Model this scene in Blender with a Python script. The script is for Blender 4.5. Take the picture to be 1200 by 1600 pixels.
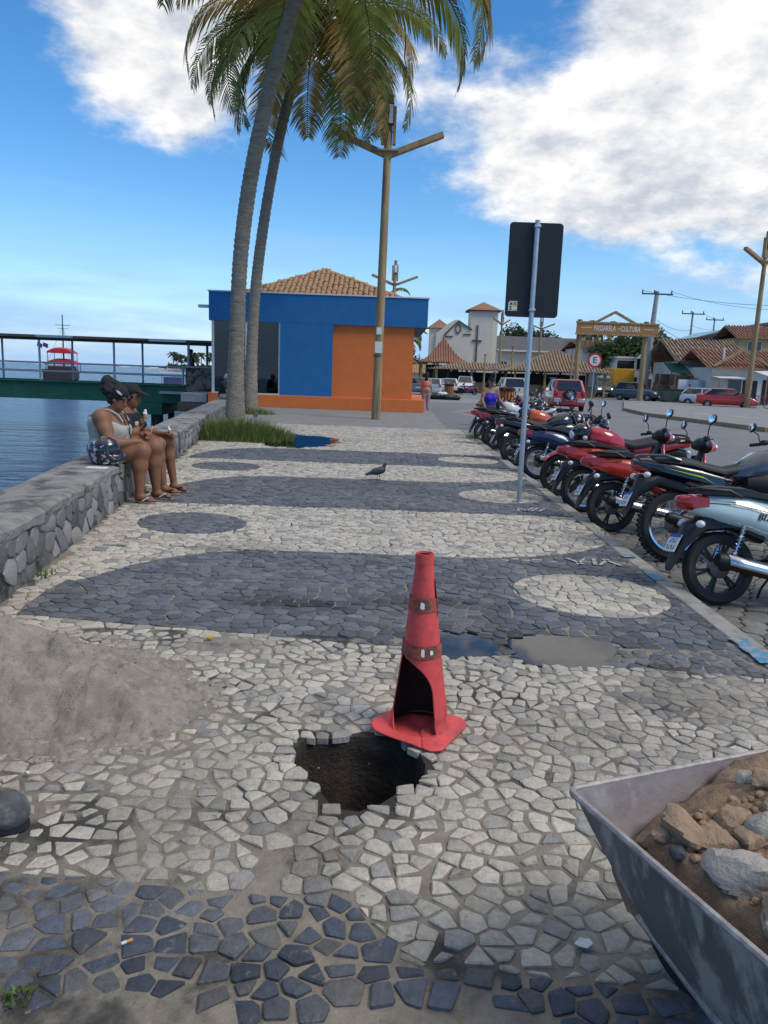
import bpy, bmesh, math, random
import numpy as np
from mathutils import Vector, Matrix, noise as mnoise
for o in list(bpy.data.objects): bpy.data.objects.remove(o)
S = bpy.context.scene; C = S.collection
rad = math.radians
# ---------------------------------------------------------------- camera
FPX, PITCH, ROLL, CAMH = 1200., rad(10.2), rad(2.1), 1.5
cam = bpy.data.objects.new('camera', bpy.data.cameras.new('camera')); C.objects.link(cam); S.camera = cam
cam.data.sensor_fit = 'VERTICAL'; cam.data.sensor_height = 36; cam.data.lens = 27
cam.data.clip_start = .05; cam.data.clip_end = 40000
cam.matrix_world = Matrix.Translation((0, 0, CAMH)) @ Matrix.Rotation(math.pi/2-PITCH, 4, 'X') @ Matrix.Rotation(ROLL, 4, 'Z')
S.render.resolution_x = 768; S.render.resolution_y = 1024
def ray(x, y):
    u, v = x-600, 800-y
    u, v = u*math.cos(ROLL)-v*math.sin(ROLL), u*math.sin(ROLL)+v*math.cos(ROLL)
    return Vector((u/FPX, math.cos(PITCH)+v/FPX*math.sin(PITCH), -math.sin(PITCH)+v/FPX*math.cos(PITCH)))
def pg(x, y, z=0.):                                   # photo pixel -> point on the level z
    d = ray(x, y); return Vector((0, 0, CAMH))+d*((z-CAMH)/d.z)
def py_(x, y, Y):                                     # photo pixel -> point at distance Y
    d = ray(x, y); return Vector((0, 0, CAMH))+d*(Y/d.y)
# ---------------------------------------------------------------- sky
SUN_EL, SUN_AZ = rad(50), rad(118)                     # azimuth from +Y towards +X
W = bpy.data.worlds.new('World'); S.world = W; W.use_nodes = True
def sky():
    t = W.node_tree; N = t.nodes; L = t.links; N.clear()
    def nd(ty, **k):
        n = N.new(ty)
        for a, b in k.items(): setattr(n, a, b)
        return n
    def math_(op, a, b=None, c=None, clamp=False):
        n = nd('ShaderNodeMath', operation=op, use_clamp=clamp)
        for i, s in enumerate((a, b, c)):
            if s is None: continue
            if isinstance(s, (int, float)): n.inputs[i].default_value = s
            else: L.new(s, n.inputs[i])
        return n.outputs[0]
    def vm(op, a, b=None):
        n = nd('ShaderNodeVectorMath', operation=op)
        for i, s in enumerate((a, b)):
            if s is None: continue
            if isinstance(s, (tuple, list)): n.inputs[i].default_value = s
            else: L.new(s, n.inputs[i])
        return n
    out = nd('ShaderNodeOutputWorld'); bg = nd('ShaderNodeBackground'); L.new(bg.outputs[0], out.inputs[0])
    sk = nd('ShaderNodeTexSky', sky_type='NISHITA', sun_disc=False)
    sk.sun_elevation = SUN_EL; sk.sun_rotation = SUN_AZ; sk.air_density = 1.0; sk.dust_density = .15; sk.ozone_density = 4.0
    tc = nd('ShaderNodeTexCoord'); d = vm('NORMALIZE', tc.outputs['Generated']).outputs[0]
    sp = nd('ShaderNodeSeparateXYZ'); L.new(d, sp.inputs[0]); z = sp.outputs[2]
    q = math_('ADD', math_('MAXIMUM', z, 0.0), 0.55)
    cb = nd('ShaderNodeCombineXYZ'); L.new(math_('DIVIDE', sp.outputs[0], q), cb.inputs[0]); L.new(math_('DIVIDE', sp.outputs[1], q), cb.inputs[1]); L.new(math_('MULTIPLY', z, 1.7), cb.inputs[2])
    def fbm(vec, sc, det, ro, off=(0, 0, 0)):
        n = nd('ShaderNodeTexNoise'); n.inputs['Scale'].default_value = sc; n.inputs['Detail'].default_value = det; n.inputs['Roughness'].default_value = ro
        L.new(vm('ADD', vec, off).outputs[0], n.inputs['Vector']); return n.outputs[0]
    n1 = fbm(cb.outputs[0], 3.3, 10, .60, (3.1, 1.7, .4)); n2 = fbm(cb.outputs[0], 3.3, 10, .60, (3.085, 1.7, .44)); n3 = fbm(cb.outputs[0], .9, 2, .5, (7.7, 2.1, 0))
    cov = math_('MULTIPLY_ADD', n3, .3, -.15)
    def lobe(px, py, sharp, amt):
        v = ray(px, py).normalized(); dd = nd('ShaderNodeVectorMath', operation='DOT_PRODUCT'); L.new(d, dd.inputs[0]); dd.inputs[1].default_value = v
        return math_('MULTIPLY', math_('EXPONENT', math_('MULTIPLY', math_('SUBTRACT', dd.outputs['Value'], 1.0), sharp)), amt)
    lo = None
    for px, py, sh, am in ((1090, 120, 70, .34), (1230, 210, 60, .24), (930, 210, 200, .26), (770, 210, 400, .14), (260, 50, 200, .30), (110, -70, 140, .20), (600, 90, 160, .22), (860, 40, 160, -.10), (450, -200, 30, .12), (900, -350, 20, .1), (1000, 370, 500, .12), (690, 400, 900, .10)):
        l = lobe(px, py, sh, am); lo = l if lo is None else math_('ADD', lo, l)
    ze = nd('ShaderNodeMapRange', interpolation_type='SMOOTHSTEP'); L.new(z, ze.inputs[0]); ze.inputs[1].default_value = .50; ze.inputs[2].default_value = .85; ze.inputs[4].default_value = .34   # cloud added overhead, out of view, to whiten the ambient light
    raw = math_('ADD', math_('ADD', math_('ADD', n1, cov), lo), ze.outputs[0])
    mr = nd('ShaderNodeMapRange', interpolation_type='SMOOTHSTEP'); L.new(raw, mr.inputs[0]); mr.inputs[1].default_value = .67; mr.inputs[2].default_value = .87
    den = mr.outputs[0]
    # low bank of thin haze cloud over the horizon
    st = nd('ShaderNodeCombineXYZ'); L.new(sp.outputs[0], st.inputs[0]); L.new(sp.outputs[1], st.inputs[1]); L.new(math_('MULTIPLY', z, 7.0), st.inputs[2])
    n4 = fbm(st.outputs[0], 3.2, 6, .55, (1.3, 5.2, 2.2))
    hz = nd('ShaderNodeMapRange', interpolation_type='SMOOTHSTEP'); L.new(math_('SUBTRACT', math_('MULTIPLY_ADD', n4, .6, .2), math_('MULTIPLY', z, 1.9)), hz.inputs[0]); hz.inputs[1].default_value = .17; hz.inputs[2].default_value = .52
    hs = nd('ShaderNodeHueSaturation'); hs.inputs['Saturation'].default_value = 1.28; hs.inputs['Value'].default_value = 1.15; L.new(sk.outputs[0], hs.inputs['Color'])
    hm = nd('ShaderNodeMix', data_type='RGBA'); L.new(math_('MULTIPLY', hz.outputs[0], .93), hm.inputs[0]); L.new(hs.outputs[0], hm.inputs[6]); hm.inputs[7].default_value = (2.5, 4.1, 6.4, 1)
    lit = nd('ShaderNodeMapRange'); L.new(math_('SUBTRACT', n1, n2), lit.inputs[0]); lit.inputs[1].default_value = -.09; lit.inputs[2].default_value = .07
    cc = nd('ShaderNodeMix', data_type='RGBA'); L.new(lit.outputs[0], cc.inputs[0]); cc.inputs[6].default_value = (3.9, 4.3, 4.9, 1); cc.inputs[7].default_value = (7.3, 7.2, 7.1, 1)
    mx = nd('ShaderNodeMix', data_type='RGBA'); L.new(den, mx.inputs[0]); L.new(hm.outputs[2], mx.inputs[6]); L.new(cc.outputs[2], mx.inputs[7])
    L.new(mx.outputs[2], bg.inputs[0]); bg.inputs[1].default_value = .1
sky()
sun = bpy.data.objects.new('sun', bpy.data.lights.new('sun', 'SUN')); C.objects.link(sun)
sun.data.energy = 1.5; sun.data.angle = rad(22); sun.data.color = (1, .93, .82)
sun.rotation_euler = (math.pi/2-SUN_EL, 0, math.pi-SUN_AZ)
S.view_settings.view_transform = 'Standard'; S.view_settings.look = 'None'; S.view_settings.exposure = 0.56; S.view_settings.gamma = 1
# ---------------------------------------------------------------- materials
MATS = {}
def mat(name, col=(.5, .5, .5), rough=.6, metal=0., var=.12, vs=8., bump=0., bs=60., spec=.5, col2=None, c2s=2.5, c2t=(.5, .65), vcol=False, coat=0., trans=0., ior=1.45, emit=None, stretch=None, dist=.01, trl=0.):
    if name in MATS: return MATS[name]
    m = bpy.data.materials.new(name); m.use_nodes = True; MATS[name] = m
    t = m.node_tree; N = t.nodes; L = t.links; b = N['Principled BSDF']
    b.inputs['Roughness'].default_value = rough; b.inputs['Metallic'].default_value = metal; b.inputs['Specular IOR Level'].default_value = spec
    b.inputs['Coat Weight'].default_value = coat; b.inputs['Coat Roughness'].default_value = .05; b.inputs['Transmission Weight'].default_value = trans; b.inputs['IOR'].default_value = ior
    tc = N.new('ShaderNodeTexCoord'); src = tc.outputs['Object']
    if stretch:
        mp = N.new('ShaderNodeMapping'); mp.inputs['Scale'].default_value = stretch; L.new(src, mp.inputs[0]); src = mp.outputs[0]
    def nz(sc, det=5, ro=.6):
        n = N.new('ShaderNodeTexNoise'); n.inputs['Scale'].default_value = sc; n.inputs['Detail'].default_value = det; n.inputs['Roughness'].default_value = ro; L.new(src, n.inputs['Vector']); return n.outputs[0]
    if vcol:
        a = N.new('ShaderNodeVertexColor'); a.layer_name = 'Col'; cur = a.outputs[0]
    else:
        r = N.new('ShaderNodeRGB'); r.outputs[0].default_value = (*col, 1); cur = r.outputs[0]
    if var > 0:
        mr = N.new('ShaderNodeMapRange'); L.new(nz(vs), mr.inputs[0]); mr.inputs[1].default_value = .25; mr.inputs[2].default_value = .75; mr.inputs[3].default_value = 1-var; mr.inputs[4].default_value = 1+var
        mx = N.new('ShaderNodeMix'); mx.data_type = 'RGBA'; mx.blend_type = 'MULTIPLY'; mx.inputs[0].default_value = 1; L.new(cur, mx.inputs[6]); L.new(mr.outputs[0], mx.inputs[7]); cur = mx.outputs[2]
    if col2 is not None:
        mr = N.new('ShaderNodeMapRange'); mr.interpolation_type = 'SMOOTHSTEP'; L.new(nz(c2s, 8, .65), mr.inputs[0]); mr.inputs[1].default_value = c2t[0]; mr.inputs[2].default_value = c2t[1]
        mx = N.new('ShaderNodeMix'); mx.data_type = 'RGBA'; L.new(mr.outputs[0], mx.inputs[0]); L.new(cur, mx.inputs[6]); mx.inputs[7].default_value = (*col2, 1); cur = mx.outputs[2]
    L.new(cur, b.inputs['Base Color'])
    if bump > 0:
        bp = N.new('ShaderNodeBump'); bp.inputs['Strength'].default_value = bump; bp.inputs['Distance'].default_value = dist; L.new(nz(bs, 6, .65), bp.inputs['Height']); L.new(bp.outputs[0], b.inputs['Normal'])
    if trl:
        tb = N.new('ShaderNodeBsdfTranslucent'); L.new(cur, tb.inputs[0]); ms = N.new('ShaderNodeMixShader'); ms.inputs[0].default_value = trl; L.new(b.outputs[0], ms.inputs[1]); L.new(tb.outputs[0], ms.inputs[2]); L.new(ms.outputs[0], N['Material Output'].inputs[0])
    if emit: b.inputs['Emission Color'].default_value = (*emit[:3], 1); b.inputs['Emission Strength'].default_value = emit[3]
    return m
# ---------------------------------------------------------------- object helpers
def link(name, me, parent=None):
    o = bpy.data.objects.new(name, me); C.objects.link(o)
    if parent is not None: o.parent = parent
    return o
def tag(o, label=None, cat=None, group=None, kind=None):
    if label: o['label'] = label
    if cat: o['category'] = cat
    if group: o['group'] = group
    if kind: o['kind'] = kind
    return o
def thing(name, label, cat, loc=(0, 0, 0), rz=0., group=None):
    o = bpy.data.objects.new(name, None); C.objects.link(o); o.location = loc; o.rotation_euler = (0, 0, rz); o.empty_display_size = .1
    return tag(o, label, cat, group)
def copy_tree(o, parent=None, swap=None):
    c = o.copy(); C.objects.link(c); c.parent = parent
    if swap and c.type == 'MESH':
        for i, sl in enumerate(c.material_slots):
            mt = sl.material
            if mt and mt.name in swap: sl.link = 'OBJECT'; sl.material = swap[mt.name]
    for ch in o.children: copy_tree(ch, c, swap)
    return c
class MB:
    def __init__(s, M=None): s.v = []; s.f = []; s.c = []; s.M = M; s.col = None
    def add(s, vs, fs):
        n = len(s.v)
        s.v += [tuple(s.M @ Vector(v)) for v in vs] if s.M else [tuple(v) for v in vs]
        s.f += [tuple(i+n for i in f) for f in fs]
        if s.col is not None: s.c += [s.col]*len(vs)
        return s
    def box(s, c, d, rz=0., rot=None):
        R = rot or (Matrix.Rotation(rz, 3, 'Z') if rz else None); vs = []
        for x, y, z in ((-1, -1, -1), (1, -1, -1), (1, 1, -1), (-1, 1, -1), (-1, -1, 1), (1, -1, 1), (1, 1, 1), (-1, 1, 1)):
            p = Vector((x*d[0]/2, y*d[1]/2, z*d[2]/2)); p = R @ p if R else p; vs.append(p+Vector(c))
        return s.add(vs, [(0, 3, 2, 1), (4, 5, 6, 7), (0, 1, 5, 4), (1, 2, 6, 5), (2, 3, 7, 6), (3, 0, 4, 7)])
    def bx(s, a, b): return s.box([(a[i]+b[i])/2 for i in range(3)], [abs(b[i]-a[i]) for i in range(3)])
    def bar(s, p, q, w, h=None, up=(0, 0, 1)):
        p, q = Vector(p), Vector(q); d = q-p; z = d.normalized(); u = Vector(up); x = u.cross(z)
        if x.length < 1e-4: x = Vector((1, 0, 0)).cross(z)
        x.normalize(); y = z.cross(x); h = h or w
        return s.box((p+q)/2, (w, h, d.length), rot=Matrix((x, y, z)).transposed())
    def tube(s, pts, r, seg=8, caps=True, closed=False):
        P = [Vector(p) for p in pts]; n = len(P); R = r if isinstance(r, (list, tuple)) else [r]*n; vs = []; fs = []
        T = []
        for i in range(n):
            a = P[(i-1) % n if closed else max(i-1, 0)]; b = P[(i+1) % n if closed else min(i+1, n-1)]; T.append((b-a).normalized())
        x = T[0].orthogonal().normalized()
        for i in range(n):
            x = x-T[i]*x.dot(T[i]); x = x.normalized() if x.length > 1e-6 else T[i].orthogonal().normalized(); y = T[i].cross(x)
            for k in range(seg):
                a = 2*math.pi*k/seg; vs.append(P[i]+(x*math.cos(a)+y*math.sin(a))*R[i])
        m = n if closed else n-1
        for i in range(m):
            for k in range(seg):
                j = (i+1) % n; fs.append((i*seg+k, i*seg+(k+1) % seg, j*seg+(k+1) % seg, j*seg+k))
        if caps and not closed: fs.append(tuple(range(seg))[::-1]); fs.append(tuple((n-1)*seg+k for k in range(seg)))
        return s.add(vs, fs)
    def cyl(s, p, q, r, r2=None, seg=12): return s.tube([p, q], [r, r if r2 is None else r2], seg)
    def lathe(s, prof, seg=24, M=None, close=False):
        vs = []; fs = []; n = len(prof)
        for r, z in prof:
            for k in range(seg):
                a = 2*math.pi*k/seg; p = Vector((r*math.cos(a), r*math.sin(a), z)); vs.append(M @ p if M else p)
        for i in range(n if close else n-1):
            for k in range(seg):
                j = (i+1) % n; fs.append((i*seg+k, i*seg+(k+1) % seg, j*seg+(k+1) % seg, j*seg+k))
        return s.add(vs, fs)
    def ell(s, c, r, seg=16, rings=10, rot=None):
        vs = []; fs = []; c = Vector(c)
        r = r if isinstance(r, (tuple, list)) else (r, r, r)
        for i in range(rings+1):
            th = math.pi*i/rings
            for k in range(seg):
                a = 2*math.pi*k/seg; p = Vector((r[0]*math.sin(th)*math.cos(a), r[1]*math.sin(th)*math.sin(a), -r[2]*math.cos(th)))
                vs.append(c+(rot @ p if rot else p))
        for i in range(rings):
            for k in range(seg): fs.append((i*seg+k, i*seg+(k+1) % seg, (i+1)*seg+(k+1) % seg, (i+1)*seg+k))
        return s.add(vs, fs)
    def loft(s, rings, caps=True, closed=True):
        n = len(rings[0]); vs = [p for r in rings for p in r]; fs = []
        for i in range(len(rings)-1):
            for k in range(n if closed else n-1): fs.append((i*n+k, i*n+(k+1) % n, (i+1)*n+(k+1) % n, (i+1)*n+k))
        if caps: fs.append(tuple(range(n))[::-1]); fs.append(tuple((len(rings)-1)*n+k for k in range(n)))
        return s.add(vs, fs)
    def prism(s, poly, o, u, v, w):                   # 2D polygon in the u,v plane at o, extruded along w
        o, u, v, w = Vector(o), Vector(u), Vector(v), Vector(w); n = len(poly)
        a = [o+u*p[0]+v*p[1] for p in poly]; b = [p+w for p in a]
        return s.add(a+b, [tuple(range(n))[::-1], tuple(range(n, 2*n))]+[(i, (i+1) % n, n+(i+1) % n, n+i) for i in range(n)])
    def build(s, name, m=None, parent=None, smooth=35, bevel=0., loc=None, thick=0., sub=0, fix=True):
        me = bpy.data.meshes.new(name); me.from_pydata(s.v, [], s.f); me.update()
        if s.c and len(s.c) == len(s.v):
            at = me.color_attributes.new('Col', 'FLOAT_COLOR', 'POINT'); at.data.foreach_set('color', np.array([(*c[:3], 1) for c in s.c], dtype=np.float32).ravel())
        if fix:
            bm = bmesh.new(); bm.from_mesh(me); bmesh.ops.recalc_face_normals(bm, faces=bm.faces); bm.to_mesh(me); bm.free()
        if m:
            for q in (m if isinstance(m, (list, tuple)) else [m]): me.materials.append(MATS[q] if isinstance(q, str) else q)
        o = link(name, me, parent)
        if smooth:
            me.polygons.foreach_set('use_smooth', [True]*len(me.polygons)); me.set_sharp_from_angle(angle=rad(smooth))
        if loc is not None: o.location = loc
        if thick:
            md = o.modifiers.new('thick', 'SOLIDIFY'); md.thickness = thick; md.offset = 0
        if bevel:
            md = o.modifiers.new('bevel', 'BEVEL'); md.width = bevel; md.segments = 2; md.limit_method = 'ANGLE'; md.angle_limit = rad(40)
        if sub:
            md = o.modifiers.new('sub', 'SUBSURF'); md.levels = sub; md.render_levels = sub
        return o
def fn(x, y=0., z=0.): return mnoise.noise(Vector((x, y, z)))
def fbm(x, y=0., z=0., o=4): return mnoise.fractal(Vector((x, y, z)), 1.0, 2.0, o)
def sstep(a, b, x):
    t = min(1, max(0, (x-a)/(b-a))); return t*t*(3-2*t)
# ---------------------------------------------------------------- smooth solids: blended capsules and ellipsoids turned into one skin
class Solid:
    def __init__(s, vox=.012): s.p = []; s.vox = vox
    def cap(s, a, b, r1, r2=None, k=.03, sub=False): s.p.append(('c', np.array(a, float), np.array(b, float), r1, r1 if r2 is None else r2, k, sub)); return s
    def chain(s, pts, rs, k=.03):
        for i in range(len(pts)-1): s.cap(pts[i], pts[i+1], rs[i], rs[i+1], k)
        return s
    def ell(s, c, r, rot=None, k=.03, sub=False): s.p.append(('e', np.array(c, float), np.array(r, float), np.array(rot.transposed() if rot else Matrix.Identity(3)), None, k, sub)); return s
    def box(s, c, h, rot=None, rd=.01, k=.01, sub=False): s.p.append(('b', np.array(c, float), np.array(h, float), np.array(rot.transposed() if rot else Matrix.Identity(3)), rd, k, sub)); return s
    def field(s, grow=0.):
        lo = np.full(3, 1e9); hi = -lo
        for q in s.p:
            if q[6]: continue
            if q[0] == 'c': m = max(q[3], q[4]); lo = np.minimum(lo, np.minimum(q[1], q[2])-m); hi = np.maximum(hi, np.maximum(q[1], q[2])+m)
            else: m = np.linalg.norm(q[2]) if q[0] == 'b' else q[2].max(); lo = np.minimum(lo, q[1]-m); hi = np.maximum(hi, q[1]+m)
        pad = 3*s.vox+grow; lo -= pad; hi += pad; n = np.ceil((hi-lo)/s.vox).astype(int)+1
        ax = [lo[i]+np.arange(n[i])*s.vox for i in range(3)]; F = np.full(n, .5)
        for q in s.p:
            k = q[5]; g = k+4*s.vox+grow
            if q[0] == 'c': m = max(q[3], q[4])+g; l = np.minimum(q[1], q[2])-m; h = np.maximum(q[1], q[2])+m
            else: m = (np.linalg.norm(q[2]) if q[0] == 'b' else q[2].max())+g; l = q[1]-m; h = q[1]+m
            sl = tuple(slice(max(0, int((l[i]-lo[i])/s.vox)), min(n[i], int((h[i]-lo[i])/s.vox)+2)) for i in range(3))
            X = np.stack(np.meshgrid(*[ax[i][sl[i]] for i in range(3)], indexing='ij'), -1)
            if X.size == 0: continue
            if q[0] == 'c':
                ab = q[2]-q[1]; t = np.clip(((X-q[1])@ab)/max(ab@ab, 1e-9), 0, 1); D = np.linalg.norm(X-q[1]-t[..., None]*ab, axis=-1)-(q[3]+(q[4]-q[3])*t)
            elif q[0] == 'e':
                Y = (X-q[1])@q[3].T; k0 = np.linalg.norm(Y/q[2], axis=-1); k1 = np.linalg.norm(Y/(q[2]**2), axis=-1); D = k0*(k0-1)/np.maximum(k1, 1e-6)
            else:
                Y = np.abs((X-q[1])@q[3].T)-q[2]+q[4]; D = np.linalg.norm(np.maximum(Y, 0), axis=-1)+np.minimum(Y.max(-1), 0)-q[4]
            A = F[sl]
            if q[6]: h_ = np.clip(.5-.5*(A+D)/k, 0, 1); F[sl] = A+(-D-A)*h_+k*h_*(1-h_)
            else: h_ = np.clip(.5+.5*(A-D)/k, 0, 1); F[sl] = A+(D-A)*h_-k*h_*(1-h_)
        return F, lo
    def mesh(s, name, m, parent=None, clip=None, grow=0., rough=0., rs=20., smooth=True):
        F, lo = s.field(grow); F = F-grow
        if clip or rough:
            n = F.shape; X = np.stack(np.meshgrid(*[lo[i]+np.arange(n[i])*s.vox for i in range(3)], indexing='ij'), -1)
            if rough: F = F+rough*(np.sin(X[..., 0]*rs+1.3*np.sin(X[..., 1]*rs*.7))*np.sin(X[..., 1]*rs*1.1+1.7*np.sin(X[..., 2]*rs*.8))*np.sin(X[..., 2]*rs*.9+np.sin(X[..., 0]*rs*.6)))
            if clip: F = np.maximum(F, clip(X[..., 0], X[..., 1], X[..., 2]))
        v, f = surf_nets(F); v = v*s.vox+lo
        me = bpy.data.meshes.new(name); me.from_pydata(v.tolist(), [], f.tolist()); me.update()
        me.materials.append(MATS[m] if isinstance(m, str) else m)
        if smooth: me.polygons.foreach_set('use_smooth', [True]*len(me.polygons))
        return link(name, me, parent)
def surf_nets(F):
    I = F < 0; n = np.array(F.shape)-1
    cnt = np.zeros(n); pos = np.zeros((*n, 3)); base = np.stack(np.meshgrid(*[np.arange(k) for k in n], indexing='ij'), -1)
    def c(i, A): return A[i[0]:i[0]+n[0], i[1]:i[1]+n[1], i[2]:i[2]+n[2]]
    for ax in range(3):
        o = [a for a in range(3) if a != ax]
        for u in (0, 1):
            for w in (0, 1):
                a = [0, 0, 0]; a[o[0]] = u; a[o[1]] = w; b = list(a); b[ax] = 1
                fa, fb = c(a, F), c(b, F); cr = c(a, I) != c(b, I); t = np.where(cr, fa/np.where(np.abs(fa-fb) < 1e-9, 1, fa-fb), 0)
                p = np.zeros((*n, 3)); p[..., ax] = t; p[..., o[0]] = u; p[..., o[1]] = w
                pos += p*cr[..., None]; cnt += cr
    act = cnt > 0; idx = -np.ones(tuple(n), int); idx[act] = np.arange(act.sum()); V = base[act]+pos[act]/cnt[act][:, None]
    Q = []
    for ax in range(3):
        o = [(ax+1) % 3, (ax+2) % 3]; sl0 = [slice(None)]*3; sl1 = [slice(None)]*3; sl0[ax] = slice(0, -1); sl1[ax] = slice(1, None)
        cr = I[tuple(sl0)] != I[tuple(sl1)]; w = np.argwhere(cr)
        w = w[(w[:, o[0]] > 0) & (w[:, o[1]] > 0) & (w[:, o[0]] < n[o[0]]) & (w[:, o[1]] < n[o[1]])]
        if not len(w): continue
        ins = I[tuple(w.T)]; e0 = np.zeros(3, int); e0[o[0]] = 1; e1 = np.zeros(3, int); e1[o[1]] = 1
        q = np.stack([idx[tuple((w-e0-e1).T)], idx[tuple((w-e1).T)], idx[tuple(w.T)], idx[tuple((w-e0).T)]], 1)
        q[~ins] = q[~ins][:, ::-1]; Q.append(q)
    Q = np.concatenate(Q); return V, Q[(Q >= 0).all(1)]
def text_mesh(name, body, m, size, M, parent=None, ext=.002, sx=1.):
    cu = bpy.data.curves.new(name, 'FONT'); cu.body = body; cu.size = size; cu.align_x = 'CENTER'; cu.align_y = 'CENTER'; cu.extrude = ext; cu.resolution_u = 2
    t = bpy.data.objects.new(name, cu); C.objects.link(t); me = bpy.data.meshes.new_from_object(t.evaluated_get(bpy.context.evaluated_depsgraph_get())); bpy.data.objects.remove(t)
    me.transform(M @ Matrix.Diagonal((sx, 1, 1, 1))); me.materials.clear(); me.materials.append(MATS[m]); return link(name, me, parent)
# ================================================================ materials of the setting
mat('stone', vcol=True, rough=.66, var=.22, vs=38, bump=.9, bs=70, dist=.010, spec=.3, col2=(.20, .18, .15), c2s=24, c2t=(.58, .70))
mat('mortar', (.24, .205, .16), .85, var=.3, vs=14, bump=.9, bs=70, col2=(.055, .048, .04), c2s=1.6, c2t=(.49, .62))
mat('soil', (.055, .041, .030), .9, var=.4, vs=9, bump=1, bs=45, dist=.03)
mat('wall_mortar', (.19, .175, .15), .9, var=.35, vs=9, bump=1, bs=40, dist=.03, col2=(.04, .038, .034), c2s=3.5, c2t=(.48, .6))
mat('wall_cap', (.32, .295, .26), .9, var=.35, vs=7, bump=1, bs=50, dist=.03, col2=(.11, .10, .09), c2s=3.2, c2t=(.47, .64))
mat('kerb_concrete', (.30, .28, .25), .85, var=.2, vs=7, bump=.6, bs=60, col2=(.12, .11, .09), c2s=3, c2t=(.5, .7))
mat('asphalt', (.19, .187, .185), .85, var=.14, vs=3, bump=.6, bs=120, col2=(.155, .152, .15), c2s=.25, c2t=(.4, .7))
mat('plaza_concrete', (.235, .225, .21), .85, var=.15, vs=4, bump=.4, bs=70, col2=(.2, .19, .175), c2s=1.1)
mat('paver_grey', (.155, .165, .17), .8, var=.15, vs=6, bump=.3, bs=60)
mat('paver_red', (.27, .105, .095), .8, var=.18, vs=6, bump=.3, bs=60)
mat('earth', (.16, .135, .10), .95, var=.3, vs=.4)
def water_mat(name, base, rough, scales, strength, dist):
    m = mat(name, base, rough, var=0, spec=.5, ior=1.33); N = m.node_tree.nodes; L = m.node_tree.links; b = N['Principled BSDF']
    geo = N.new('ShaderNodeNewGeometry'); h = None
    for sx, sy, w in scales:
        mp = N.new('ShaderNodeMapping'); mp.inputs['Scale'].default_value = (sx, sy, 1); mp.inputs['Rotation'].default_value = (0, 0, .25); L.new(geo.outputs['Position'], mp.inputs[0])
        n = N.new('ShaderNodeTexNoise'); n.inputs['Scale'].default_value = 1; n.inputs['Detail'].default_value = 4; n.inputs['Roughness'].default_value = .55; n.inputs['Distortion'].default_value = .6; L.new(mp.outputs[0], n.inputs['Vector'])
        mm = N.new('ShaderNodeMath'); mm.operation = 'MULTIPLY_ADD'; L.new(n.outputs[0], mm.inputs[0]); mm.inputs[1].default_value = w
        if h: L.new(h, mm.inputs[2])
        else: mm.inputs[2].default_value = 0
        h = mm.outputs[0]
    bp = N.new('ShaderNodeBump'); bp.inputs['Strength'].default_value = strength; bp.inputs['Distance'].default_value = dist; L.new(h, bp.inputs['Height']); L.new(bp.outputs[0], b.inputs['Normal'])
water_mat('sea_water', (.016, .13, .30), .16, ((.35, 1.1, 1.), (1.3, 3.2, .55), (3.1, 6.5, .22), (.05, .12, 1.0)), 1., 2.6)
def puddle_mat():
    m = bpy.data.materials.new('puddle_water'); MATS['puddle_water'] = m; m.use_nodes = True; N = m.node_tree.nodes; L = m.node_tree.links; N.clear()
    o = N.new('ShaderNodeOutputMaterial'); mx = N.new('ShaderNodeMixShader'); fr = N.new('ShaderNodeFresnel'); fr.inputs[0].default_value = 1.75
    tr = N.new('ShaderNodeBsdfTransparent'); tr.inputs[0].default_value = (.07, .072, .075, 1); gl = N.new('ShaderNodeBsdfGlossy'); gl.inputs['Roughness'].default_value = .015
    L.new(fr.outputs[0], mx.inputs[0]); L.new(tr.outputs[0], mx.inputs[1]); L.new(gl.outputs[0], mx.inputs[2]); L.new(mx.outputs[0], o.inputs[0])
puddle_mat()
# ================================================================ sea, land
SEA = -1.6
def wallx(y): return -1.75-.135*y                    # foot of the sea wall, seen from the promenade
def sheet(name, poly, z, m, kind='structure', thick=0.):
    mb = MB()
    if thick: mb.prism([(p[0], p[1]) for p in poly], (0, 0, z-thick), (1, 0, 0), (0, 1, 0), (0, 0, thick))
    else: mb.add([(p[0], p[1], z) for p in poly], [tuple(range(len(poly)))])
    return tag(mb.build(name, m, smooth=0, fix=bool(thick)), kind=kind)
def sea():
    mb = MB(); xs = [-20000, -3000, -600, -150, -40, 5, 40]; ys = [-200, 0, 30, 100, 400, 1500, 6000, 25000]
    mb.add([(x, y, SEA) for y in ys for x in xs], [(j*7+i, j*7+i+1, j*7+i+8, j*7+i+7) for j in range(7) for i in range(6)])
    tag(mb.build('sea', 'sea_water', smooth=0, fix=False), kind='structure')
sea()
sheet('ground', [(2.2, -60), (6000, -60), (6000, 9000), (600, 9000), (-30, 160), (-10.5, 62), (-10.5, 60.0), (2.2, 60.0)], -.13, 'asphalt')
sheet('plaza', [(wallx(21.9)-.4, 21.9), (2.25, 21.9), (6.4, 24), (6.4, 52), (1.9, 61), (-10.4, 61), (-7.5, 34), (-7.5, 31.2), (wallx(27.5)-.4, 27.5)], -.004, 'plaza_concrete', thick=2.2)
sheet('grey_paving', [(1.75, 22.6), (3.2, 22.7), (4.0, 27.2), (2.6, 33), (6.3, 45), (1.7, 45), (1.9, 33)], .001, 'paver_grey')
sheet('red_paving', [(2.0, 22.3), (6.2, 24.2), (6.2, 44), (5.2, 40), (3.2, 33), (4.3, 27.5), (3.3, 23.5)], .005, 'paver_red')
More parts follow.
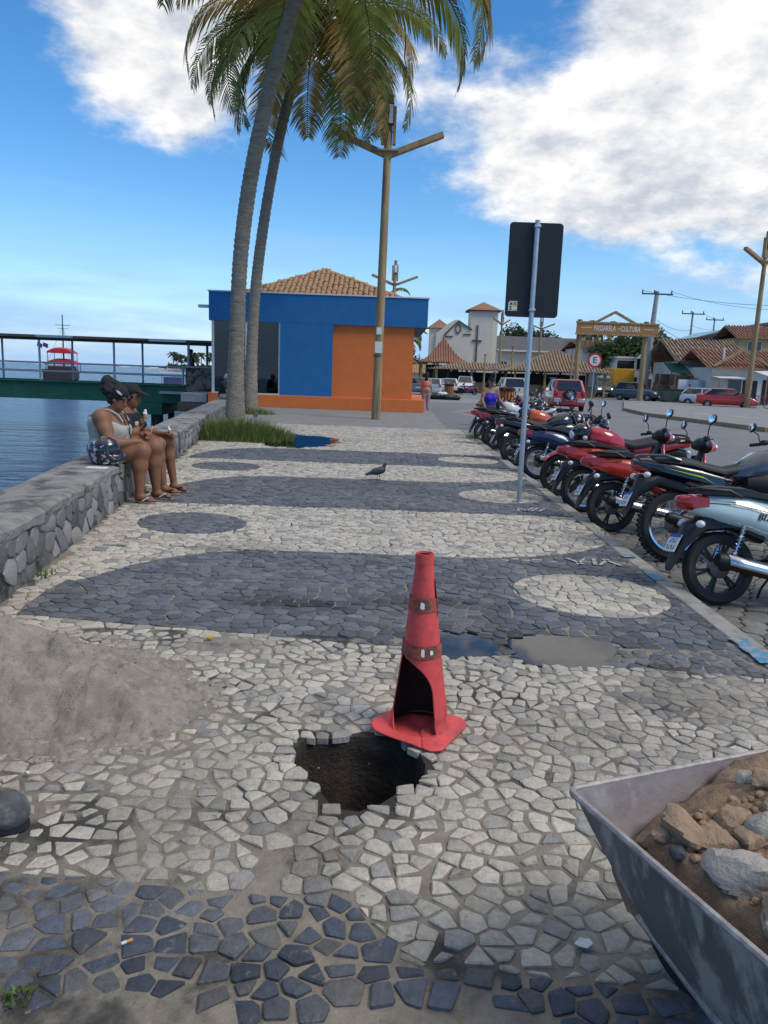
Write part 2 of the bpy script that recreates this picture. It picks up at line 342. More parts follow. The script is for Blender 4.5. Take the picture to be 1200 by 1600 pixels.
# ================================================================ mosaic pavement
HOLE = [(-.345, 2.80), (-.33, 2.90), (-.285, 2.985), (-.18, 2.99), (-.07, 3.02), (.06, 3.0), (.165, 2.95), (.20, 2.80), (.185, 2.64), (.10, 2.60), (.02, 2.50), (-.05, 2.455), (-.14, 2.47), (-.20, 2.58), (-.26, 2.68)]
def inpoly(x, y, P):
    r = False; j = len(P)-1
    for i in range(len(P)):
        if (P[i][1] > y) != (P[j][1] > y) and x < (P[j][0]-P[i][0])*(y-P[i][1])/(P[j][1]-P[i][1])+P[i][0]: r = not r
        j = i
    return r
def holedist(x, y): return min(math.hypot(x-a, y-b) for a, b in HOLE)
PUD = [(.44, 4.20, .27, .19), (1.06, 4.17, .30, .27), (-2.0, 16.9, .85, 1.5)]
def puddle(x, y):
    d = 0
    for a, b, u, v in PUD:
        q = math.hypot((x-a)/u, (y-b)/v)
        if q < 1.6: d = max(d, .034*(1-sstep(.55, 1.45, q+.25*fn(x*6, y*6))))
    return d
EDG = [4.12, 6.32, 8.46, 10.93, 12.82, 14.96]
def dark_side(x, y):                                 # signed: >0 dark stone, <0 white stone; metres to the border, roughly
    if y < 3:
        yb = 2.03+.03*math.sin(x*5) if x < -.12 else (2.03-sstep(-.12, .12, x)*.27-.10*max(0, x-.1))
        return yb-y
    y2 = y+.14*x if y < 5.2 else y
    if y2 < EDG[0]: f = y2-EDG[0]
    elif y2 > EDG[-1]: f = EDG[-1]-y2
    else:
        i = max(k for k in range(6) if EDG[k] <= y2); lo, hi = EDG[i], EDG[min(i+1, 5)]; yc, hw = (lo+hi)/2, (hi-lo)/2; f = hw-abs(y2-yc)
        wx = wallx(y)+.15
        if i % 2 == 0:
            if x < wx+1.6: f = min(f, (1-math.hypot((x-wx-1.6)/1.6, (y2-lo)/(hi-lo)))*hw)
            c = math.hypot(x-1.50, y-(yc+.12)); f = min(f, c-.55)
        else:
            f2 = f
            if x > .6: f2 = min(f2, (1-math.hypot((x-.6)/2.0, (hi-y2)/(hi-lo)))*hw)
            c = math.hypot(x-(wx+.72), y-yc); f = -min(f2, c-.53)
    return f
STAINS = [(-.55, 4.85, .75, .22, .6), (.35, 5.0, .7, .2, .55), (1.55, 3.6, .45, .45, .5), (-.85, 4.05, .35, .14, .6), (.75, 4.3, .9, .32, .45), (-.2, 2.3, .16, .5, .45), (-1.2, 6.4, .6, .3, .3), (1.0, 3.1, .5, .3, .3), (-.3, 1.7, 1.0, .22, .4), (.9, 2.0, .6, .35, .35)]
def clip_poly(P, nx, ny, d):                         # keep nx*x+ny*y<=d
    out = []; n = len(P)
    for i in range(n):
        a, b = P[i], P[(i+1) % n]; da = nx*a[0]+ny*a[1]-d; db = nx*b[0]+ny*b[1]-d
        if da <= 0: out.append(a)
        if (da < 0 < db) or (db < 0 < da):
            t = da/(da-db); out.append((a[0]+(b[0]-a[0])*t, a[1]+(b[1]-a[1])*t))
    return out
def cells(x0, x1, y0, y1, sx, sy, jit, rng, keep=None, off=.6):
    nx, ny = int((x1-x0)/sx)+3, int((y1-y0)/sy)+3; P = {}
    for j in range(-1, ny):
        for i in range(-1, nx): P[i, j] = (x0+(i+off*(j*.37 % 1))*sx+rng.uniform(-jit, jit)*sx, y0+j*sy+rng.uniform(-jit, jit)*sy)
    for (i, j), p in P.items():
        if not (x0 <= p[0] <= x1 and y0 <= p[1] <= y1) or (keep and not keep(*p)): continue
        q = [(p[0]-sx*1.3, p[1]-sy*1.3), (p[0]+sx*1.3, p[1]-sy*1.3), (p[0]+sx*1.3, p[1]+sy*1.3), (p[0]-sx*1.3, p[1]+sy*1.3)]
        for dj in (-1, 0, 1, -2, 2):
            for di in ((-1, 1, 0, -2, 2) if abs(dj) < 2 else (-1, 0, 1)):
                if di == dj == 0: continue
                r = P.get((i+di, j+dj))
                if r is None: continue
                nx_, ny_ = r[0]-p[0], r[1]-p[1]; q = clip_poly(q, nx_, ny_, (r[0]**2+r[1]**2-p[0]**2-p[1]**2)/2)
                if len(q) < 3: break
            if len(q) < 3: break
        if len(q) >= 3: yield p, q
def area(P): return abs(sum(P[i][0]*P[(i+1) % len(P)][1]-P[(i+1) % len(P)][0]*P[i][1] for i in range(len(P))))/2
def cen(P): return sum(p[0] for p in P)/len(P), sum(p[1] for p in P)/len(P)
def clean(P, eps):
    out = []
    for i, p in enumerate(P):
        q = P[(i+1) % len(P)]
        if math.hypot(p[0]-q[0], p[1]-q[1]) > eps: out.append(p)
    return out if len(out) >= 3 else P
def stone_geo(P, gap, z, depth, rng, ch=.006, tilt=.05, rj=.004, ln=None):
    P = clean(P, ln or .018); cx, cy = cen(P); n = len(P); A = area(P); s = max(.5, 1-gap/max(.02, math.sqrt(A)))
    tx, ty = rng.uniform(-tilt, tilt), rng.uniform(-tilt, tilt); base = []; R = []
    for x, y in P:
        R.append((cx+(x-cx)*s+rng.uniform(-rj, rj), cy+(y-cy)*s+rng.uniform(-rj, rj)))
    # blunt every corner a little so the stone does not look cut by a machine
    Q = []
    for i in range(n):
        a, b, c = R[i-1], R[i], R[(i+1) % n]; k = rng.uniform(.04, .11)
        Q += [(b[0]+(a[0]-b[0])*k, b[1]+(a[1]-b[1])*k), (b[0]+(c[0]-b[0])*k, b[1]+(c[1]-b[1])*k)]
    m = len(Q); vs = []; q = 1-ch/max(.02, math.sqrt(A)*.5)*1.3
    for x, y in Q: vs.append((x, y, z-depth))
    for x, y in Q: vs.append((x, y, z-ch*.8+(x-cx)*tx+(y-cy)*ty))
    for x, y in Q:
        x2, y2 = cx+(x-cx)*q, cy+(y-cy)*q; vs.append((x2, y2, z+(x2-cx)*tx+(y2-cy)*ty+rng.uniform(-.0012, .0012)))
    vs.append((cx, cy, z+rng.uniform(-.001, .0025)))
    fs = [(i, (i+1) % m, m+(i+1) % m, m+i) for i in range(m)]+[(m+i, m+(i+1) % m, 2*m+(i+1) % m, 2*m+i) for i in range(m)]+[(2*m+i, 2*m+(i+1) % m, 3*m) for i in range(m)]
    return vs, fs
def emit_stones(L, m, parent, nparts, name, rest_label):
    L.sort(key=lambda s: -s[0])
    for k, (w, vs, fs, col) in enumerate(L[:nparts]):
        b = MB(); b.col = col; b.add(vs, fs); b.build(name, m, parent, smooth=30, fix=False)
    b = MB()
    for w, vs, fs, col in L[nparts:]: b.col = col; b.add(vs, fs)
    tag(b.build(rest_label, m, parent, smooth=30, fix=False), kind='stuff')
def screen_w(x, y, A):                               # rough apparent size, only used to choose which pieces become single parts
    if y < .9 or abs(x) > .55*y+.25: return 0
    return math.sqrt(A)/math.hypot(x, y, 1.5)
pavement = None
def make_pavement():
    global pavement
    rng = random.Random(5)
    # bedding sheet with the hole left open, sunk under the puddles
    mb = MB(); idx = {}
    ys = [0.6+.06*k for k in range(66)]; ys = ys+[ys[-1]+.25*(k+1) for k in range(71)]
    ys = [y for y in ys if y < 21.85]+[21.9]
    nxs = 92
    def X(i, y): a, b = wallx(y)-.05, 2.115; return a+(b-a)*i/nxs
    for j, y in enumerate(ys):
        for i in range(nxs+1):
            x = X(i, y); idx[i, j] = len(mb.v); mb.v.append((x, y, -.0075-puddle(x, y)+.004*fn(x*3, y*3)*min(1, holedist(x, y)*2)))
    for j in range(len(ys)-1):
        for i in range(nxs):
            x, y = (X(i, ys[j])+X(i+1, ys[j]))/2, (ys[j]+ys[j+1])/2
            if inpoly(x, y, HOLE) or holedist(x, y) < .06: continue
            mb.f.append((idx[i, j], idx[i+1, j], idx[i+1, j+1], idx[i, j+1]))
    pavement = tag(mb.build('pavement', 'mortar', smooth=60, fix=False), kind='structure')
    L = []
    def keep(x, y):
        return wallx(y)+.03 < x < 2.10 and not inpoly(x, y, HOLE)
    for zone, (y0, y1, sx, sy, jit) in enumerate(((.7, 4.2, .080, .068, .37), (4.2, 21.9, .098, .088, .33))):
        for p, P in cells(-5.2, 2.2, y0, y1, sx, sy, jit, rng, keep):
            x, y = p
            if zone == 0:
                if y < 1.60+.05*math.sin(x*9) and x < .55: continue          # bare worn ground by the photographer
                if 1.9 < y < 2.46 and abs(x+.20+(2.46-y)*.32) < .022: continue
                if holedist(x, y) < .04 and rng.random() < .10: continue
            d = dark_side(x, y); pieces = [(P, d > 0)]
            if abs(d) < .055:
                e = .01; gx = (dark_side(x+e, y)-dark_side(x-e, y))/(2*e); gy = (dark_side(x, y+e)-dark_side(x, y-e))/(2*e); g = math.hypot(gx, gy)
                if g > .2:
                    gx /= g; gy /= g; dd = gx*x+gy*y-d/g
                    a, b = clip_poly(P, gx, gy, dd), clip_poly(P, -gx, -gy, -dd); pieces = []
                    if len(a) > 2 and area(a) > .0014: pieces.append((a, False))
                    if len(b) > 2 and area(b) > .0014: pieces.append((b, True))
                    if not pieces: pieces = [(P, d > 0)]
            for Q, dk in pieces:
                x, y = cen(Q); pd = puddle(x, y)
                fg = 1-sstep(3.6, 4.6, y)
                gap = (.006+.008*rng.random()+.004*fn(x*1.3, y*1.3)) if zone == 0 else .0055+.003*rng.random()
                if dk and zone == 0: gap += .001
                if rng.random() < .05 and zone == 0: gap += .010
                h = rng.uniform(-.0035, .0035)+.005*fn(x*.9, y*.9)-pd
                if zone == 0 and x < -.35: h -= .004*sstep(-.3, -.9, x)
                if dk:
                    v = rng.uniform(.72, 1.3); col = (.095*v, .108*v, .135*v) if y < 3 else (.118*v, .125*v, .138*v)
                    if rng.random() < .10: v2 = rng.uniform(.12, .2); col = (v2, v2*.99, v2*.97)
                    if y > 3 and fn(x*1.1+4, y*1.6) > .28 and rng.random() < .6: col = tuple(c*.55+.075 for c in col)
                else:
                    v = rng.uniform(.80, 1.16); col = (.49*v, .435*v, .355*v)
                    if rng.random() < .13: col = (.31*v, .29*v, .26*v)
                    if rng.random() < .03: col = (.42*v, .36*v, .28*v)
                gr = .16*max(0, fbm(x*.8, y*.8+9))
                for sx_, sy_, ru, rv, am in STAINS:
                    q = math.hypot((x-sx_)/ru, (y-sy_)/rv)+.5*fn(x*5, y*5, 3)
                    if q < 1: gr = max(gr, am*(1-q*q))
                col = tuple(c*(1-gr) for c in col)
                if zone == 0:                        # cement dust trodden over the stones by the works
                    du = (.55*sstep(-.1, -.7, x)*sstep(3.2, 2.6, y)+.25)*sstep(-.25, .35, fbm(x*2.2, y*2.2, 7))*(.5 if dk else 1.)
                    col = tuple(c*(1-du)+m_*du for c, m_ in zip(col, (.31, .275, .225)))
                vs, fs = stone_geo(Q, gap, h, .03, rng, ch=.005 if zone == 0 else .0035, tilt=.045 if zone == 0 else .03, rj=.006 if zone == 0 else .002, ln=.028 if zone == 0 else .022)
                L.append((screen_w(x, y, area(Q)), vs, fs, col))
    emit_stones(L, 'stone', pavement, 300, 'stone', 'mosaic_stones')
make_pavement()
def make_hole():
    rng = random.Random(3); n = len(HOLE); P = []
    for i in range(n):
        a, b = HOLE[i], HOLE[(i+1) % n]
        for t in (0, .33, .67): P.append((a[0]+(b[0]-a[0])*t, a[1]+(b[1]-a[1])*t))
    cx, cy = -.06, 2.74; mb = MB(); rings = []
    for k, (s, z) in enumerate(((1.5, -.0105), (1.0, -.008), (.985, -.05), (1.03, -.11), (1.0, -.18), (.99, -.30), (.97, -.42), (.85, -.52), (.45, -.56), (.05, -.57))):
        r = []
        for i, (x, y) in enumerate(P):
            w = 0 if k < 2 else .035*fbm(x*9, y*9, z*9)
            r.append((cx+(x-cx)*(s+w*2), cy+(y-cy)*(s+w*2), z+(0 if k < 2 else .03*fbm(x*14, y*14, z*5+3)*(1 if k > 6 else .5))))
        rings.append(r)
    mb.loft(rings, caps=False); tag(mb.build('hole', 'soil', smooth=50), 'ragged hole dug through the mosaic pavement beside the cone', 'hole')
    # broken lumps sticking out of its sides
make_hole()
def blob_sheet(name, cx, cy, rx, ry, z, m, seed, parent=None, n=40, amp=.18):
    mb = MB(); vs = [(cx, cy, z)]
    for k in range(n):
        a = 2*math.pi*k/n; r = 1+amp*fn(math.cos(a)*1.6+seed, math.sin(a)*1.6, seed)*2; vs.append((cx+math.cos(a)*rx*r, cy+math.sin(a)*ry*r, z))
    mb.add(vs, [(0, 1+k, 1+(k+1) % n) for k in range(n)]); return mb.build(name, m, parent, smooth=0, fix=False)
for k, (a, b, u, v) in enumerate(PUD):
    tag(blob_sheet('puddle', a, b, u*1.12, v*1.15, -.0125 if k < 2 else -.010, 'puddle_water', k*3.3), ('small deep blue puddle on the dark stones right behind the cone', 'pale grey puddle between the cone and the white stone circle', 'wide shallow puddle in front of the palm trees')[k], 'puddle', 'rain puddles on the promenade')
# ================================================================ kerb, parking strip, road edges
def make_kerb():
    rng = random.Random(8); k0 = tag(MB().bx((2.122, 1.0, -.4), (2.255, 21.9, -.012)).build('kerb', 'kerb_concrete', smooth=0), kind='structure')
    mat('blue_paint', (.08, .24, .36), .6, var=.3, vs=20, col2=(.3, .28, .25), c2s=9, c2t=(.5, .56))
    y = 1.2
    while y < 21.8:
        l = rng.uniform(.85, 1.1); l = min(l, 21.88-y); dz = rng.uniform(-.006, .004); dx = rng.uniform(-.006, .006)
        mb = MB(); mb.bx((2.118+dx, y+.006, -.2), (2.262+dx, y+l-.006, .006+dz)); mb.build('kerb_stone', 'kerb_concrete', k0, bevel=.012); y += l
    for a, b in ((4.02, 4.42), (5.75, 6.0), (6.5, 6.62)):
        mb = MB(); n = 8; vs = []
        for i in range(n+1):
            t = a+(b-a)*i/n; vs += [(2.10+rng.uniform(-.01, .01), t, .0125), (2.20+rng.uniform(-.02, .02), t, .0125)]
        mb.add(vs, [(2*i, 2*i+1, 2*i+3, 2*i+2) for i in range(n)]); mb.build('painted_mark', 'blue_paint', k0, smooth=0)
make_kerb()
def make_strip():
    rng = random.Random(12)
    mat('joint_soil', (.085, .078, .062), .95, var=.35, vs=9, bump=.8, bs=50, col2=(.05, .075, .025), c2s=2.2, c2t=(.55, .66))
    st = sheet('parking_strip', [(2.25, 1.0), (5.6, 1.0), (5.6, 16.2), (2.25, 16.2)], -.122, 'joint_soil'); L = []
    for p, P in cells(2.30, 5.6, 1.2, 16.1, .185, .125, .16, rng, off=1.):
        x, y = cen(P)
        if x-.07 < 2.27: continue
        v = rng.uniform(.75, 1.2); vs, fs = stone_geo(P, .010+.006*rng.random(), -.100+rng.uniform(-.006, .006), .03, rng, ch=.008, tilt=.05, rj=.004)
        L.append((screen_w(x, y, area(P)), vs, fs, (.185*v, .175*v, .155*v)))
    emit_stones(L, 'stone', st, 300, 'cobble', 'parking_cobbles')
make_strip()
def make_marks():
    mat('worn_white_paint', (.46, .45, .43), .7, var=.2, vs=40, col2=(.20, .2, .2), c2s=30, c2t=(.47, .55))
    rng = random.Random(2); par = None
    for (px, py, w) in ((926, 879, .34), (852, 826, .30), (826, 797, .28), (760, 740, .26), (733, 712, .24), (720, 690, .3)):
        c = pg(px, py); mb = MB()
        for i in range(5):
            x = c.x-w/2+w*i/4+rng.uniform(-.02, .02); s = rng.choice((-.05, .06, .02)); h = .07*(1+c.y/12)
            a, b = Vector((x-s, c.y-h, .0095)), Vector((x+s, c.y+h, .0095)); mb.add([a+Vector((-.017, 0, 0)), a+Vector((.017, 0, 0)), b+Vector((.015, 0, 0)), b+Vector((-.015, 0, 0))], [(0, 1, 2, 3)])
        o = tag(mb.build('painted_marking', 'worn_white_paint', smooth=0), kind='structure')
make_marks()
# ================================================================ the sea wall
def make_wall():
    rng = random.Random(21); H = .45; WD = .52; u = Vector((-.135, 1, 0)).normalized(); nrm = Vector((u.y, -u.x, 0))
    w = thing('sea_wall', 'low rubble stone sea wall with a flat worn concrete top along the promenade', 'wall', (wallx(1.0), 1.0, 0))
    l1 = (27.3-1)/u.y
    core = MB(); core.prism([(0, -2.6), (-.006, -2.6), (-WD+.04, -2.6), (-WD+.04, H-.07), (-.006, H-.07), (-.006, 0)], (0, 0, 0), nrm, (0, 0, 1), u*l1); core.build('core', 'wall_mortar', w, smooth=0)
    # cap: a long slab with an uneven, chipped edge
    n = 430; rings = []
    for i in range(n+1):
        s = l1*i/n; e = .030*fbm(s*1.7, 3)+.018*fn(s*6, 1)+.012*fn(s*17, 6); near = 1-sstep(4, 9, s); e -= near*max(0, .09*fn(s*2.3, 8)); zz = .012*fn(s*.8, 4)+.007*fn(s*5, 2)+.005*fn(s*15, 3); th = .085+.03*fn(s*2.1, 5)
        r = [(-WD-.02, H-.09), (-WD-.03, H-.01+zz), (-WD*.66, H+zz*.6+.006*fn(s*3, 7)), (-WD*.33, H+zz+.005*fn(s*3, 9)), (-.03+e, H-.004+zz), (.022+e, H-.028+zz), (.018+e*.8, H-th), (-.03, H-th-.01)]
        rings.append([nrm*a+u*s+Vector((0, 0, b)) for a, b in r])
    MB().loft(rings).build('cap', 'wall_cap', w, smooth=40)
    for p, P in cells(.1, l1-.1, .02, H-.06, .23, .15, .36, rng):
        P = [(min(max(a, .02), l1-.02), min(max(b, -.02), H-.075)) for a, b in P]
        if area(P) < .008: continue
        P = clean(P, .03); cx, cy = cen(P); n = len(P); k = rng.uniform(.88, .98); d = rng.uniform(.0, .011); v = rng.uniform(.6, 1.25); b = MB()
        b.col = rng.choice([(.22*v, .21*v, .19*v), (.25*v, .235*v, .21*v), (.15*v, .145*v, .135*v), (.29*v, .275*v, .25*v)])
        Q = []
        for i in range(n):
            a_, b_, c_ = P[i-1], P[i], P[(i+1) % n]; t = rng.uniform(.12, .25); Q += [(b_[0]+(a_[0]-b_[0])*t, b_[1]+(a_[1]-b_[1])*t), (b_[0]+(c_[0]-b_[0])*t, b_[1]+(c_[1]-b_[1])*t)]
        def ring(s, o): return [u*(cx+(a-cx)*s)+Vector((0, 0, cy+(c-cy)*s))+nrm*(o+rng.uniform(-.003, .003)) for a, c in Q]
        m = len(Q); vs = ring(k, -.03)+ring(k, d-.006)+ring(k*.90, d)+[u*cx+Vector((0, 0, cy))+nrm*(d+rng.uniform(0, .01))]
        fs = [(i, (i+1) % m, m+(i+1) % m, m+i) for i in range(m)]+[(m+i, m+(i+1) % m, 2*m+(i+1) % m, 2*m+i) for i in range(m)]+[(2*m+i, 2*m+(i+1) % m, 3*m) for i in range(m)]
        b.add(vs, fs); b.build('stone', 'stone', w, smooth=30, fix=False)
    return w
make_wall()
# ================================================================ common materials of built things
mat('blue_paint_wall', (.012, .135, .34), .75, var=.10, vs=2.2, bump=.2, bs=30, col2=(.02, .115, .27), c2s=.9, c2t=(.48, .72))
mat('orange_paint_wall', (.66, .165, .040), .8, var=.07, vs=3, bump=.15, bs=40, col2=(.56, .14, .04), c2s=.7, c2t=(.5, .75))
mat('white_trim', (.62, .62, .60), .6, var=.06)
mat('roof_tile', (.42, .235, .12), .85, var=.35, vs=5, bump=.4, bs=60, col2=(.28, .19, .12), c2s=3)
mat('roof_tile_red', (.30, .14, .085), .85, var=.35, vs=4, bump=.4, bs=30, col2=(.2, .11, .07), c2s=2)
mat('wood', (.33, .225, .11), .8, var=.3, vs=6, bump=.6, bs=40, stretch=(1, 1, .12), col2=(.15, .11, .065), c2s=4)
mat('wood_sign', (.34, .16, .05), .7, var=.25, vs=5, stretch=(.15, 1, 1))
mat('metal_grey', (.36, .38, .40), .45, metal=.6, var=.12, vs=12)
mat('metal_dark', (.06, .065, .07), .5, metal=.4, var=.2, vs=10)
mat('galvanised', (.42, .46, .49), .42, metal=.55, var=.15, vs=9)
mat('concrete_pole', (.34, .33, .31), .85, var=.2, vs=4)
mat('pier_green', (.012, .105, .055), .6, var=.2, vs=2.5, col2=(.03, .07, .045), c2s=1.5)
mat('pier_dark', (.035, .04, .04), .8, var=.3)
mat('rust_brown', (.10, .07, .055), .8, var=.3)
mat('paper', (.72, .71, .66), .7, var=.1, vs=30, col2=(.35, .34, .32), c2s=30, c2t=(.55, .6))
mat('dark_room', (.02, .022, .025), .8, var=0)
mat('church_wall', (.74, .60, .43), .85, var=.06, vs=1)
mat('church_grey_shade', (.62, .54, .43), .85, var=.06, vs=1)  # greyer copy of the cream wall, shade mixed in for the front
mat('slate_roof', (.10, .095, .09), .85, var=.2, vs=2)
mat('white_wall', (.64, .60, .54), .85, var=.10, vs=1.2, col2=(.42, .40, .37), c2s=.8, c2t=(.55, .75))
mat('pale_blue_wall', (.27, .46, .50), .85, var=.08, vs=1)
mat('ochre_wall', (.42, .30, .15), .85, var=.12, vs=1)
mat('brown_board', (.19, .12, .075), .85, var=.3, vs=1.5)
mat('canvas_white', (.58, .57, .54), .8, var=.1, vs=2)
mat('canvas_green', (.012, .10, .06), .8, var=.15, vs=2)
mat('bark', (.33, .27, .20), .9, var=.35, vs=5, bump=1., bs=14, dist=.08, stretch=(1, 1, 2.6), col2=(.30, .275, .24), c2s=3.5, c2t=(.52, .68))
mat('bark_dark', (.11, .085, .065), .9, var=.3, vs=4, bump=.8, bs=12, dist=.04)
mat('grass_blade', vcol=True, trl=.3, rough=.6, var=.2, vs=3)
mat('leaf', vcol=True, trl=.5, rough=.5, var=.15, vs=1.5, spec=.4)
def glass_mat(name, tint, ior=1.5):
    m = bpy.data.materials.new(name); MATS[name] = m; m.use_nodes = True; N = m.node_tree.nodes; L = m.node_tree.links; N.clear()
    o = N.new('ShaderNodeOutputMaterial'); mx = N.new('ShaderNodeMixShader'); fr = N.new('ShaderNodeFresnel'); fr.inputs[0].default_value = ior
    tr = N.new('ShaderNodeBsdfTransparent'); tr.inputs[0].default_value = (*tint, 1); gl = N.new('ShaderNodeBsdfGlossy'); gl.inputs['Roughness'].default_value = .02
    L.new(fr.outputs[0], mx.inputs[0]); L.new(tr.outputs[0], mx.inputs[1]); L.new(gl.outputs[0], mx.inputs[2]); L.new(mx.outputs[0], o.inputs[0])
glass_mat('window_glass', (.5, .53, .55), 1.6)
mat('car_glass', (.012, .016, .02), .08, var=0, spec=.6, coat=.5)
mat('tyre', (.018, .018, .019), .75, var=.2, vs=20, bump=.3, bs=80)
mat('black_plastic', (.016, .016, .018), .42, var=.15, vs=10, spec=.4)
mat('black_gloss', (.008, .008, .010), .18, var=0, coat=.6)
mat('chrome', (.70, .70, .72), .14, metal=1., var=.05)
mat('alloy', (.42, .43, .45), .35, metal=.8, var=.08)
mat('mirror_glass', (.85, .88, .9), .03, metal=1., var=0)
mat('red_lens', (.35, .012, .012), .2, var=0, coat=.5)
mat('orange_lens', (.55, .2, .03), .25, var=0)
mat('clear_lens', (.65, .66, .68), .12, var=0, coat=.6)
mat('plate_white', (.62, .63, .64), .5, var=.05)
mat('plate_blue', (.02, .07, .35), .5, var=0)
mat('text_dark', (.02, .02, .025), .6, var=0)
mat('text_white', (.75, .74, .70), .6, var=0)
# ================================================================ blue and orange kiosk building
def tile_mesh(r=.115, l=.42):
    mb = MB(); n = 6; vs = []
    for k, (y, rr, z) in enumerate(((0, r, .025), (l, r*.84, 0))):
        for q in (rr, rr-.018):
            for i in range(n+1):
                a = math.pi*i/n; vs.append((q*math.cos(a), y, z+q*math.sin(a)*.85))
    m = n+1; f = []
    for i in range(n): f += [(i, i+1, 2*m+i+1, 2*m+i), (m+i+1, m+i, 3*m+i, 3*m+i+1), (i+1, i, m+i, m+i+1)]
    mb.add(vs, f); me = bpy.data.meshes.new('roof_tile'); me.from_pydata(mb.v, [], mb.f); me.materials.append(MATS['roof_tile'])
    me.polygons.foreach_set('use_smooth', [True]*len(me.polygons)); return me
def hip_tiles(apex, base, parent, tm, sp=.217, ln=.36, single=True, seed=1):
    # base: two eave corners (a->b), apex point; columns of barrel tiles climbing the triangle
    rng = random.Random(seed); a, b, p = Vector(base[0]), Vector(base[1]), Vector(apex); u = (b-a).normalized(); t = (p-a).dot(u); foot = a+u*t; up = p-foot; SL = up.length; up.normalize(); nrm = u.cross(up)
    W = (b-a).length; n = int(W/sp); out = []
    for i in range(n):
        x = (i+.5)*W/n; lim = SL*(x/t if x < t else (W-x)/(W-t)); k = 0
        while k*ln < lim-.12:
            o = foot+u*(x-t)+up*(k*ln)+nrm*(.02+rng.uniform(-.008, .012)); R = Matrix((u, up, nrm)).transposed().to_4x4() @ Matrix.Rotation(rng.uniform(-.05, .05), 4, 'Z') @ Matrix.Rotation(rad(3), 4, 'X'); out.append(Matrix.Translation(o) @ R); k += 1
    if single:
        for M in out: o = link('roof_tile', tm, parent); o.matrix_local = M
    else:
        mb = MB()
        for M in out: mb.add([M @ v.co for v in tm.vertices], [tuple(q.vertices) for q in tm.polygons])
        tag(mb.build('roof_tiles', 'roof_tile', parent, fix=False), kind='stuff')
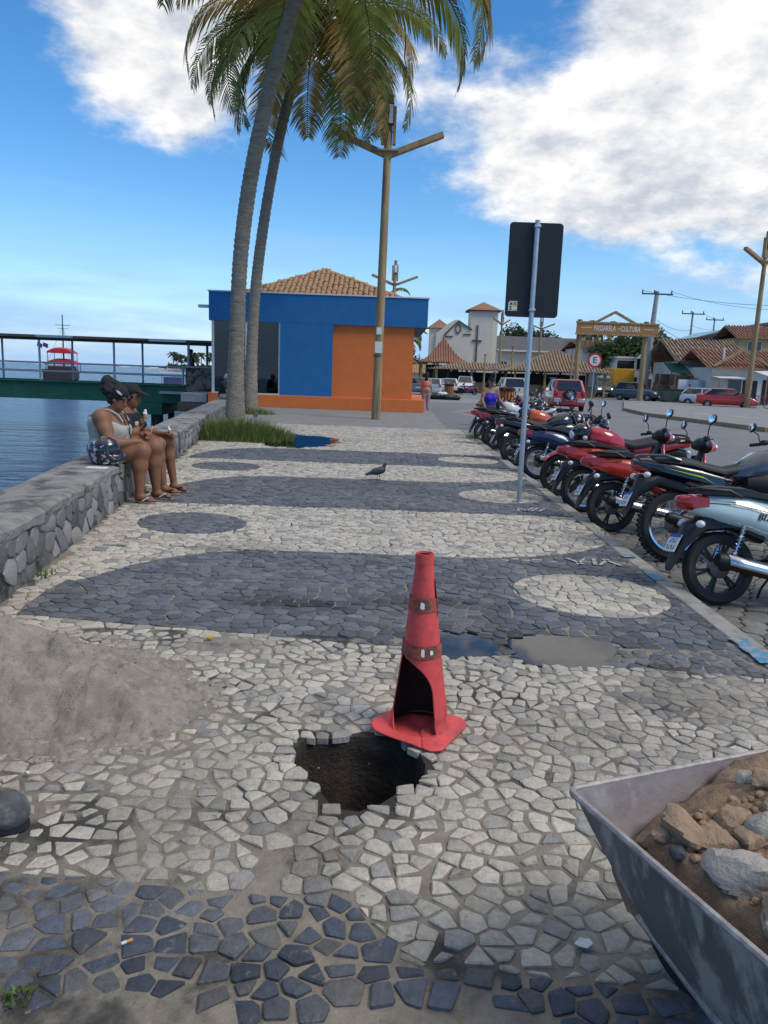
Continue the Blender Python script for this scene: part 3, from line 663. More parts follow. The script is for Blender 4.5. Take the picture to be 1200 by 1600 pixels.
def kiosk():
    Y = 31.4; k = thing('kiosk_building', 'blue and orange painted kiosk building with glass corner and clay tile roof', 'building', (-2.9, Y, 0)); o = Vector((-2.9, Y, 0))
    def B(nm, m, a, b, bev=0.): return MB().bx(Vector(a)-o, Vector(b)-o).build(nm, m, k, smooth=0, bevel=bev)
    B('plinth', 'orange_paint_wall', (-7.3, Y-.02, -.01), (1.47, Y+7.5, .50), .02)
    B('wall', 'orange_paint_wall', (-2.32, Y+.16, .497), (.95, Y+7.0, 3.37))
    B('blue_panel', 'blue_paint_wall', (-4.40, Y+.0, .497), (-2.30, Y+.45, 3.37))
    B('back_wall', 'metal_dark', (-7.1, Y+6.8, .5), (-2.3, Y+7.0, 3.37))
    f = B('fascia', 'blue_paint_wall', (-7.25, Y-.005, 3.355), (1.46, Y+7.8, 4.47)); B('flashing', 'white_trim', (-7.29, Y-.04, 4.472), (1.50, Y+7.84, 4.52))
    for x in (-7.1, -5.75): B('mullion', 'white_trim', (x-.05, Y+.03, .5), (x+.05, Y+.13, 3.37))
    B('window_frame', 'white_trim', (-4.46, Y+.03, .5), (-4.403, Y+.13, 3.37)); B('window_sill', 'white_trim', (-7.14, Y+.0, .502), (-4.405, Y+.16, .545))
    for a, b in ((-7.05, -5.8), (-5.7, -4.46)): B('window_pane', 'window_glass', (a, Y+.07, .545), (b, Y+.085, 3.36))
    B('side_pane', 'window_glass', (-7.08, Y+.13, .5), (-7.065, Y+4.5, 3.36)); B('inner_floor', 'metal_dark', (-7.0, Y+.2, .503), (-2.4, Y+6.7, .52)); B('ceiling', 'metal_grey', (-7.0, Y+.2, 3.33), (-2.4, Y+6.7, 3.352))
    B('blue_screen', 'blue_paint_wall', (-6.9, Y+1.4, .52), (-6.1, Y+1.5, 2.0)); B('counter', 'metal_dark', (-5.2, Y+2.0, .52), (-4.5, Y+2.7, 1.6)); B('gutter_pipe', 'white_trim', (-7.75, Y+.3, 3.85), (-7.25, Y+.45, 3.97))
    ap = Vector((-3.0, Y+4.0, 5.86))-o; c = [Vector(q)-o for q in ((-6.2, Y+.75, 4.42), (.55, Y+.75, 4.42), (.55, Y+7.2, 4.42), (-6.2, Y+7.2, 4.42))]
    r = MB().add(c+[ap], [(0, 1, 4), (1, 2, 4), (2, 3, 4), (3, 0, 4), (3, 2, 1, 0)]).build('roof', 'roof_tile_red', k, smooth=0)
    tm = tile_mesh(); hip_tiles(ap, (c[0], c[1]), r, tm); hip_tiles(ap, (c[1], c[2]), r, tm, single=False); hip_tiles(ap, (c[3], c[0]), r, tm, single=False)
    mb = MB()
    for q in c: mb.tube([q.lerp(ap, t)+Vector((0, 0, .06+.02*math.sin(t*40))) for t in [i/12 for i in range(13)]], .085, 6)
    mb.build('ridge_caps', 'roof_tile', r)
    # plant in its tall pot behind the glass
    p = thing('potted_plant', 'leafy plant in a tall grey pot behind the kiosk glass', 'plant', (-5.15, Y+.75, .52))
    MB().lathe([(.01, 0), (.2, 0), (.27, 1.05), (.24, 1.05), (.2, .95), (.01, .95)], 16).build('pot', 'concrete_pole', p)
    rng = random.Random(4); mb = MB(); st = MB()
    for i in range(9):
        a = rng.uniform(0, 6.28); tip = Vector((math.cos(a)*rng.uniform(.1, .5), math.sin(a)*rng.uniform(.1, .4), rng.uniform(1.5, 2.2))); st.tube([(0, 0, .9), (tip.x*.4, tip.y*.4, 1.35), tip], .012, 5)
        for j in range(28):
            q = tip*rng.uniform(.7, 1.05)+Vector((rng.gauss(0, .14), rng.gauss(0, .14), rng.gauss(0, .14))); d = Vector((rng.gauss(0, 1), rng.gauss(0, 1), rng.gauss(-.3, .6))).normalized(); w = d.orthogonal().normalized()*.035; v = rng.uniform(.7, 1.3); mb.col = (.03*v, .09*v, .025*v)
            mb.add([q, q+d*.09+w, q+d*.18, q+d*.09-w], [(0, 1, 2, 3)])
    st.build('stem', 'bark_dark', p); mb.build('leaves', 'leaf', p, smooth=0, fix=False)
kiosk()
# ================================================================ wooden lamp posts
def lamp_post():
    t = thing('wooden_lamp_post', '', 'lamp post', (0, 0, 0))
    MB().tube([(0, 0, 0), (.03, 0, 3), (.06, 0, 6), (.09, 0, 8.6)], [.155, .145, .13, .12], 12).build('pole', 'wood', t)
    for s in (-1, 1):
        MB().bar((.09-s*.12, 0, 8.18), (.09+s*1.72, .05, 8.92), .17, .24, up=(0, 1, 0)).build('arm', 'wood', t, bevel=.01)
    MB().bar((-.25, -.10, 8.36), (.43, -.10, 8.36), .06, .20, up=(0, 1, 0)).build('cross_brace', 'wood', t, bevel=.008)
    MB().tube([(.09, 0, 8.55), (.13, 0, 10.0)], [.12, .11], 10).build('top_post', 'wood', t)
    for dx in (-.08, .28): MB().box((dx, -.02, 9.1), (.10, .2, 1.1)).build('side_board', 'wood', t, bevel=.01)
    fl = MB().box((.13, -.16, 9.4), (.24, .09, .62)).build('floodlight', 'metal_dark', t, bevel=.01); MB().box((.13, -.21, 9.4), (.19, .02, .54)).build('lens', 'clear_lens', fl)
    return t
LP = lamp_post(); LP.location = (-.39, 25.7, 0); tag(LP, 'tall wooden lamp post with V shaped arms in front of the orange wall', group='wooden V armed lamp posts')
for z, h, w in ((2.5, .22, .17), (1.98, .36, .24)):
    MB().box((.02, -.165, z+.36), (w, .008, h)).build('notice', 'paper', LP)
MB().lathe([(.158, 2.05), (.163, 2.05), (.163, 2.09), (.158, 2.09)], 14).build('strap', 'metal_dark', LP)
for (px, py, Y, lab, rz) in ((617, 442, 56, 'wooden lamp post rising behind the kiosk tile roof', .1), (846, 512, 92, 'wooden lamp post right beside the black sign back, near the church nave', -.2), (1197, 398, 57, 'wooden lamp post cut by the right edge of the picture beside the bicycle', .5), (785, 505, 100, 'wooden lamp post in front of the church nave left of the black sign', .8)):
    c = py_(px, py, Y); o = copy_tree(LP)
    for ch in list(o.children):
        if ch.name.startswith(('notice', 'strap')): bpy.data.objects.remove(ch)
    o.location = (c.x-.1, Y, -.13); o.rotation_euler = (0, 0, rz); s = max(.75, min(1.25, (c.z+.13)/8.4)); o.scale = (s, s, s); o['label'] = lab
# ================================================================ sign seen from behind
def sign_back():
    t = thing('traffic_sign', 'back of a tall black rectangular sign on a galvanised pole by the kerb', 'sign', (1.655, 9.35, 0))
    MB().cyl((0, 0, -.05), (0, 0, 3.31), .030, seg=14).build('pole', 'galvanised', t)
    def rr(w, h, r, n=6): return [(sx*(w/2-r)+r*math.cos(a), sz*(h/2-r)+r*math.sin(a)) for sx, sz, a0 in ((1, 1, 0), (-1, 1, 90), (-1, -1, 180), (1, -1, 270)) for a in [rad(a0+90*i/n) for i in range(n+1)]]
    mat('sign_black', (.011, .013, .017), .5, var=.15, vs=6)
    p = MB().prism(rr(.625, 1.07, .045), (-.0, .036, 2.755), (1, 0, 0), (0, 0, 1), (0, .006, 0)).build('panel', 'sign_black', t, smooth=0)
    for z in (3.24, 2.30): MB().box((0, -.0, z), (.075, .075, .03)).build('clamp', 'galvanised', t, bevel=.006)
    mat('sticker_yellow', (.62, .40, .13), .6, var=.1, vs=30); mat('sticker_white', (.70, .68, .60), .6, var=.05)
    s = MB().prism([(-.052, -.056), (.052, -.056), (.052, .056), (-.03, .056), (-.052, .035)], (-.223, .0325, 2.345), (1, 0, 0), (0, 0, 1), (0, .003, 0)).build('sticker', 'sticker_white', p, smooth=0)
    b = MB(); b.box((-.197, .0315, 2.368), (.044, .001, .05)); b.box((-.197, .0315, 2.30), (.044, .001, .013)); b.build('sticker_print', 'sticker_yellow', p, smooth=0)
    b = MB(); b.prism([(-.02, -.016), (.018, -.016), (.018, .006), (0, .02)], (-.245, .0312, 2.372), (1, 0, 0), (0, 0, 1), (0, .001, 0)); b.box((-.247, .0315, 2.335), (.034, .001, .012)); b.box((-.247, .0315, 2.308), (.024, .001, .022)); b.build('sticker_emblem', 'metal_dark', p, smooth=0)
    R = Matrix.Rotation(math.pi/2, 4, 'X')
    for z, w in ((2.383, 'SEM'), (2.362, 'CAIR')): text_mesh('sticker_word', w, 'text_dark', .02, Matrix.Translation((-.197, .0305, z)) @ R, p, .0002)
sign_back()
# ================================================================ palms
def frond(rng, L, az, el, droop, green, twist=0.):
    """mid rib and leaflets of one coconut frond, starting at the origin"""
    pts = []; n = 14; p = Vector((0, 0, 0)); e = el; h = Vector((math.cos(az), math.sin(az), 0)); pts.append(p.copy())
    for i in range(n):
        p = p+(h*math.cos(e)+Vector((0, 0, math.sin(e))))*(L/n); pts.append(p.copy()); e -= droop*(.35+1.1*i/n)/n*1.6
    rib = MB(); rib.tube(pts, [.035*(1-i/(n+1))+.005 for i in range(n+1)], 5); lf = MB(); side = Vector((0, 0, 1)).cross(h).normalized()
    m = 66
    for i in range(m):
        t = .10+.90*i/m; q = t*n; k = min(int(q), n-1); base = pts[k].lerp(pts[k+1], q-k); T = (pts[min(k+1, n)]-pts[k]).normalized(); up = side.cross(T)*-1
        up = T.cross(side); l = L*.27*(math.sin(math.pi*min(1, t*.86+.12))**.7)*rng.uniform(.8, 1.1)
        for s in (-1, 1):
            if rng.random() < .07: continue
            sag = rng.uniform(.25, .6); d = (side*s*.85+T*.55-up*.05).normalized(); d2 = (d+Vector((0, 0, -1))*sag).normalized(); d3 = (d+Vector((0, 0, -1))*sag*2.2).normalized()
            a = base; b = a+d*l*.35; c = b+d2*l*.35; e2 = c+d3*l*.3; w = T*(.036*rng.uniform(.8, 1.2)); v = rng.uniform(.75, 1.25); g = green if rng.random() > .12 else tuple(x*.5+y for x, y in zip(green, (.09, .065, .01))); lf.col = tuple(x*v for x in g)
            if t > .8 and rng.random() < .3: lf.col = (.17*v, .12*v, .035*v)
            lf.add([a-w*.5, a+w*.5, b+w, b-w, c+w*.8, c-w*.8, e2], [(0, 1, 2, 3), (3, 2, 4, 5), (5, 4, 6)])
    return rib, lf
def palm(label, path, radii, crown_fr, seed, name='coconut_palm', group=None, nuts=True):
    rng = random.Random(seed); b0 = Vector(path[0]); t = thing(name, label, 'palm tree', b0, group=group)
    P = [Vector(p)-b0 for p in path]; D = []                      # smooth the path
    for i in range(len(P)-1):
        p0, p1, p2, p3 = P[max(i-1, 0)], P[i], P[i+1], P[min(i+2, len(P)-1)]
        for k in range(22):
            u = k/22; D.append((.5*((2*p1)+(p2-p0)*u+(2*p0-5*p1+4*p2-p3)*u*u+(3*p1-p0-3*p2+p3)*u**3), radii[i]+(radii[i+1]-radii[i])*u))
    D.append((P[-1], radii[-1])); pts = [d[0] for d in D]; rs = [d[1]*(1+.045*(1 if i % 2 else -1)+.07*fn(i*.7, seed)) for i, d in enumerate(D)]
    pts.insert(0, Vector((0, 0, -.15))); rs.insert(0, radii[0]*1.15); MB().tube(pts, rs, 14).build('trunk', 'bark', t, smooth=80)
    cr = bpy.data.objects.new('crown', None); C.objects.link(cr); cr.parent = t; cr.location = P[-1]
    for (az, el, L, dr, dry) in crown_fr:
        g = (.19, .215, .045) if not dry else (.40, .27, .08)
        rib, lf = frond(rng, L, rad(az), rad(el), dr, g); f = rib.build('frond', MATS['frond_rib'], cr); lf.build('leaflets', 'leaf', f, smooth=0, fix=False)
    if nuts:
        for i in range(9):
            a = rng.uniform(0, 6.28); MB().ell((math.cos(a)*.28, math.sin(a)*.28, -.25+rng.uniform(-.15, .12)), (.12, .12, .15), 10, 8).build('coconut', 'coconut', cr)
        for i in range(14):
            a = i*.9; d = Vector((math.cos(a), math.sin(a), .35)); MB().tube([d*.12+Vector((0, 0, -.3)), d*.3, d*.55+Vector((0, 0, .15))], [.09, .07, .035], 6).build('leaf_base', 'bark_dark', cr)
    return t
mat('frond_rib', (.17, .14, .045), .6, var=.2, vs=4); mat('coconut', (.10, .11, .03), .5, var=.2, vs=6)
rngp = random.Random(31)
def crown(n, seed, L0, dry=.1, top=62, rng_=84):
    r = random.Random(seed); return [((i*137.5+r.uniform(-14, 14)) % 360, top-rng_*(i/n)+r.uniform(-8, 8), L0*r.uniform(.86, 1.1), r.uniform(1.35, 1.9), r.random() < dry) for i in range(n)]
pa = [py_(x, y, 17.5) for x, y in ((367, 684), (368, 600), (371, 500), (376, 400), (388, 300), (407, 200), (432, 100), (462, 0), (500, -110))]; pa[0].z = -.02
palm('nearer coconut palm with thick leaning grey trunk rising out of the grass tuft', pa, [.27, .19, .17, .165, .165, .16, .155, .15, .14], crown(16, 7, 4.7, .1, 66, 58)+[(-8, 12, 5.3, 1.75, True), (-22, 4, 5.4, 1.6, False), (6, -2, 4.9, 1.5, False)], 3, group='promenade palms')
pb = [py_(x, y, 26.5) for x, y in ((391, 645), (393, 560), (397, 480), (405, 400), (420, 300), (440, 200), (468, 100), (500, 30))]; pb[0].z = -.02; pb = [Vector((p.x, 26.5, p.z)) for p in pb]
palm('farther coconut palm with slimmer dark trunk and full crown at the top', pb, [.27, .20, .18, .18, .17, .165, .155, .15], crown(26, 11, 5.3, .25)+[(170, 8, 5.2, 1.5, False), (195, -6, 5.3, 1.4, False), (205, -22, 5.0, 1.2, False), (-30, -25, 5.0, 1.2, True), (-60, -35, 4.8, 1.1, False), (-95, -40, 4.6, 1.0, True), (-15, -8, 5.2, 1.5, False)], 4, group='promenade palms')
c = py_(602, 458, 64); palm('palm top showing behind the kiosk roof beside the far lamp post', [(c.x, 64, -.1), (c.x+.1, 64, 3), (c.x, 64, c.z-.6)], [.2, .16, .13], crown(12, 5, 2.6), 8, nuts=False, group='palms behind the kiosk')
c = py_(650, 530, 75); palm('palm frond crown peeking past the kiosk right corner', [(c.x-.9, 75, -.1), (c.x-.9, 75, 3), (c.x-.9, 75, c.z)], [.2, .16, .13], crown(12, 15, 2.4), 9, nuts=False, group='palms behind the kiosk')
def grass(name, label, cx, cy, rx, ry, n, h, seed, z=0., cat='grass'):
    rng = random.Random(seed); mb = MB()
    for i in range(n):
        a = rng.uniform(0, 6.28); r = math.sqrt(rng.random()); x, y = cx+math.cos(a)*r*rx, cy+math.sin(a)*r*ry; hh = h*rng.uniform(.4, 1.15)*(1.15-.75*r*r); le = rng.uniform(.1, .7); d = Vector((math.cos(a+rng.gauss(0, 1)), math.sin(a+rng.gauss(0, 1)), 0)); w = Vector((-d.y, d.x, 0))*.006
        b = Vector((x, y, z-.03)); m = b+Vector((0, 0, hh*.6))+d*hh*le*.3; t = b+Vector((0, 0, hh*(1-.3*le)))+d*hh*le; v = rng.uniform(.6, 1.3); mb.col = (.125*v, .20*v, .045*v) if rng.random() > .2 else (.26*v, .23*v, .09*v)
        mb.add([b-w, b+w, m+w*.8, m-w*.8, t], [(0, 1, 2, 3), (3, 2, 4)])
    tag(mb.build(name, 'grass_blade', smooth=0, fix=False), label, cat, kind='stuff')
grass('grass_tuft', 'thick green grass tuft around the foot of the nearer palm', -3.35, 16.8, 1.35, 1.0, 5200, .52, 1)
grass('grass_tuft', 'small green weeds around the foot of the farther palm', -4.6, 26.3, .8, .6, 900, .3, 2)
grass('weeds', 'small weeds growing at the far end of the kerb', 2.13, 19.0, .16, 1.0, 260, .14, 3); grass('weeds', 'weeds in the kerb joint beside the red motorcycles', 2.2, 7.6, .07, .35, 130, .07, 4); grass('weeds', 'weeds in the kerb joint near the sign pole', 2.16, 12.2, .06, .7, 130, .08, 5)
grass('weeds', 'dry brown weeds at the foot of the sea wall near the pavement edge', wallx(5.3)+.06, 5.3, .10, .3, 160, .07, 6); grass('weeds', 'green weeds at the wall foot beside the seated women', wallx(8.9)+.06, 8.95, .08, .25, 160, .12, 7); grass('weeds', 'sprig of grass at the bottom left corner', -.84, 1.60, .04, .03, 60, .06, 9)
# ================================================================ pier
def pier():
    Y = 34.0; t = thing('footbridge_pier', 'green girder footbridge pier with railings and a thin roof over the water', 'pier', (-9, Y, 0)); o = Vector((-9, Y, 0)); X0, X1 = -46., -8.9
    def B(nm, m, a, b, par=None): return MB().bx(Vector(a)-o, Vector(b)-o).build(nm, m, par or t, smooth=0, bevel=.01)
    for dy in (0, 2.2): B('girder', 'pier_green', (X0, Y+dy, -.12), (X1, Y+dy+.14, .62)); B('girder_flange', 'pier_green', (X0, Y+dy-.09, .622), (X1, Y+dy+.2, .68))
    B('deck', 'plaza_concrete', (X0, Y+.15, .50), (X1, Y+2.2, .60)); B('step_ledge', 'concrete_pole', (-9.9, Y-.5, .30), (-7.9, Y+2.3, .40))
    x = -12.0; k = 0
    while x > X0:
        for dy in (.05, 2.25):
            p = MB().cyl(Vector((x+(.55 if dy > 1 else 0), Y+dy, .66))-o, Vector((x+(.55 if dy > 1 else 0), Y+dy, 2.5))-o, .05, seg=8).build('post', 'metal_grey', t)
        x -= 3.25; k += 1
    MB().cyl(Vector((-9.0, Y+.05, .4))-o, Vector((-9.0, Y+.05, 1.5))-o, .05, seg=8).build('post', 'metal_grey', t); MB().cyl(Vector((-8.75, Y+.05, .4))-o, Vector((-8.75, Y+.05, 2.5))-o, .06, seg=8).build('post', 'metal_grey', t)
    MB().cyl(Vector((-8.45, Y+2.25, .4))-o, Vector((-8.45, Y+2.25, 2.5))-o, .06, seg=8).build('post', 'metal_grey', t)
    for dy in (.05, 2.25):
        for z in (1.45, 1.08): MB().cyl(Vector((X0, Y+dy, z))-o, Vector((-9.0, Y+dy, z))-o, .032, seg=8).build('rail', 'metal_grey', t)
    MB().cyl(Vector((-9, Y+.05, 1.45))-o, Vector((-7.2, Y-.3, 1.45))-o, .032, seg=8).build('rail', 'metal_grey', t)
    x = X0; k = 0
    while x < -7.6:
        B('roof_panel', ('rust_brown', 'metal_grey', 'rust_brown')[k % 3], (x, Y-.35, 2.50+.01*(k % 2)), (x+1.6, Y+2.6, 2.62)); x += 1.62; k += 1
    B('roof_beam', 'metal_dark', (X0, Y+.0, 2.40), (-7.7, Y+.1, 2.498))
    for cx in (-10.6, -22, -34):
        cp = B('pile_cap', 'pier_green', (cx-.55, Y-.3, -.62), (cx+.75, Y+2.7, -.125))
        for dx in (-.3, .5):
            for dy in (.1, 2.2): MB().cyl(Vector((cx+dx, Y+dy, -3.5))-o, Vector((cx+dx, Y+dy, -.6))-o, .19, seg=10).build('pile', 'rust_brown' if dx < 0 else 'pier_dark', t)
    # concrete landing steps between the pier and the sea wall
    s = thing('landing_steps', 'dark stone landing steps between the pier and the sea wall', 'steps', (-8.0, 30, 0)); o = Vector((-8.0, 30, 0))
    for i in range(7): MB().bx(Vector((-9.3+i*.14, 31.6, -2.2+i*.38))-o, Vector((-7.4, 33.9, -1.84+i*.38))-o).build('step', ('concrete_pole', 'rust_brown')[i % 2] if i < 6 else 'concrete_pole', s, smooth=0, bevel=.02)
    w = thing('weathered_parapet', 'weathered grey parapet panel at the head of the pier', 'parapet', (-8.1, 33.3, .46)); MB().box((0, 0, .5), (1.15, .18, .98)).build('panel', 'wall_mortar', w, bevel=.02)
    MB().box((0, 0, 1.02), (1.2, .24, .06)).build('coping', 'concrete_pole', w, bevel=.01)
pier()
# ================================================================ boats and the far shore
mat('boat_red', (.55, .025, .03), .5, var=.1); mat('boat_hull', (.05, .03, .03), .6, var=.2); mat('flag_blue', (.05, .06, .15), .8, var=.1); mat('white_paint', (.62, .62, .62), .5, var=.05)
def boat():
    b = thing('schooner', 'tourist schooner with red sun awnings and one dark mast moored beyond the pier', 'boat', (-50, 120, SEA), rad(102)); rings = []
    for i in range(13):
        u = i/12; x = -5.5+11*u; w = 2.35*(math.sin(math.pi*min(1, u*.62+.32))**.8)*(1 if u < .9 else (1-(u-.9)*8)); w = max(.06, w); sh = 1.5+1.0*(2*u-1)**2*(1 if u > .5 else .5)
        rings.append([(x, w, sh), (x, w*.96, .6), (x, w*.6, -.3), (x, 0, -.6), (x, -w*.6, -.3), (x, -w*.96, .6), (x, -w, sh)])
    MB().loft(rings, closed=True).build('hull', 'boat_hull', b); MB().box((-.5, 0, 1.7), (8.6, 4.3, .1)).build('rail_strake', 'boat_red', b, bevel=.03)
    MB().box((-1.6, 0, 2.0), (4.6, 3.3, 1.0)).build('cabin', 'boat_hull', b, bevel=.1)
    for z, l, w in ((2.75, 6.2, 4.2), (4.4, 5.2, 3.6)):
        rg = []
        for i in range(9):
            x = -3.6+l*i/8; rg.append([(x, w/2*math.cos(rad(a)), z+.75*math.sin(rad(a))*(1-.15*math.cos(i*1.57))) for a in range(0, 181, 20)])
        MB().loft(rg).build('awning', 'boat_red', b)
        for sx in (-3.4, l-3.8):
            for sy in (-1, 1): MB().cyl((sx, sy*w*.46, 1.7), (sx, sy*w*.46, z+.1), .05, seg=6).build('awning_pole', 'metal_dark', b)
    MB().tube([(-.2, 0, 1.5), (-.2, 0, 10.2)], [.14, .07], 8).build('mast', 'metal_dark', b); MB().bar((-.2, -1.1, 8.6), (-.2, 1.1, 8.6), .07).build('crosstree', 'metal_dark', b); MB().bar((-.2, -.8, 8.1), (-.2, .8, 8.1), .05).build('crosstree', 'metal_dark', b)
    for x, y in ((-4.6, 2), (-4.6, -2), (4.6, 1.4), (4.6, -1.4)): MB().cyl((-.2, 0, 8.4), (x, y, 1.7), .02, seg=4).build('stay', 'metal_dark', b)
    for y in (1.5, 2.3): MB().add([(-3.8, y, 5.0), (-3.8, y+.7, 5.3), (-3.8, y+.6, 5.9), (-3.8, y-.1, 5.6)], [(0, 1, 2, 3)]).build('pennant', 'flag_blue', b, smooth=0, thick=.02)
    m = thing('motor_boat', 'small white motor boat moored left of the kiosk corner', 'boat', py_(280, 583, 88)); m.location.z = SEA; m.rotation_euler = (0, 0, .3)
    rg = []
    for i in range(9):
        u = i/8; w = 1.1*(1-max(0, u-.5)**2*3.6); rg.append([(-3+6*u, w, .95+.3*u), (-3+6*u, w*.7, -.1), (-3+6*u, -w*.7, -.1), (-3+6*u, -w, .95+.3*u)])
    MB().loft(rg).build('hull', 'white_paint', m); MB().box((-.6, 0, 1.45), (2.2, 1.5, .8)).build('cabin', 'flag_blue', m, bevel=.08); MB().box((-.6, 0, 2.3), (3.0, 1.9, .1)).build('canopy', 'white_paint', m, bevel=.03)
    for sx in (-1.9, .7):
        for sy in (-.8, .8): MB().cyl((sx, sy, 1.0), (sx, sy, 2.3), .04, seg=6).build('canopy_pole', 'metal_grey', m)
boat()
mat('sand', (.42, .36, .27), .95, var=.1, vs=.2); mat('foam', (.75, .77, .78), .8, var=.05); mat('far_leaf', vcol=True, trl=.3, rough=.7, var=.1, vs=.2)
def far_shore():
    def strip(nm, pts, m, z):                       # low bank of land: near edge, ridge, far edge
        mb = MB(); n = len(pts); vs = []
        for x, y, w, h in pts: vs += [(x, y, SEA-.3), (x, y+w*.12, SEA+h*.5), (x, y+w*.5, SEA+h), (x, y+w, SEA-.3)]
        mb.add(vs, [(4*i+k, 4*i+4+k, 4*i+5+k, 4*i+1+k) for i in range(n-1) for k in range(3)]); return tag(mb.build(nm, m, smooth=60), kind='structure')
    strip('far_beach', [(-205, 640, 2, 0), (-190, 638, 60, 1.2), (-150, 628, 90, 2.2), (-90, 615, 90, 2.4), (-20, 600, 90, 2.5), (120, 590, 90, 2.5)], 'sand', 0)
    strip('sandbar', [(-760, 1200, 3, .1), (-600, 1190, 25, 1.6), (-480, 1180, 22, 1.2), (-420, 1190, 30, 1.8), (-330, 1180, 10, .6), (-250, 1180, 30, 1.4), (-180, 1180, 3, .1)], 'sand', 0)
    rng = random.Random(17)
    for i in range(9):                               # breakers along the reef
        x = -520+i*52+rng.uniform(-15, 15); mb = MB(); r = []
        for k in range(8): r.append([(x+k*4.5, 1000+rng.uniform(-3, 3)+dy, SEA+dz*math.sin(math.pi*(k+.3)/8)) for dy, dz in ((-2, 0), (-1, 1.0), (1, 1.3), (4, 0))])
        o = mb.loft(r, closed=False, caps=False).build('breaker', 'foam', thick=.05); tag(o, kind='structure')
    # palms on that shore
    mb = MB()
    for k in range(15):
        a = k*2.4; e = 1.0-1.5*(k/15); d = Vector((math.cos(a)*math.cos(e), math.sin(a)*math.cos(e), math.sin(e))); s = Vector((-math.sin(a), math.cos(a), 0)); p = [d*t*3.4-Vector((0, 0, 1))*(t*t*2.2) for t in (0, .35, .7, 1)]; v = .7+.04*(k % 9); mb.col = (.05*v, .075*v, .035*v)
        for sg in (-1, 1): mb.add([p[0], p[0]+s*sg*.2, p[1], p[1]+s*sg*.7-Vector((0, 0, .4)), p[2], p[2]+s*sg*.6-Vector((0, 0, .5)), p[3]], [(0, 1, 3, 2), (2, 3, 5, 4), (4, 5, 6)])
    cm = mb.build('crown', 'far_leaf', None, smooth=0, fix=False); tm = MB().tube([(0, 0, 0), (.3, 0, 4), (0, 0, 7.5)], [.22, .17, .13], 5).build('trunk', 'bark_dark')
    first = True; tags = ['first', 'second', 'third', 'fourth', 'fifth', 'sixth', 'seventh', 'eighth', 'ninth', 'tenth']
    xs = sorted(rng.uniform(-188, -92) for i in range(42))
    for i, x in enumerate(xs):
        y = 650-.2*(x+190)+rng.uniform(-12, 40); t = thing('shore_palm', 'one of the small palms on the distant sandy point left of the kiosk', 'palm tree', (x, y, SEA+1.5), rng.uniform(0, 6), 'palms on the far shore'); s = rng.uniform(.8, 1.7); t.scale = (s*1.15, s*1.15, s)
        if first: c, k = cm, tm; first = False
        else: c, k = cm.copy(), tm.copy(); C.objects.link(c); C.objects.link(k)
        c.parent = t; k.parent = t; c.location = (0, 0, 7.5)
    for j, (x, lab) in enumerate(((-128, 'white seaside house among the far palms, left one'), (-108, 'white seaside house among the far palms, right one'))):
        h = thing('seaside_house', lab, 'house', (x, 640, SEA+1.6)); MB().box((0, 0, 1.6), (9, 6, 3.2)).build('wall', 'white_wall', h, smooth=0); MB().add([(-5, -3.5, 3.2), (5, -3.5, 3.2), (5, 3.5, 3.2), (-5, 3.5, 3.2), (-3, 0, 5), (3, 0, 5)], [(0, 1, 5, 4), (1, 2, 5), (2, 3, 4, 5), (3, 0, 4), (3, 2, 1, 0)]).build('roof', 'roof_tile_red', h, smooth=0)
    o = thing('shore_thicket', 'low green scrub under the palms of the far point', 'scrub', (0, 0, 0)); bpy.data.objects.remove(o)
    mb = MB()
    for i in range(900):
        x = rng.uniform(-186, -60); y = 648+rng.uniform(-6, 30); z = SEA+1.4+abs(rng.gauss(0, 1.5)); v = rng.uniform(.6, 1.3); mb.col = (.05*v, .08*v, .035*v); d = rng.uniform(.6, 1.5); a = rng.uniform(0, 3.1); mb.add([(x-d*math.cos(a), y-d*math.sin(a), z-d), (x+d*math.cos(a), y+d*math.sin(a), z-d*.6), (x+d*.8*math.cos(a), y+d*math.sin(a), z+d), (x-d*.7*math.cos(a), y-d*math.sin(a), z+d*.7)], [(0, 1, 2, 3)])
    tag(mb.build('shore_scrub', 'far_leaf', smooth=0, fix=False), 'low green scrub under the palms of the far point', 'scrub', kind='stuff')
far_shore()
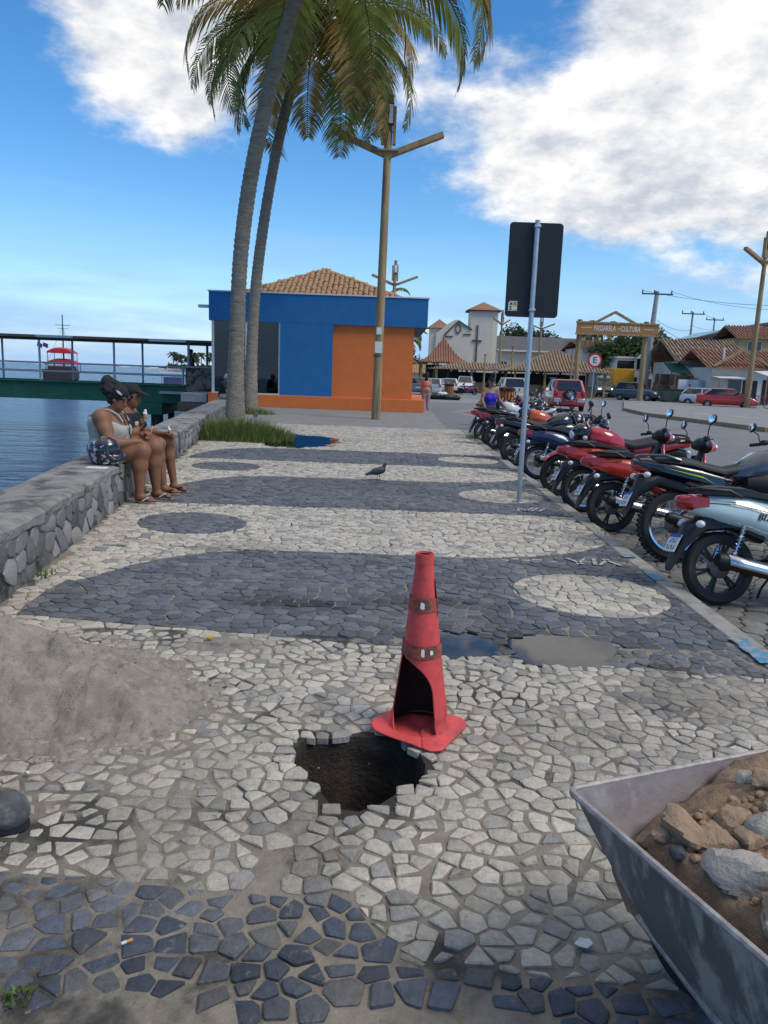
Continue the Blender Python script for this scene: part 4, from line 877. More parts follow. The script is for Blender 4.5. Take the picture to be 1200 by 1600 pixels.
# ================================================================ broadleaf trees
def tree(label, x, y, h, r, seed, z0=-.13, dens=1., dark=1., group=None, cs=1.0):
    rng = random.Random(seed); t = thing('leafy_tree', label, 'tree', (x, y, z0), group=group); th = h*.42; tr = MB(); tr.tube([(0, 0, -.1), (.1, 0, th*.6), (0, .1, th)], [r*.09+.08, r*.07+.06, r*.06], 8); cl = []
    for i in range(7):
        a = i*.9+rng.uniform(-.3, .3); tip = Vector((math.cos(a)*r*rng.uniform(.35, .75), math.sin(a)*r*rng.uniform(.35, .75), th+(h-th)*rng.uniform(.3, .85))); tr.tube([(0, 0, th*.8), tip*.5+Vector((0, 0, th*.35)), tip], [r*.04+.03, r*.025+.02, .02], 6); cl.append((tip, r*rng.uniform(.35, .5)))
    tr.build('trunk', 'bark_dark', t)
    for i in range(9): a = rng.uniform(0, 6.3); rr = r*rng.uniform(.2, .85); cl.append((Vector((math.cos(a)*rr, math.sin(a)*rr, th+(h-th)*rng.uniform(.15, .95))), r*rng.uniform(.22, .42)))
    mb = MB(); n = int(190*dens)
    for c, R in cl:
        cv = rng.uniform(.75, 1.25)*dark
        for i in range(n):
            d = Vector((rng.gauss(0, 1), rng.gauss(0, 1), rng.gauss(0, .8))).normalized()*R*rng.uniform(.55, 1.08); p = c+d; s = r*.055*rng.uniform(.7, 1.5)*cs; u = Vector((rng.gauss(0, 1), rng.gauss(0, 1), rng.gauss(0, .6))).normalized(); w = u.orthogonal().normalized(); v = cv*rng.uniform(.7, 1.3); mb.col = (.045*v, .085*v, .022*v)
            mb.add([p-u*s, p+w*s*.6, p+u*s, p-w*s*.6], [(0, 1, 2, 3)])
    mb.build('crown', 'leaf', t, smooth=0, fix=False); return t
# ================================================================ church
def church():
    Y = 108.; t = thing('church', 'cream church with square bell tower, tall cross and long low nave', 'church', (12.5, Y, -.13)); o = Vector((12.5, Y, -.13))
    def B(nm, m, a, b, par=None, bev=0): return MB().bx(Vector(a)-o, Vector(b)-o).build(nm, m, par or t, smooth=0, bevel=bev)
    def pyr(nm, x0, x1, y0, y1, z, zt, par=None, m='roof_tile_red'):
        c = ((x0+x1)/2, (y0+y1)/2, zt); return MB().add([Vector(p)-o for p in ((x0, y0, z), (x1, y0, z), (x1, y1, z), (x0, y1, z), c)], [(0, 1, 4), (1, 2, 4), (2, 3, 4), (3, 0, 4), (3, 2, 1, 0)]).build(nm, m, par or t, smooth=0)
    tw = B('tower', 'church_wall', (10.9, Y, -.1), (14.6, Y+3.7, 10.5)); pyr('tower_roof', 10.35, 15.1, Y-.5, Y+4.2, 10.5, 11.75, tw); B('tower_cornice', 'rust_brown', (10.5, Y-.4, 10.38), (15.0, Y+4.1, 10.497), tw)
    B('tower_face_shade', 'church_grey_shade', (10.92, Y-.04, 0), (14.0, Y-.003, 10.3), tw)  # grey sheet paints the shaded front; right strip stays lit cream
    cr = B('cross', 'rust_brown', (11.78, Y-.2, 0), (11.97, Y-.05, 8.5)); B('cross_arm', 'rust_brown', (11.2, Y-.22, 6.3), (12.55, Y-.06, 6.5), cr)
    # gabled front
    MB().prism([(-.0, 0), (4.7, 0), (4.7, 7.8), (3.2, 8.9), (2.6, 9.1), (1.6, 8.5), (0, 7.2)], Vector((6.2, Y-.6, 0))-o, (1, 0, 0), (0, 0, 1), (0, 6, 0)).build('gable_front', 'church_grey_shade', t, smooth=0)
    MB().prism([(1.0, 7.0), (3.0, 9.05), (4.9, 7.9), (4.9, 7.65), (3.0, 8.8), (1.3, 7.0)], Vector((6.2, Y-.75, 0))-o, (1, 0, 0), (0, 0, 1), (0, .14, 0)).build('gable_trim', 'rust_brown', t, smooth=0)
    MB().lathe([(.36, 0), (.5, 0), (.5, .1), (.36, .1)], 16, Matrix.Translation(Vector((9.2, Y-.62, 7.9))-o) @ Matrix.Diagonal((.8, 1, 1.4, 1)) @ Matrix.Rotation(math.pi/2, 4, 'X')).build('oval_window', 'rust_brown', t)
    B('string_course', 'rust_brown', (7.3, Y-.72, 6.75), (8.5, Y-.61, 6.9)); B('string_course', 'rust_brown', (9.9, Y-.72, 7.1), (11.0, Y-.61, 7.25)); B('side_turret', 'church_wall', (5.4, Y-.2, 0), (7.2, Y+2.5, 7.9)); pyr('turret_roof', 5.0, 8.4, Y-.6, Y+3, 7.9, 9.2)
    B('portal_frame', 'rust_brown', (6.6, Y-.7, .5), (6.75, Y-.61, 5.9)); B('portal_frame', 'rust_brown', (7.1, Y-.7, 4.2), (7.2, Y-.61, 5.7))
    n = B('nave', 'church_wall', (14.62, Y+2, 0), (33.5, Y+14, 5.35)); MB().prism([(Y+1.3, 5.3), (Y+8, 7.6), (Y+14.6, 5.3)], Vector((14.62, 0, 0))-o, (0, 1, 0), (0, 0, 1), (19.3, 0, 0)).build('nave_roof', 'slate_roof', t, smooth=0); B('gutter', 'white_trim', (14.65, Y+1.2, 5.2), (33.8, Y+1.38, 5.42))
    for x in (16.0, 20.7, 25.4, 30.1):
        w = MB().prism([(-.62, 0), (.62, 0), (.62, 1.0)]+[(.62*math.cos(rad(a)), 1.0+.62*math.sin(rad(a))) for a in range(15, 180, 15)]+[(-.62, 1.0)], Vector((x, Y+1.93, 2.2))-o, (1, 0, 0), (0, 0, 1), (0, .06, 0)).build('window', 'car_glass', t, smooth=0)
        B('window_bar', 'white_trim', (x-.04, Y+1.9, 2.2), (x+.04, Y+1.925, 3.8), w); B('window_bar', 'white_trim', (x-.6, Y+1.89, 3.1), (x+.6, Y+1.915, 3.18), w)
church()
# ================================================================ kiosks with tile roofs in the square
mat('roof_tile_old', (.25, .165, .105), .9, var=.45, vs=2.5, bump=.5, bs=20, col2=(.42, .36, .29), c2s=1.6, c2t=(.56, .68))
def pavilion(label, x, y, w, d, eave, top, seed, roof='roof_tile_red', ridge=0., group=None, flare=.5, posts=4):
    t = thing('tiled_pavilion', label, 'kiosk', (x, y, -.13), group=group); n = 9; rg = []
    for i in range(n):
        u = i/(n-1); s = 1-u; z = eave+(top-eave)*(u**(1+flare)); hw, hd = w/2*s+ridge/2*u, d/2*s; rg.append([(-hw, -hd, z), (hw, -hd, z), (hw, hd, z), (-hw, hd, z)])
    r = MB().loft(rg).build('roof', roof, t, smooth=0); mb = MB(); nc = int(w/.30)
    for i in range(nc):
        a = -w/2+w*(i+.5)/nc; lim = 1-max(0, (abs(a)-ridge/2))/(w/2-ridge/2+1e-6); m = max(2, int(8*lim)); mb.tube([(a, -d/2*(1-u)-.03, eave+(top-eave)*(u**(1+flare))+.05) for u in [lim*k/m for k in range(m+1)]], .07, 5)
    tag(mb.build('tile_ridges', roof, r), kind='stuff')
    for i in range(posts):
        for sy in (-1, 1): MB().box((-w*.42+w*.84*i/(posts-1), sy*d*.42, eave/2), (.2, .2, eave)).build('post', 'wood', t)
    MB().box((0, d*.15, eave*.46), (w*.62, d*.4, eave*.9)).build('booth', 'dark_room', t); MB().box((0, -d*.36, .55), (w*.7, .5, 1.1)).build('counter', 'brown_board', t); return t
pavilion('red tiled pavilion with a tall pointed roof in front of the church gable', *py_(692, 560, 95).xy, 6.3, 6, 3.2, 6.3, 1, flare=.7)
pavilion('low brown tiled market roof left of the black sign pole', *py_(760, 575, 84).xy, 13.0, 6, 2.35, 3.1, 2, roof='roof_tile_old', ridge=7)
pavilion('brown tiled market roof between the sign pole and the wooden gateway', *py_(865, 570, 80).xy, 10.5, 8, 2.4, 4.6, 3, roof='roof_tile_old', ridge=.5, flare=.1)
# ================================================================ gateway, small signs, utility poles
def gateway():
    Y = 70.; a, b = py_(905, 520, Y), py_(1001, 524, Y); x0, x1 = a.x, py_(999, 626, Y).x; t = thing('wooden_gateway', 'wooden gateway board on two log posts lettered PASSARELA DA CULTURA', 'gateway', ((x0+x1)/2, Y, -.13)); o = t.location.copy()
    for x in (x0, x1): MB().tube([Vector((x, Y, -.2))-o, Vector((x, Y, 6.85))-o], [.26, .22], 10).build('post', 'wood', t)
    bd = MB().bx(Vector((x0-.35, Y-.36, 5.62))-o, Vector((x1+1.0, Y-.24, 6.62))-o).build('board', 'wood_sign', t, bevel=.02); fr = MB()
    for z in (5.62, 6.62): fr.bx(Vector((x0-.4, Y-.42, z-.07))-o, Vector((x1+1.05, Y-.2, z+.07))-o)
    fr.build('board_frame', 'wood', bd); cx = (x0+x1)/2+.32; M = Matrix.Translation(Vector((cx, Y-.365, 6.12))-o) @ Matrix.Rotation(math.pi/2, 4, 'X')
    text_mesh('lettering', 'PASSARELA', 'text_white', .66, Matrix.Translation((-1.12, 0, 0)) @ M, bd, .004, .58); text_mesh('lettering', 'CULTURA', 'text_white', .66, Matrix.Translation((1.15, 0, 0)) @ M, bd, .004, .58); text_mesh('lettering', 'DA', 'text_white', .24, Matrix.Translation((.16, 0, 0)) @ M, bd, .004, .7)
    for s in (-1, 1):
        mb = MB(); mb.tube([Vector((cx+s*2.75+(i-4)*.11, Y-.372, 6.12+(.07 if i % 2 else -.03)))-o for i in range(9)], .028, 4); mb.build('wave_mark', 'text_white', bd)
    MB().bar(Vector((cx-1.9, Y+.4, 6.6))-o, Vector((cx-.1, Y+.4, 7.62))-o, .22, .22).build('rafter', 'wood', t); MB().bar(Vector((cx-.1, Y+.4, 7.62))-o, Vector((cx+1.9, Y+.4, 6.6))-o, .22, .22).build('rafter', 'wood', t)
gateway()
def round_sign():
    Y = 62.; p = py_(929, 563, Y); t = thing('parking_sign', 'small round white sign with red rim and letter E on a thin post', 'sign', (p.x, Y, -.13)); h = p.z+.13
    MB().cyl((0, 0, -.05), (0, 0, h+.3), .05, seg=8).build('post', 'metal_grey', t); R = Matrix.Translation((0, -.08, h)) @ Matrix.Rotation(math.pi/2, 4, 'X'); d = MB().lathe([(.001, .0), (.5, .0), (.5, .03), (.001, .03)], 24, R).build('disc', 'white_paint', t); MB().lathe([(.42, .032), (.56, .032), (.56, -.01), (.42, -.01)], 24, R).build('rim', 'boat_red', d); text_mesh('letter', 'E', 'text_dark', .7, Matrix.Translation((0, -.125, h)) @ Matrix.Rotation(math.pi/2, 4, 'X'), d, .004)
round_sign()
def utility(px, py, Y, lab, arm=3.4, lean=0., r=.2):
    p = py_(px, py, Y); t = thing('utility_pole', lab, 'utility pole', (p.x-lean*p.z, Y, -.13), group='utility poles'); h = p.z+.13; MB().tube([(0, 0, -.1), (lean*h, 0, h)], [r*1.35, r*.75], 10).build('pole', 'concrete_pole', t); u = Vector((lean*h, -.15, h-.3)); MB().bar(u+Vector((-arm/2, 0, 0)), u+Vector((arm/2, 0, 0)), .12, .14).build('cross_arm', 'metal_dark', t)
    for k in (-.48, -.1, .45): MB().lathe([(.03, 0), (.09, .08), (.05, .16), (.09, .24), (.03, .36)], 8, Matrix.Translation(u+Vector((arm*k, 0, .06)))).build('insulator', 'metal_dark', t)
    MB().bar(Vector((lean*h*.66-.5, -.15, h*.66)), Vector((lean*h*.66+.5, -.15, h*.66)), .1).build('bracket', 'metal_dark', t); return u+t.location
U1 = utility(1027, 455, 82, 'tall concrete utility pole right of the wooden gateway', 3.2, .045, .28); U2 = utility(1083, 487, 105, 'dark utility pole rising behind the pale blue house', 3.0, .01, .16); U3 = utility(1117, 497, 125, 'farther thin utility pole right of the pale blue house gable', 2.8, .01, .15)
def wire(a, b, sag, r=.02): return [Vector(a).lerp(Vector(b), i/12)+Vector((0, 0, -sag*4*(i/12)*(1-i/12))) for i in range(13)], r
R_ = py_(1290, 478, 70); n_ = 0
for a, b, sg in ((U1+Vector((-1.5, 0, .3)), R_, .5), (U1+Vector((1.4, 0, .3)), R_+Vector((0, 0, -.3)), .7), (U1+Vector((.2, 0, -2.6)), U2+Vector((0, 0, -2)), .5), (U2+Vector((0, 0, -1.5)), U3+Vector((0, 0, -1.5)), .2), (U2+Vector((1.3, 0, .2)), U3+Vector((1, 0, .2)), .3), (U1+Vector((.1, 0, -3.2)), py_(1110, 552, 74), .6), (U1+Vector((.1, 0, -3.5)), py_(1070, 560, 74), .5), (U1+Vector((.1, 0, -3.0)), py_(1150, 545, 92), .9), (U3+Vector((0, 0, -1.6)), py_(1290, 520, 110), .3), (U1+Vector((.1, 0, -3.9)), py_(1068, 575, 76), .9)):
    LB = ('upper black cable from the concrete pole to the right edge', 'lower of the two black cables from the pole top to the right edge', 'black cable from the concrete pole to the pole behind the blue house', 'short lower cable between the two far utility poles', 'short upper cable between the two far utility poles', 'black cable sagging from the concrete pole to the market house roof', 'black cable from the concrete pole down to the green awning', 'long sagging cable from the concrete pole across the pale blue house', 'thin cable running right from the farthest utility pole', 'lowest slack cable from the concrete pole to the stalls')
    pts, r = wire(a, b, sg); t = MB().tube(pts, r, 4).build('overhead_cable', 'metal_dark'); n_ += 1; tag(t, LB[n_-1], 'cable', 'overhead cables')
MB_ = MB(); MB_.tube([py_(634, 55, 24.5), py_(632, 90, 25), py_(636, 110, 25.2), py_(631, 140, 25.5)], .018, 5); tag(MB_.build('hanging_wire', 'metal_dark'), 'loose wire hanging down to the top of the near lamp post', 'cable')
# ================================================================ houses on the right and behind
def gable_roof(t, x0, x1, y0, y1, z, zt, m, ov=.4, axis='x', nm='roof', tiles=True):
    cx = (y0+y1)/2
    if axis == 'x':
        P = [(y0-ov, z), (cx, zt), (y1+ov, z), (y1+ov, z-.12), (cx, zt-.14), (y0-ov, z-.12)]; r = MB().prism(P, (x0-ov, 0, 0), (0, 1, 0), (0, 0, 1), (x1-x0+2*ov, 0, 0)).build(nm, m, t, smooth=0)
        if tiles:
            mb = MB(); n = int((x1-x0+2*ov)/.33)
            for i in range(n):
                x = x0-ov+(i+.5)*(x1-x0+2*ov)/n; mb.tube([(x+.04*math.sin(i*3+k*2), (y0-ov)+(cx-y0+ov)*k/7, z+(zt-z)*k/7+.05+.03*(k % 2)) for k in range(8)], .075, 5)
            tag(mb.build('tile_rows', m, r), kind='stuff')
    else:
        cx = (x0+x1)/2; P = [(x0-ov, z), (cx, zt), (x1+ov, z), (x1+ov, z-.12), (cx, zt-.14), (x0-ov, z-.12)]; r = MB().prism(P, (0, y0-ov, 0), (1, 0, 0), (0, 0, 1), (0, y1-y0+2*ov, 0)).build(nm, m, t, smooth=0)
    return r
def house(label, x0, x1, y0, y1, h, zt, wall, roof, axis='x', wins=(), doors=(), ov=.4, tiles=True, gm=None):
    t = thing('house', label, 'house', ((x0+x1)/2, y0, -.13)); o = t.location.copy(); X0, X1, D = x0-o.x, x1-o.x, y1-y0; MB().bx((X0, 0, 0), (X1, D, h)).build('wall', wall, t, smooth=0)
    if zt: gable_roof(t, X0, X1, 0, D, h+.03, zt, roof, ov, axis, tiles=tiles)
    else: MB().bx((X0-.15, -.15, h), (X1+.15, D+.15, h+.18)).build('roof_slab', roof, t, smooth=0)
    if zt and axis == 'y': MB().prism([(X0, h), (X1, h), ((X0+X1)/2, zt-.16)], (0, .0, 0), (1, 0, 0), (0, 0, 1), (0, .2, 0)).build('gable', gm or wall, t, smooth=0)
    for (wx, wz, ww, wh) in wins:
        f = MB().bx((wx-o.x-ww/2-.07, -.05, wz-wh/2-.07), (wx-o.x+ww/2+.07, -.003, wz+wh/2+.07)).build('window', 'white_trim', t, smooth=0); MB().bx((wx-o.x-ww/2, -.08, wz-wh/2), (wx-o.x+ww/2, -.052, wz+wh/2)).build('pane', 'car_glass', f, smooth=0)
    for (dx, dw, dh) in doors: MB().bx((dx-o.x-dw/2, -.06, 0), (dx-o.x+dw/2, -.003, dh)).build('door', 'dark_room', t, smooth=0)
    return t
def PX(x, Y): return py_(x, 598, Y).x
def PZ(x, y, Y): return py_(x, y, Y).z+.13
h1 = house('market house with a wide sun bleached clay tile roof and canvas awnings', PX(1062, 76), PX(1152, 76), 76, 84, PZ(1100, 566, 76), PZ(1120, 533, 80), 'white_wall', 'roof_tile_old', ov=.9)
h2 = house('low white shop with dark red tile roof and dark doorway at the far right', PX(1110, 70), PX(1235, 70), 70, 77, PZ(1150, 575, 70), PZ(1150, 548, 73), 'white_wall', 'roof_tile_red', wins=((PX(1148, 70), 1.7, 1.2, 1.1),), doors=((PX(1172, 70), 1.3, 2.2), (PX(1204, 70), 1.4, 2.3)), ov=.7)
MB().prism([(0, 0), (2.6, 1.6), (5.2, .2), (5.2, 0), (2.6, 1.35), (.3, 0)], Vector((PX(1112, 69), 69.2, PZ(1112, 572, 69)))-h2.location-Vector((0, 0, .13)), (1, 0, 0), (0, 0, 1), (0, .3, 0)).build('barge_board', 'wood', h2, smooth=0); MB().box(Vector((PX(1130, 70), 70.5, PZ(1130, 556, 70)))-h2.location-Vector((0, 0, .13)), (.16, .16, 1.5)).build('vent_pipe', 'white_trim', h2)
h3 = house('pale blue two storey house with slanting brown roof behind the market house', PX(1066, 96), PX(1118, 96), 96, 104, PZ(1090, 532, 96), None, 'pale_blue_wall', 'rust_brown')
MB().prism([(-1.2, -.2), (6.4, 1.75), (12.5, 3.0), (17, 1.5), (17, 1.25), (12.5, 2.7), (6.4, 1.5), (-1.2, -.45)], Vector((PX(1066, 95.7), 95.7, PZ(1070, 532, 96)))-h3.location-Vector((0, 0, .13)), (1, 0, 0), (0, 0, 1), (0, 8.5, 0)).build('shed_roof', 'rust_brown', h3, smooth=0)
MB().prism([(0, 0), (PX(1118, 96)-PX(1066, 96), 0), (PX(1118, 96)-PX(1066, 96), 1.4), (0, 0.02)], Vector((PX(1066, 96), 96.05, PZ(1070, 532, 96)+.02))-h3.location-Vector((0, 0, .13)), (1, 0, 0), (0, 0, 1), (0, 7.9, 0)).build('upper_wall', 'pale_blue_wall', h3, smooth=0)
house('upper storey of bare boards and brick right of the pale blue house', PX(1119, 96), PX(1153, 96), 96.2, 103, PZ(1130, 518, 96), None, 'brown_board', 'rust_brown', wins=((PX(1143, 96), PZ(1143, 524, 96), 2.6, 1.5),))
house('ochre upper house with red tile roof at the far right edge', PX(1146, 90), PX(1260, 90), 90, 96, PZ(1170, 528, 90), PZ(1190, 511, 93), 'ochre_wall', 'roof_tile_red', ov=.5, wins=((PX(1172, 90), PZ(1172, 542, 90), 1.5, 1.2),))
house('white two storey building with clay tile canopy behind the gateway left post', PX(906, 100), PX(960, 100), 100, 110, PZ(930, 543, 100), PZ(930, 533, 104), 'white_wall', 'roof_tile_red', wins=((PX(930, 100), PZ(930, 566, 100), 2.2, 1.6), (PX(952, 100), PZ(950, 562, 100), 1.0, 1.4)))
house('pale block with tiled parapet seen above the gateway left end', PX(912, 118), PX(937, 118), 118, 124, PZ(925, 515, 118), None, 'church_wall', 'white_trim')
house('white shop building with upper windows behind the blue car', PX(962, 92), PX(1012, 92), 92, 100, PZ(985, 560, 92), None, 'white_wall', 'white_trim', wins=((PX(975, 92), PZ(975, 570, 92), 2.0, 1.0), (PX(1000, 92), PZ(1000, 568, 92), 1.2, 1.3)), doors=((PX(985, 92), 1.4, 2.3),))
house('small pale house far off between the kiosk corner and the pavilion', PX(640, 120), PX(676, 120), 120, 128, PZ(660, 583, 120), PZ(660, 570, 124), 'white_wall', 'roof_tile', wins=((PX(665, 120), PZ(665, 588, 120), 1.0, 1.0),))
tree('round dark green tree in the middle of the gateway opening', PX(978, 96), 96, PZ(978, 522, 96), 4.2, 5, group='trees behind the gateway'); tree('broad tree just left of the leaning utility pole', PX(955, 98), 98, PZ(950, 536, 98), 3.4, 6, group='trees behind the gateway'); tree('dark tree right of the leaning utility pole above the green awning', PX(1045, 90), 90, PZ(1045, 543, 90), 3.2, 7, dark=.7, group='trees behind the gateway')
tree('dark treetop above the church nave roof', PX(812, 132), 132, PZ(812, 513, 132), 4.6, 8, dark=.7, group='trees behind the church'); tree('low treetop above the right end of the nave roof', PX(850, 134), 134, PZ(850, 526, 134), 3.6, 9, dark=.7, group='trees behind the church'); tree('bluish bush left of the church beside the kiosk corner', PX(662, 135), 135, PZ(662, 564, 135), 3.5, 10, dark=.8, group='trees behind the church')
for x_, y_, l_ in ((925, 512, 'left of the two palms above the gateway opening'), (942, 508, 'right of the two palms above the gateway opening')):
    c = py_(x_, y_, 112); palm(l_, [(c.x, 112, -.1), (c.x+.1, 112, 4), (c.x, 112, c.z-.5)], [.2, .16, .13], crown(11, x_, 2.9), x_, nuts=False, group='palms behind the gateway')
def awning(label, a, b, drop, out, m):
    p, q = Vector(a), Vector(b); t = thing('awning', label, 'awning', ((p+q)/2).to_tuple()); o = t.location.copy(); f = Vector((0, -out, -drop)); MB().add([p-o, q-o, q-o+f, p-o+f], [(0, 1, 2, 3)]).build('canvas', m, t, smooth=0, thick=.03)
    for e in (p, q): MB().cyl(Vector((e.x, e.y-out, -.13))-o, e-o+f, .05, seg=6).build('pole', 'wood', t)
awning('dark green awning at the left end of the market house', py_(1036, 566, 78), py_(1066, 568, 76), 1.0, 2.6, 'canvas_green'); awning('off white canvas awning sloping down in front of the market house', py_(1069, 569, 75.9), py_(1108, 570, 75.9), 1.3, 3.2, 'canvas_white'); awning('flat pale awning over the stall behind the red car', py_(1108, 587, 70), py_(1148, 588, 70), .2, 2.4, 'canvas_white'); awning('white parasol like awning at the right edge', py_(1178, 580, 66), py_(1215, 580, 66), .4, 2.5, 'canvas_white')
def stall(label, x, Y, w, h, m):
    t = thing('market_stall', label, 'stall', (x, Y, -.13)); MB().box((0, 0, h*.3), (w, 1.4, h*.6)).build('counter', m, t, bevel=.03); MB().box((0, .6, h*.5), (w, .1, h)).build('back_board', 'brown_board', t)
    for s in (-1, 1): MB().box((s*w*.47, -.5, h*.5), (.1, .1, h)).build('post', 'wood', t)
stall('wooden stall front with light boards under the off white awning', PX(1078, 73.5), 73.5, 3.4, 2.5, 'wood'); stall('dark stall under the green awning', PX(1050, 76.5), 76.5, 3.0, 2.6, 'brown_board')
mat('plastic_sheet', (.42, .45, .50), .35, var=.15, vs=1.5, bump=.6, bs=3, dist=.1); t_ = thing('plastic_curtain', 'clear plastic sheeting hung around the stall behind the white hatchback', 'curtain', (PX(1098, 71), 71, -.13)); MB().loft([[(x, .12*math.sin(x*5), 0), (x, .12*math.sin(x*5+.5), 2.1)] for x in [i*.15-2.2 for i in range(30)]], closed=False, caps=False).build('sheet', 'plastic_sheet', t_, thick=.01)
mat('skip_green', (.06, .10, .075), .6, var=.25, vs=2); t_ = thing('rubbish_skip', 'grey green wheeled rubbish skip beside the white hatchback', 'skip', (PX(1060, 66), 66, -.13)); MB().loft([[(-1.2, -.5, .25), (1.2, -.5, .25), (1.2, .5, .25), (-1.2, .5, .25)], [(-1.45, -.65, 1.15), (1.45, -.65, 1.15), (1.45, .65, 1.15), (-1.45, .65, 1.15)]]).build('bin', 'skip_green', t_, bevel=.03); MB().box((0, 0, 1.2), (3.0, 1.36, .09)).build('lid', 'black_plastic', t_, bevel=.03)
for x in (-1, 1):
    for y in (-.4, .4): MB().cyl((x, y-.05, .13), (x, y+.05, .13), .13, seg=12).build('wheel', 'tyre', t_)
mat('truck_yellow', (.60, .30, .015), .5, var=.08); t_ = thing('yellow_truck', 'yellow box truck parked behind the pickup', 'truck', (PX(960, 88), 88, -.13), rad(90)); MB().box((-1.2, 0, 2.1), (4.2, 2.3, 2.0)).build('cargo_box', 'truck_yellow', t_, bevel=.05); MB().box((2.0, 0, 1.5), (1.8, 2.1, 1.7)).build('cab', 'truck_yellow', t_, bevel=.2); MB().box((-.2, 0, .75), (6, 1.9, .4)).build('chassis', 'metal_dark', t_)
for x in (-2.2, 1.8):
    for y in (-.95, .95): MB().cyl((x, y-.14, .45), (x, y+.14, .45), .45, seg=18).build('wheel', 'tyre', t_)
def far_belt():
    rng = random.Random(77); mb = MB()
    for i in range(5200):
        x = rng.uniform(-12, 190); y = 185+rng.uniform(-12, 25)-abs(x-60)*.1; z = abs(rng.gauss(0, 1.0))*1.9*(1+.4*fn(x*.09)); d = rng.uniform(.35, .8); v = rng.uniform(.6, 1.3); mb.col = (.045*v, .075*v, .03*v); a = rng.uniform(0, 3.1); mb.add([(x-d*math.cos(a), y-d*math.sin(a), z-d), (x+d*math.cos(a), y+d*math.sin(a), z-d*.6), (x+d*.8*math.cos(a), y+d*math.sin(a), z+d), (x-d*.7*math.cos(a), y-d*math.sin(a), z+d*.7)], [(0, 1, 2, 3)])
    tag(mb.build('distant_trees', 'far_leaf', smooth=0, fix=False), 'distant low green tree belt behind the square', 'trees', kind='stuff')
far_belt()
for k_, (x_, w_, z_, y_) in enumerate(((700, 16, 3.4, 150), (840, 14, 3.6, 130), (1010, 12, 3.4, 118))):
    house(('long low white building far behind the pavilion', 'low white building behind the market roofs', 'low pale building far behind the blue car')[k_], PX(x_, y_)-w_/2, PX(x_, y_)+w_/2, y_, y_+6, z_, z_+1.2, 'white_wall', 'roof_tile_red', tiles=False, doors=((PX(x_, y_), 1.5, 2.3),))
# ================================================================ traffic island
def island():
    pts = [pg(975, 638, 0), pg(1010, 646, 0), pg(1080, 655, 0), pg(1200, 670, 0)]; x = [p.x for p in pts]; y = [p.y for p in pts]
    E = list(zip(x, y))+[(x[-1]+14, y[-1]-9), (90, 40), (90, 66), (31, 68), (20, 66)]; o = sheet('traffic_island', E, .005, 'plaza_concrete', thick=.16)
    for i in range(len(pts)-1):
        a, b = Vector((x[i], y[i], 0)), Vector((x[i+1], y[i+1], 0)); n = int((b-a).length/1.0)+1
        for k in range(n): MB().bar(a.lerp(b, (k+.02)/n)+Vector((0, -.02, -.05)), a.lerp(b, (k+.98)/n)+Vector((0, -.02, -.05)), .22, .2).build('kerb_stone', 'island_kerb', o, bevel=.02)
mat('island_kerb', (.25, .21, .14), .85, var=.25, vs=2); island()
mat('road_paint', (.55, .55, .53), .8, var=.15, vs=3)
for a, b in (((990, 632), (1010, 634)), ((1035, 637), (1065, 640)), ((1085, 646), (1110, 648)), ((1140, 650), (1190, 655))):
    p, q = pg(*a, .0), pg(*b, .0); mb = MB(); mb.add([(p.x, p.y, .012), (q.x, q.y, .012), (q.x+.1, q.y+.5, .012), (p.x+.1, p.y+.5, .012)], [(0, 1, 2, 3)]); tag(mb.build('painted_line', 'road_paint', smooth=0, fix=False), kind='structure')

for px_, py_t, Y_, lab_ in ((758, 555, 70, 'thin dark post left of the woman in blue'), (776, 548, 78, 'thin grey post in front of the church window'), (801, 543, 82, 'slim wooden post between church window and black sign'), (895, 545, 74, 'slim metal post left of the gateway')):
    c = py_(px_, py_t, Y_); t_ = thing('slim_post', lab_, 'post', (c.x, Y_, -.13), group='slim posts in the square'); MB().tube([(0, 0, -.1), (.02, 0, c.z+.1)], [.10, .07], 8).build('shaft', 'wood' if px_ != 776 else 'metal_grey', t_); MB().lathe([(.0, .12), (.09, .1), (.10, 0), (0, 0)], 8, Matrix.Translation((.02, 0, c.z+.1))).build('cap', 'metal_dark', t_)
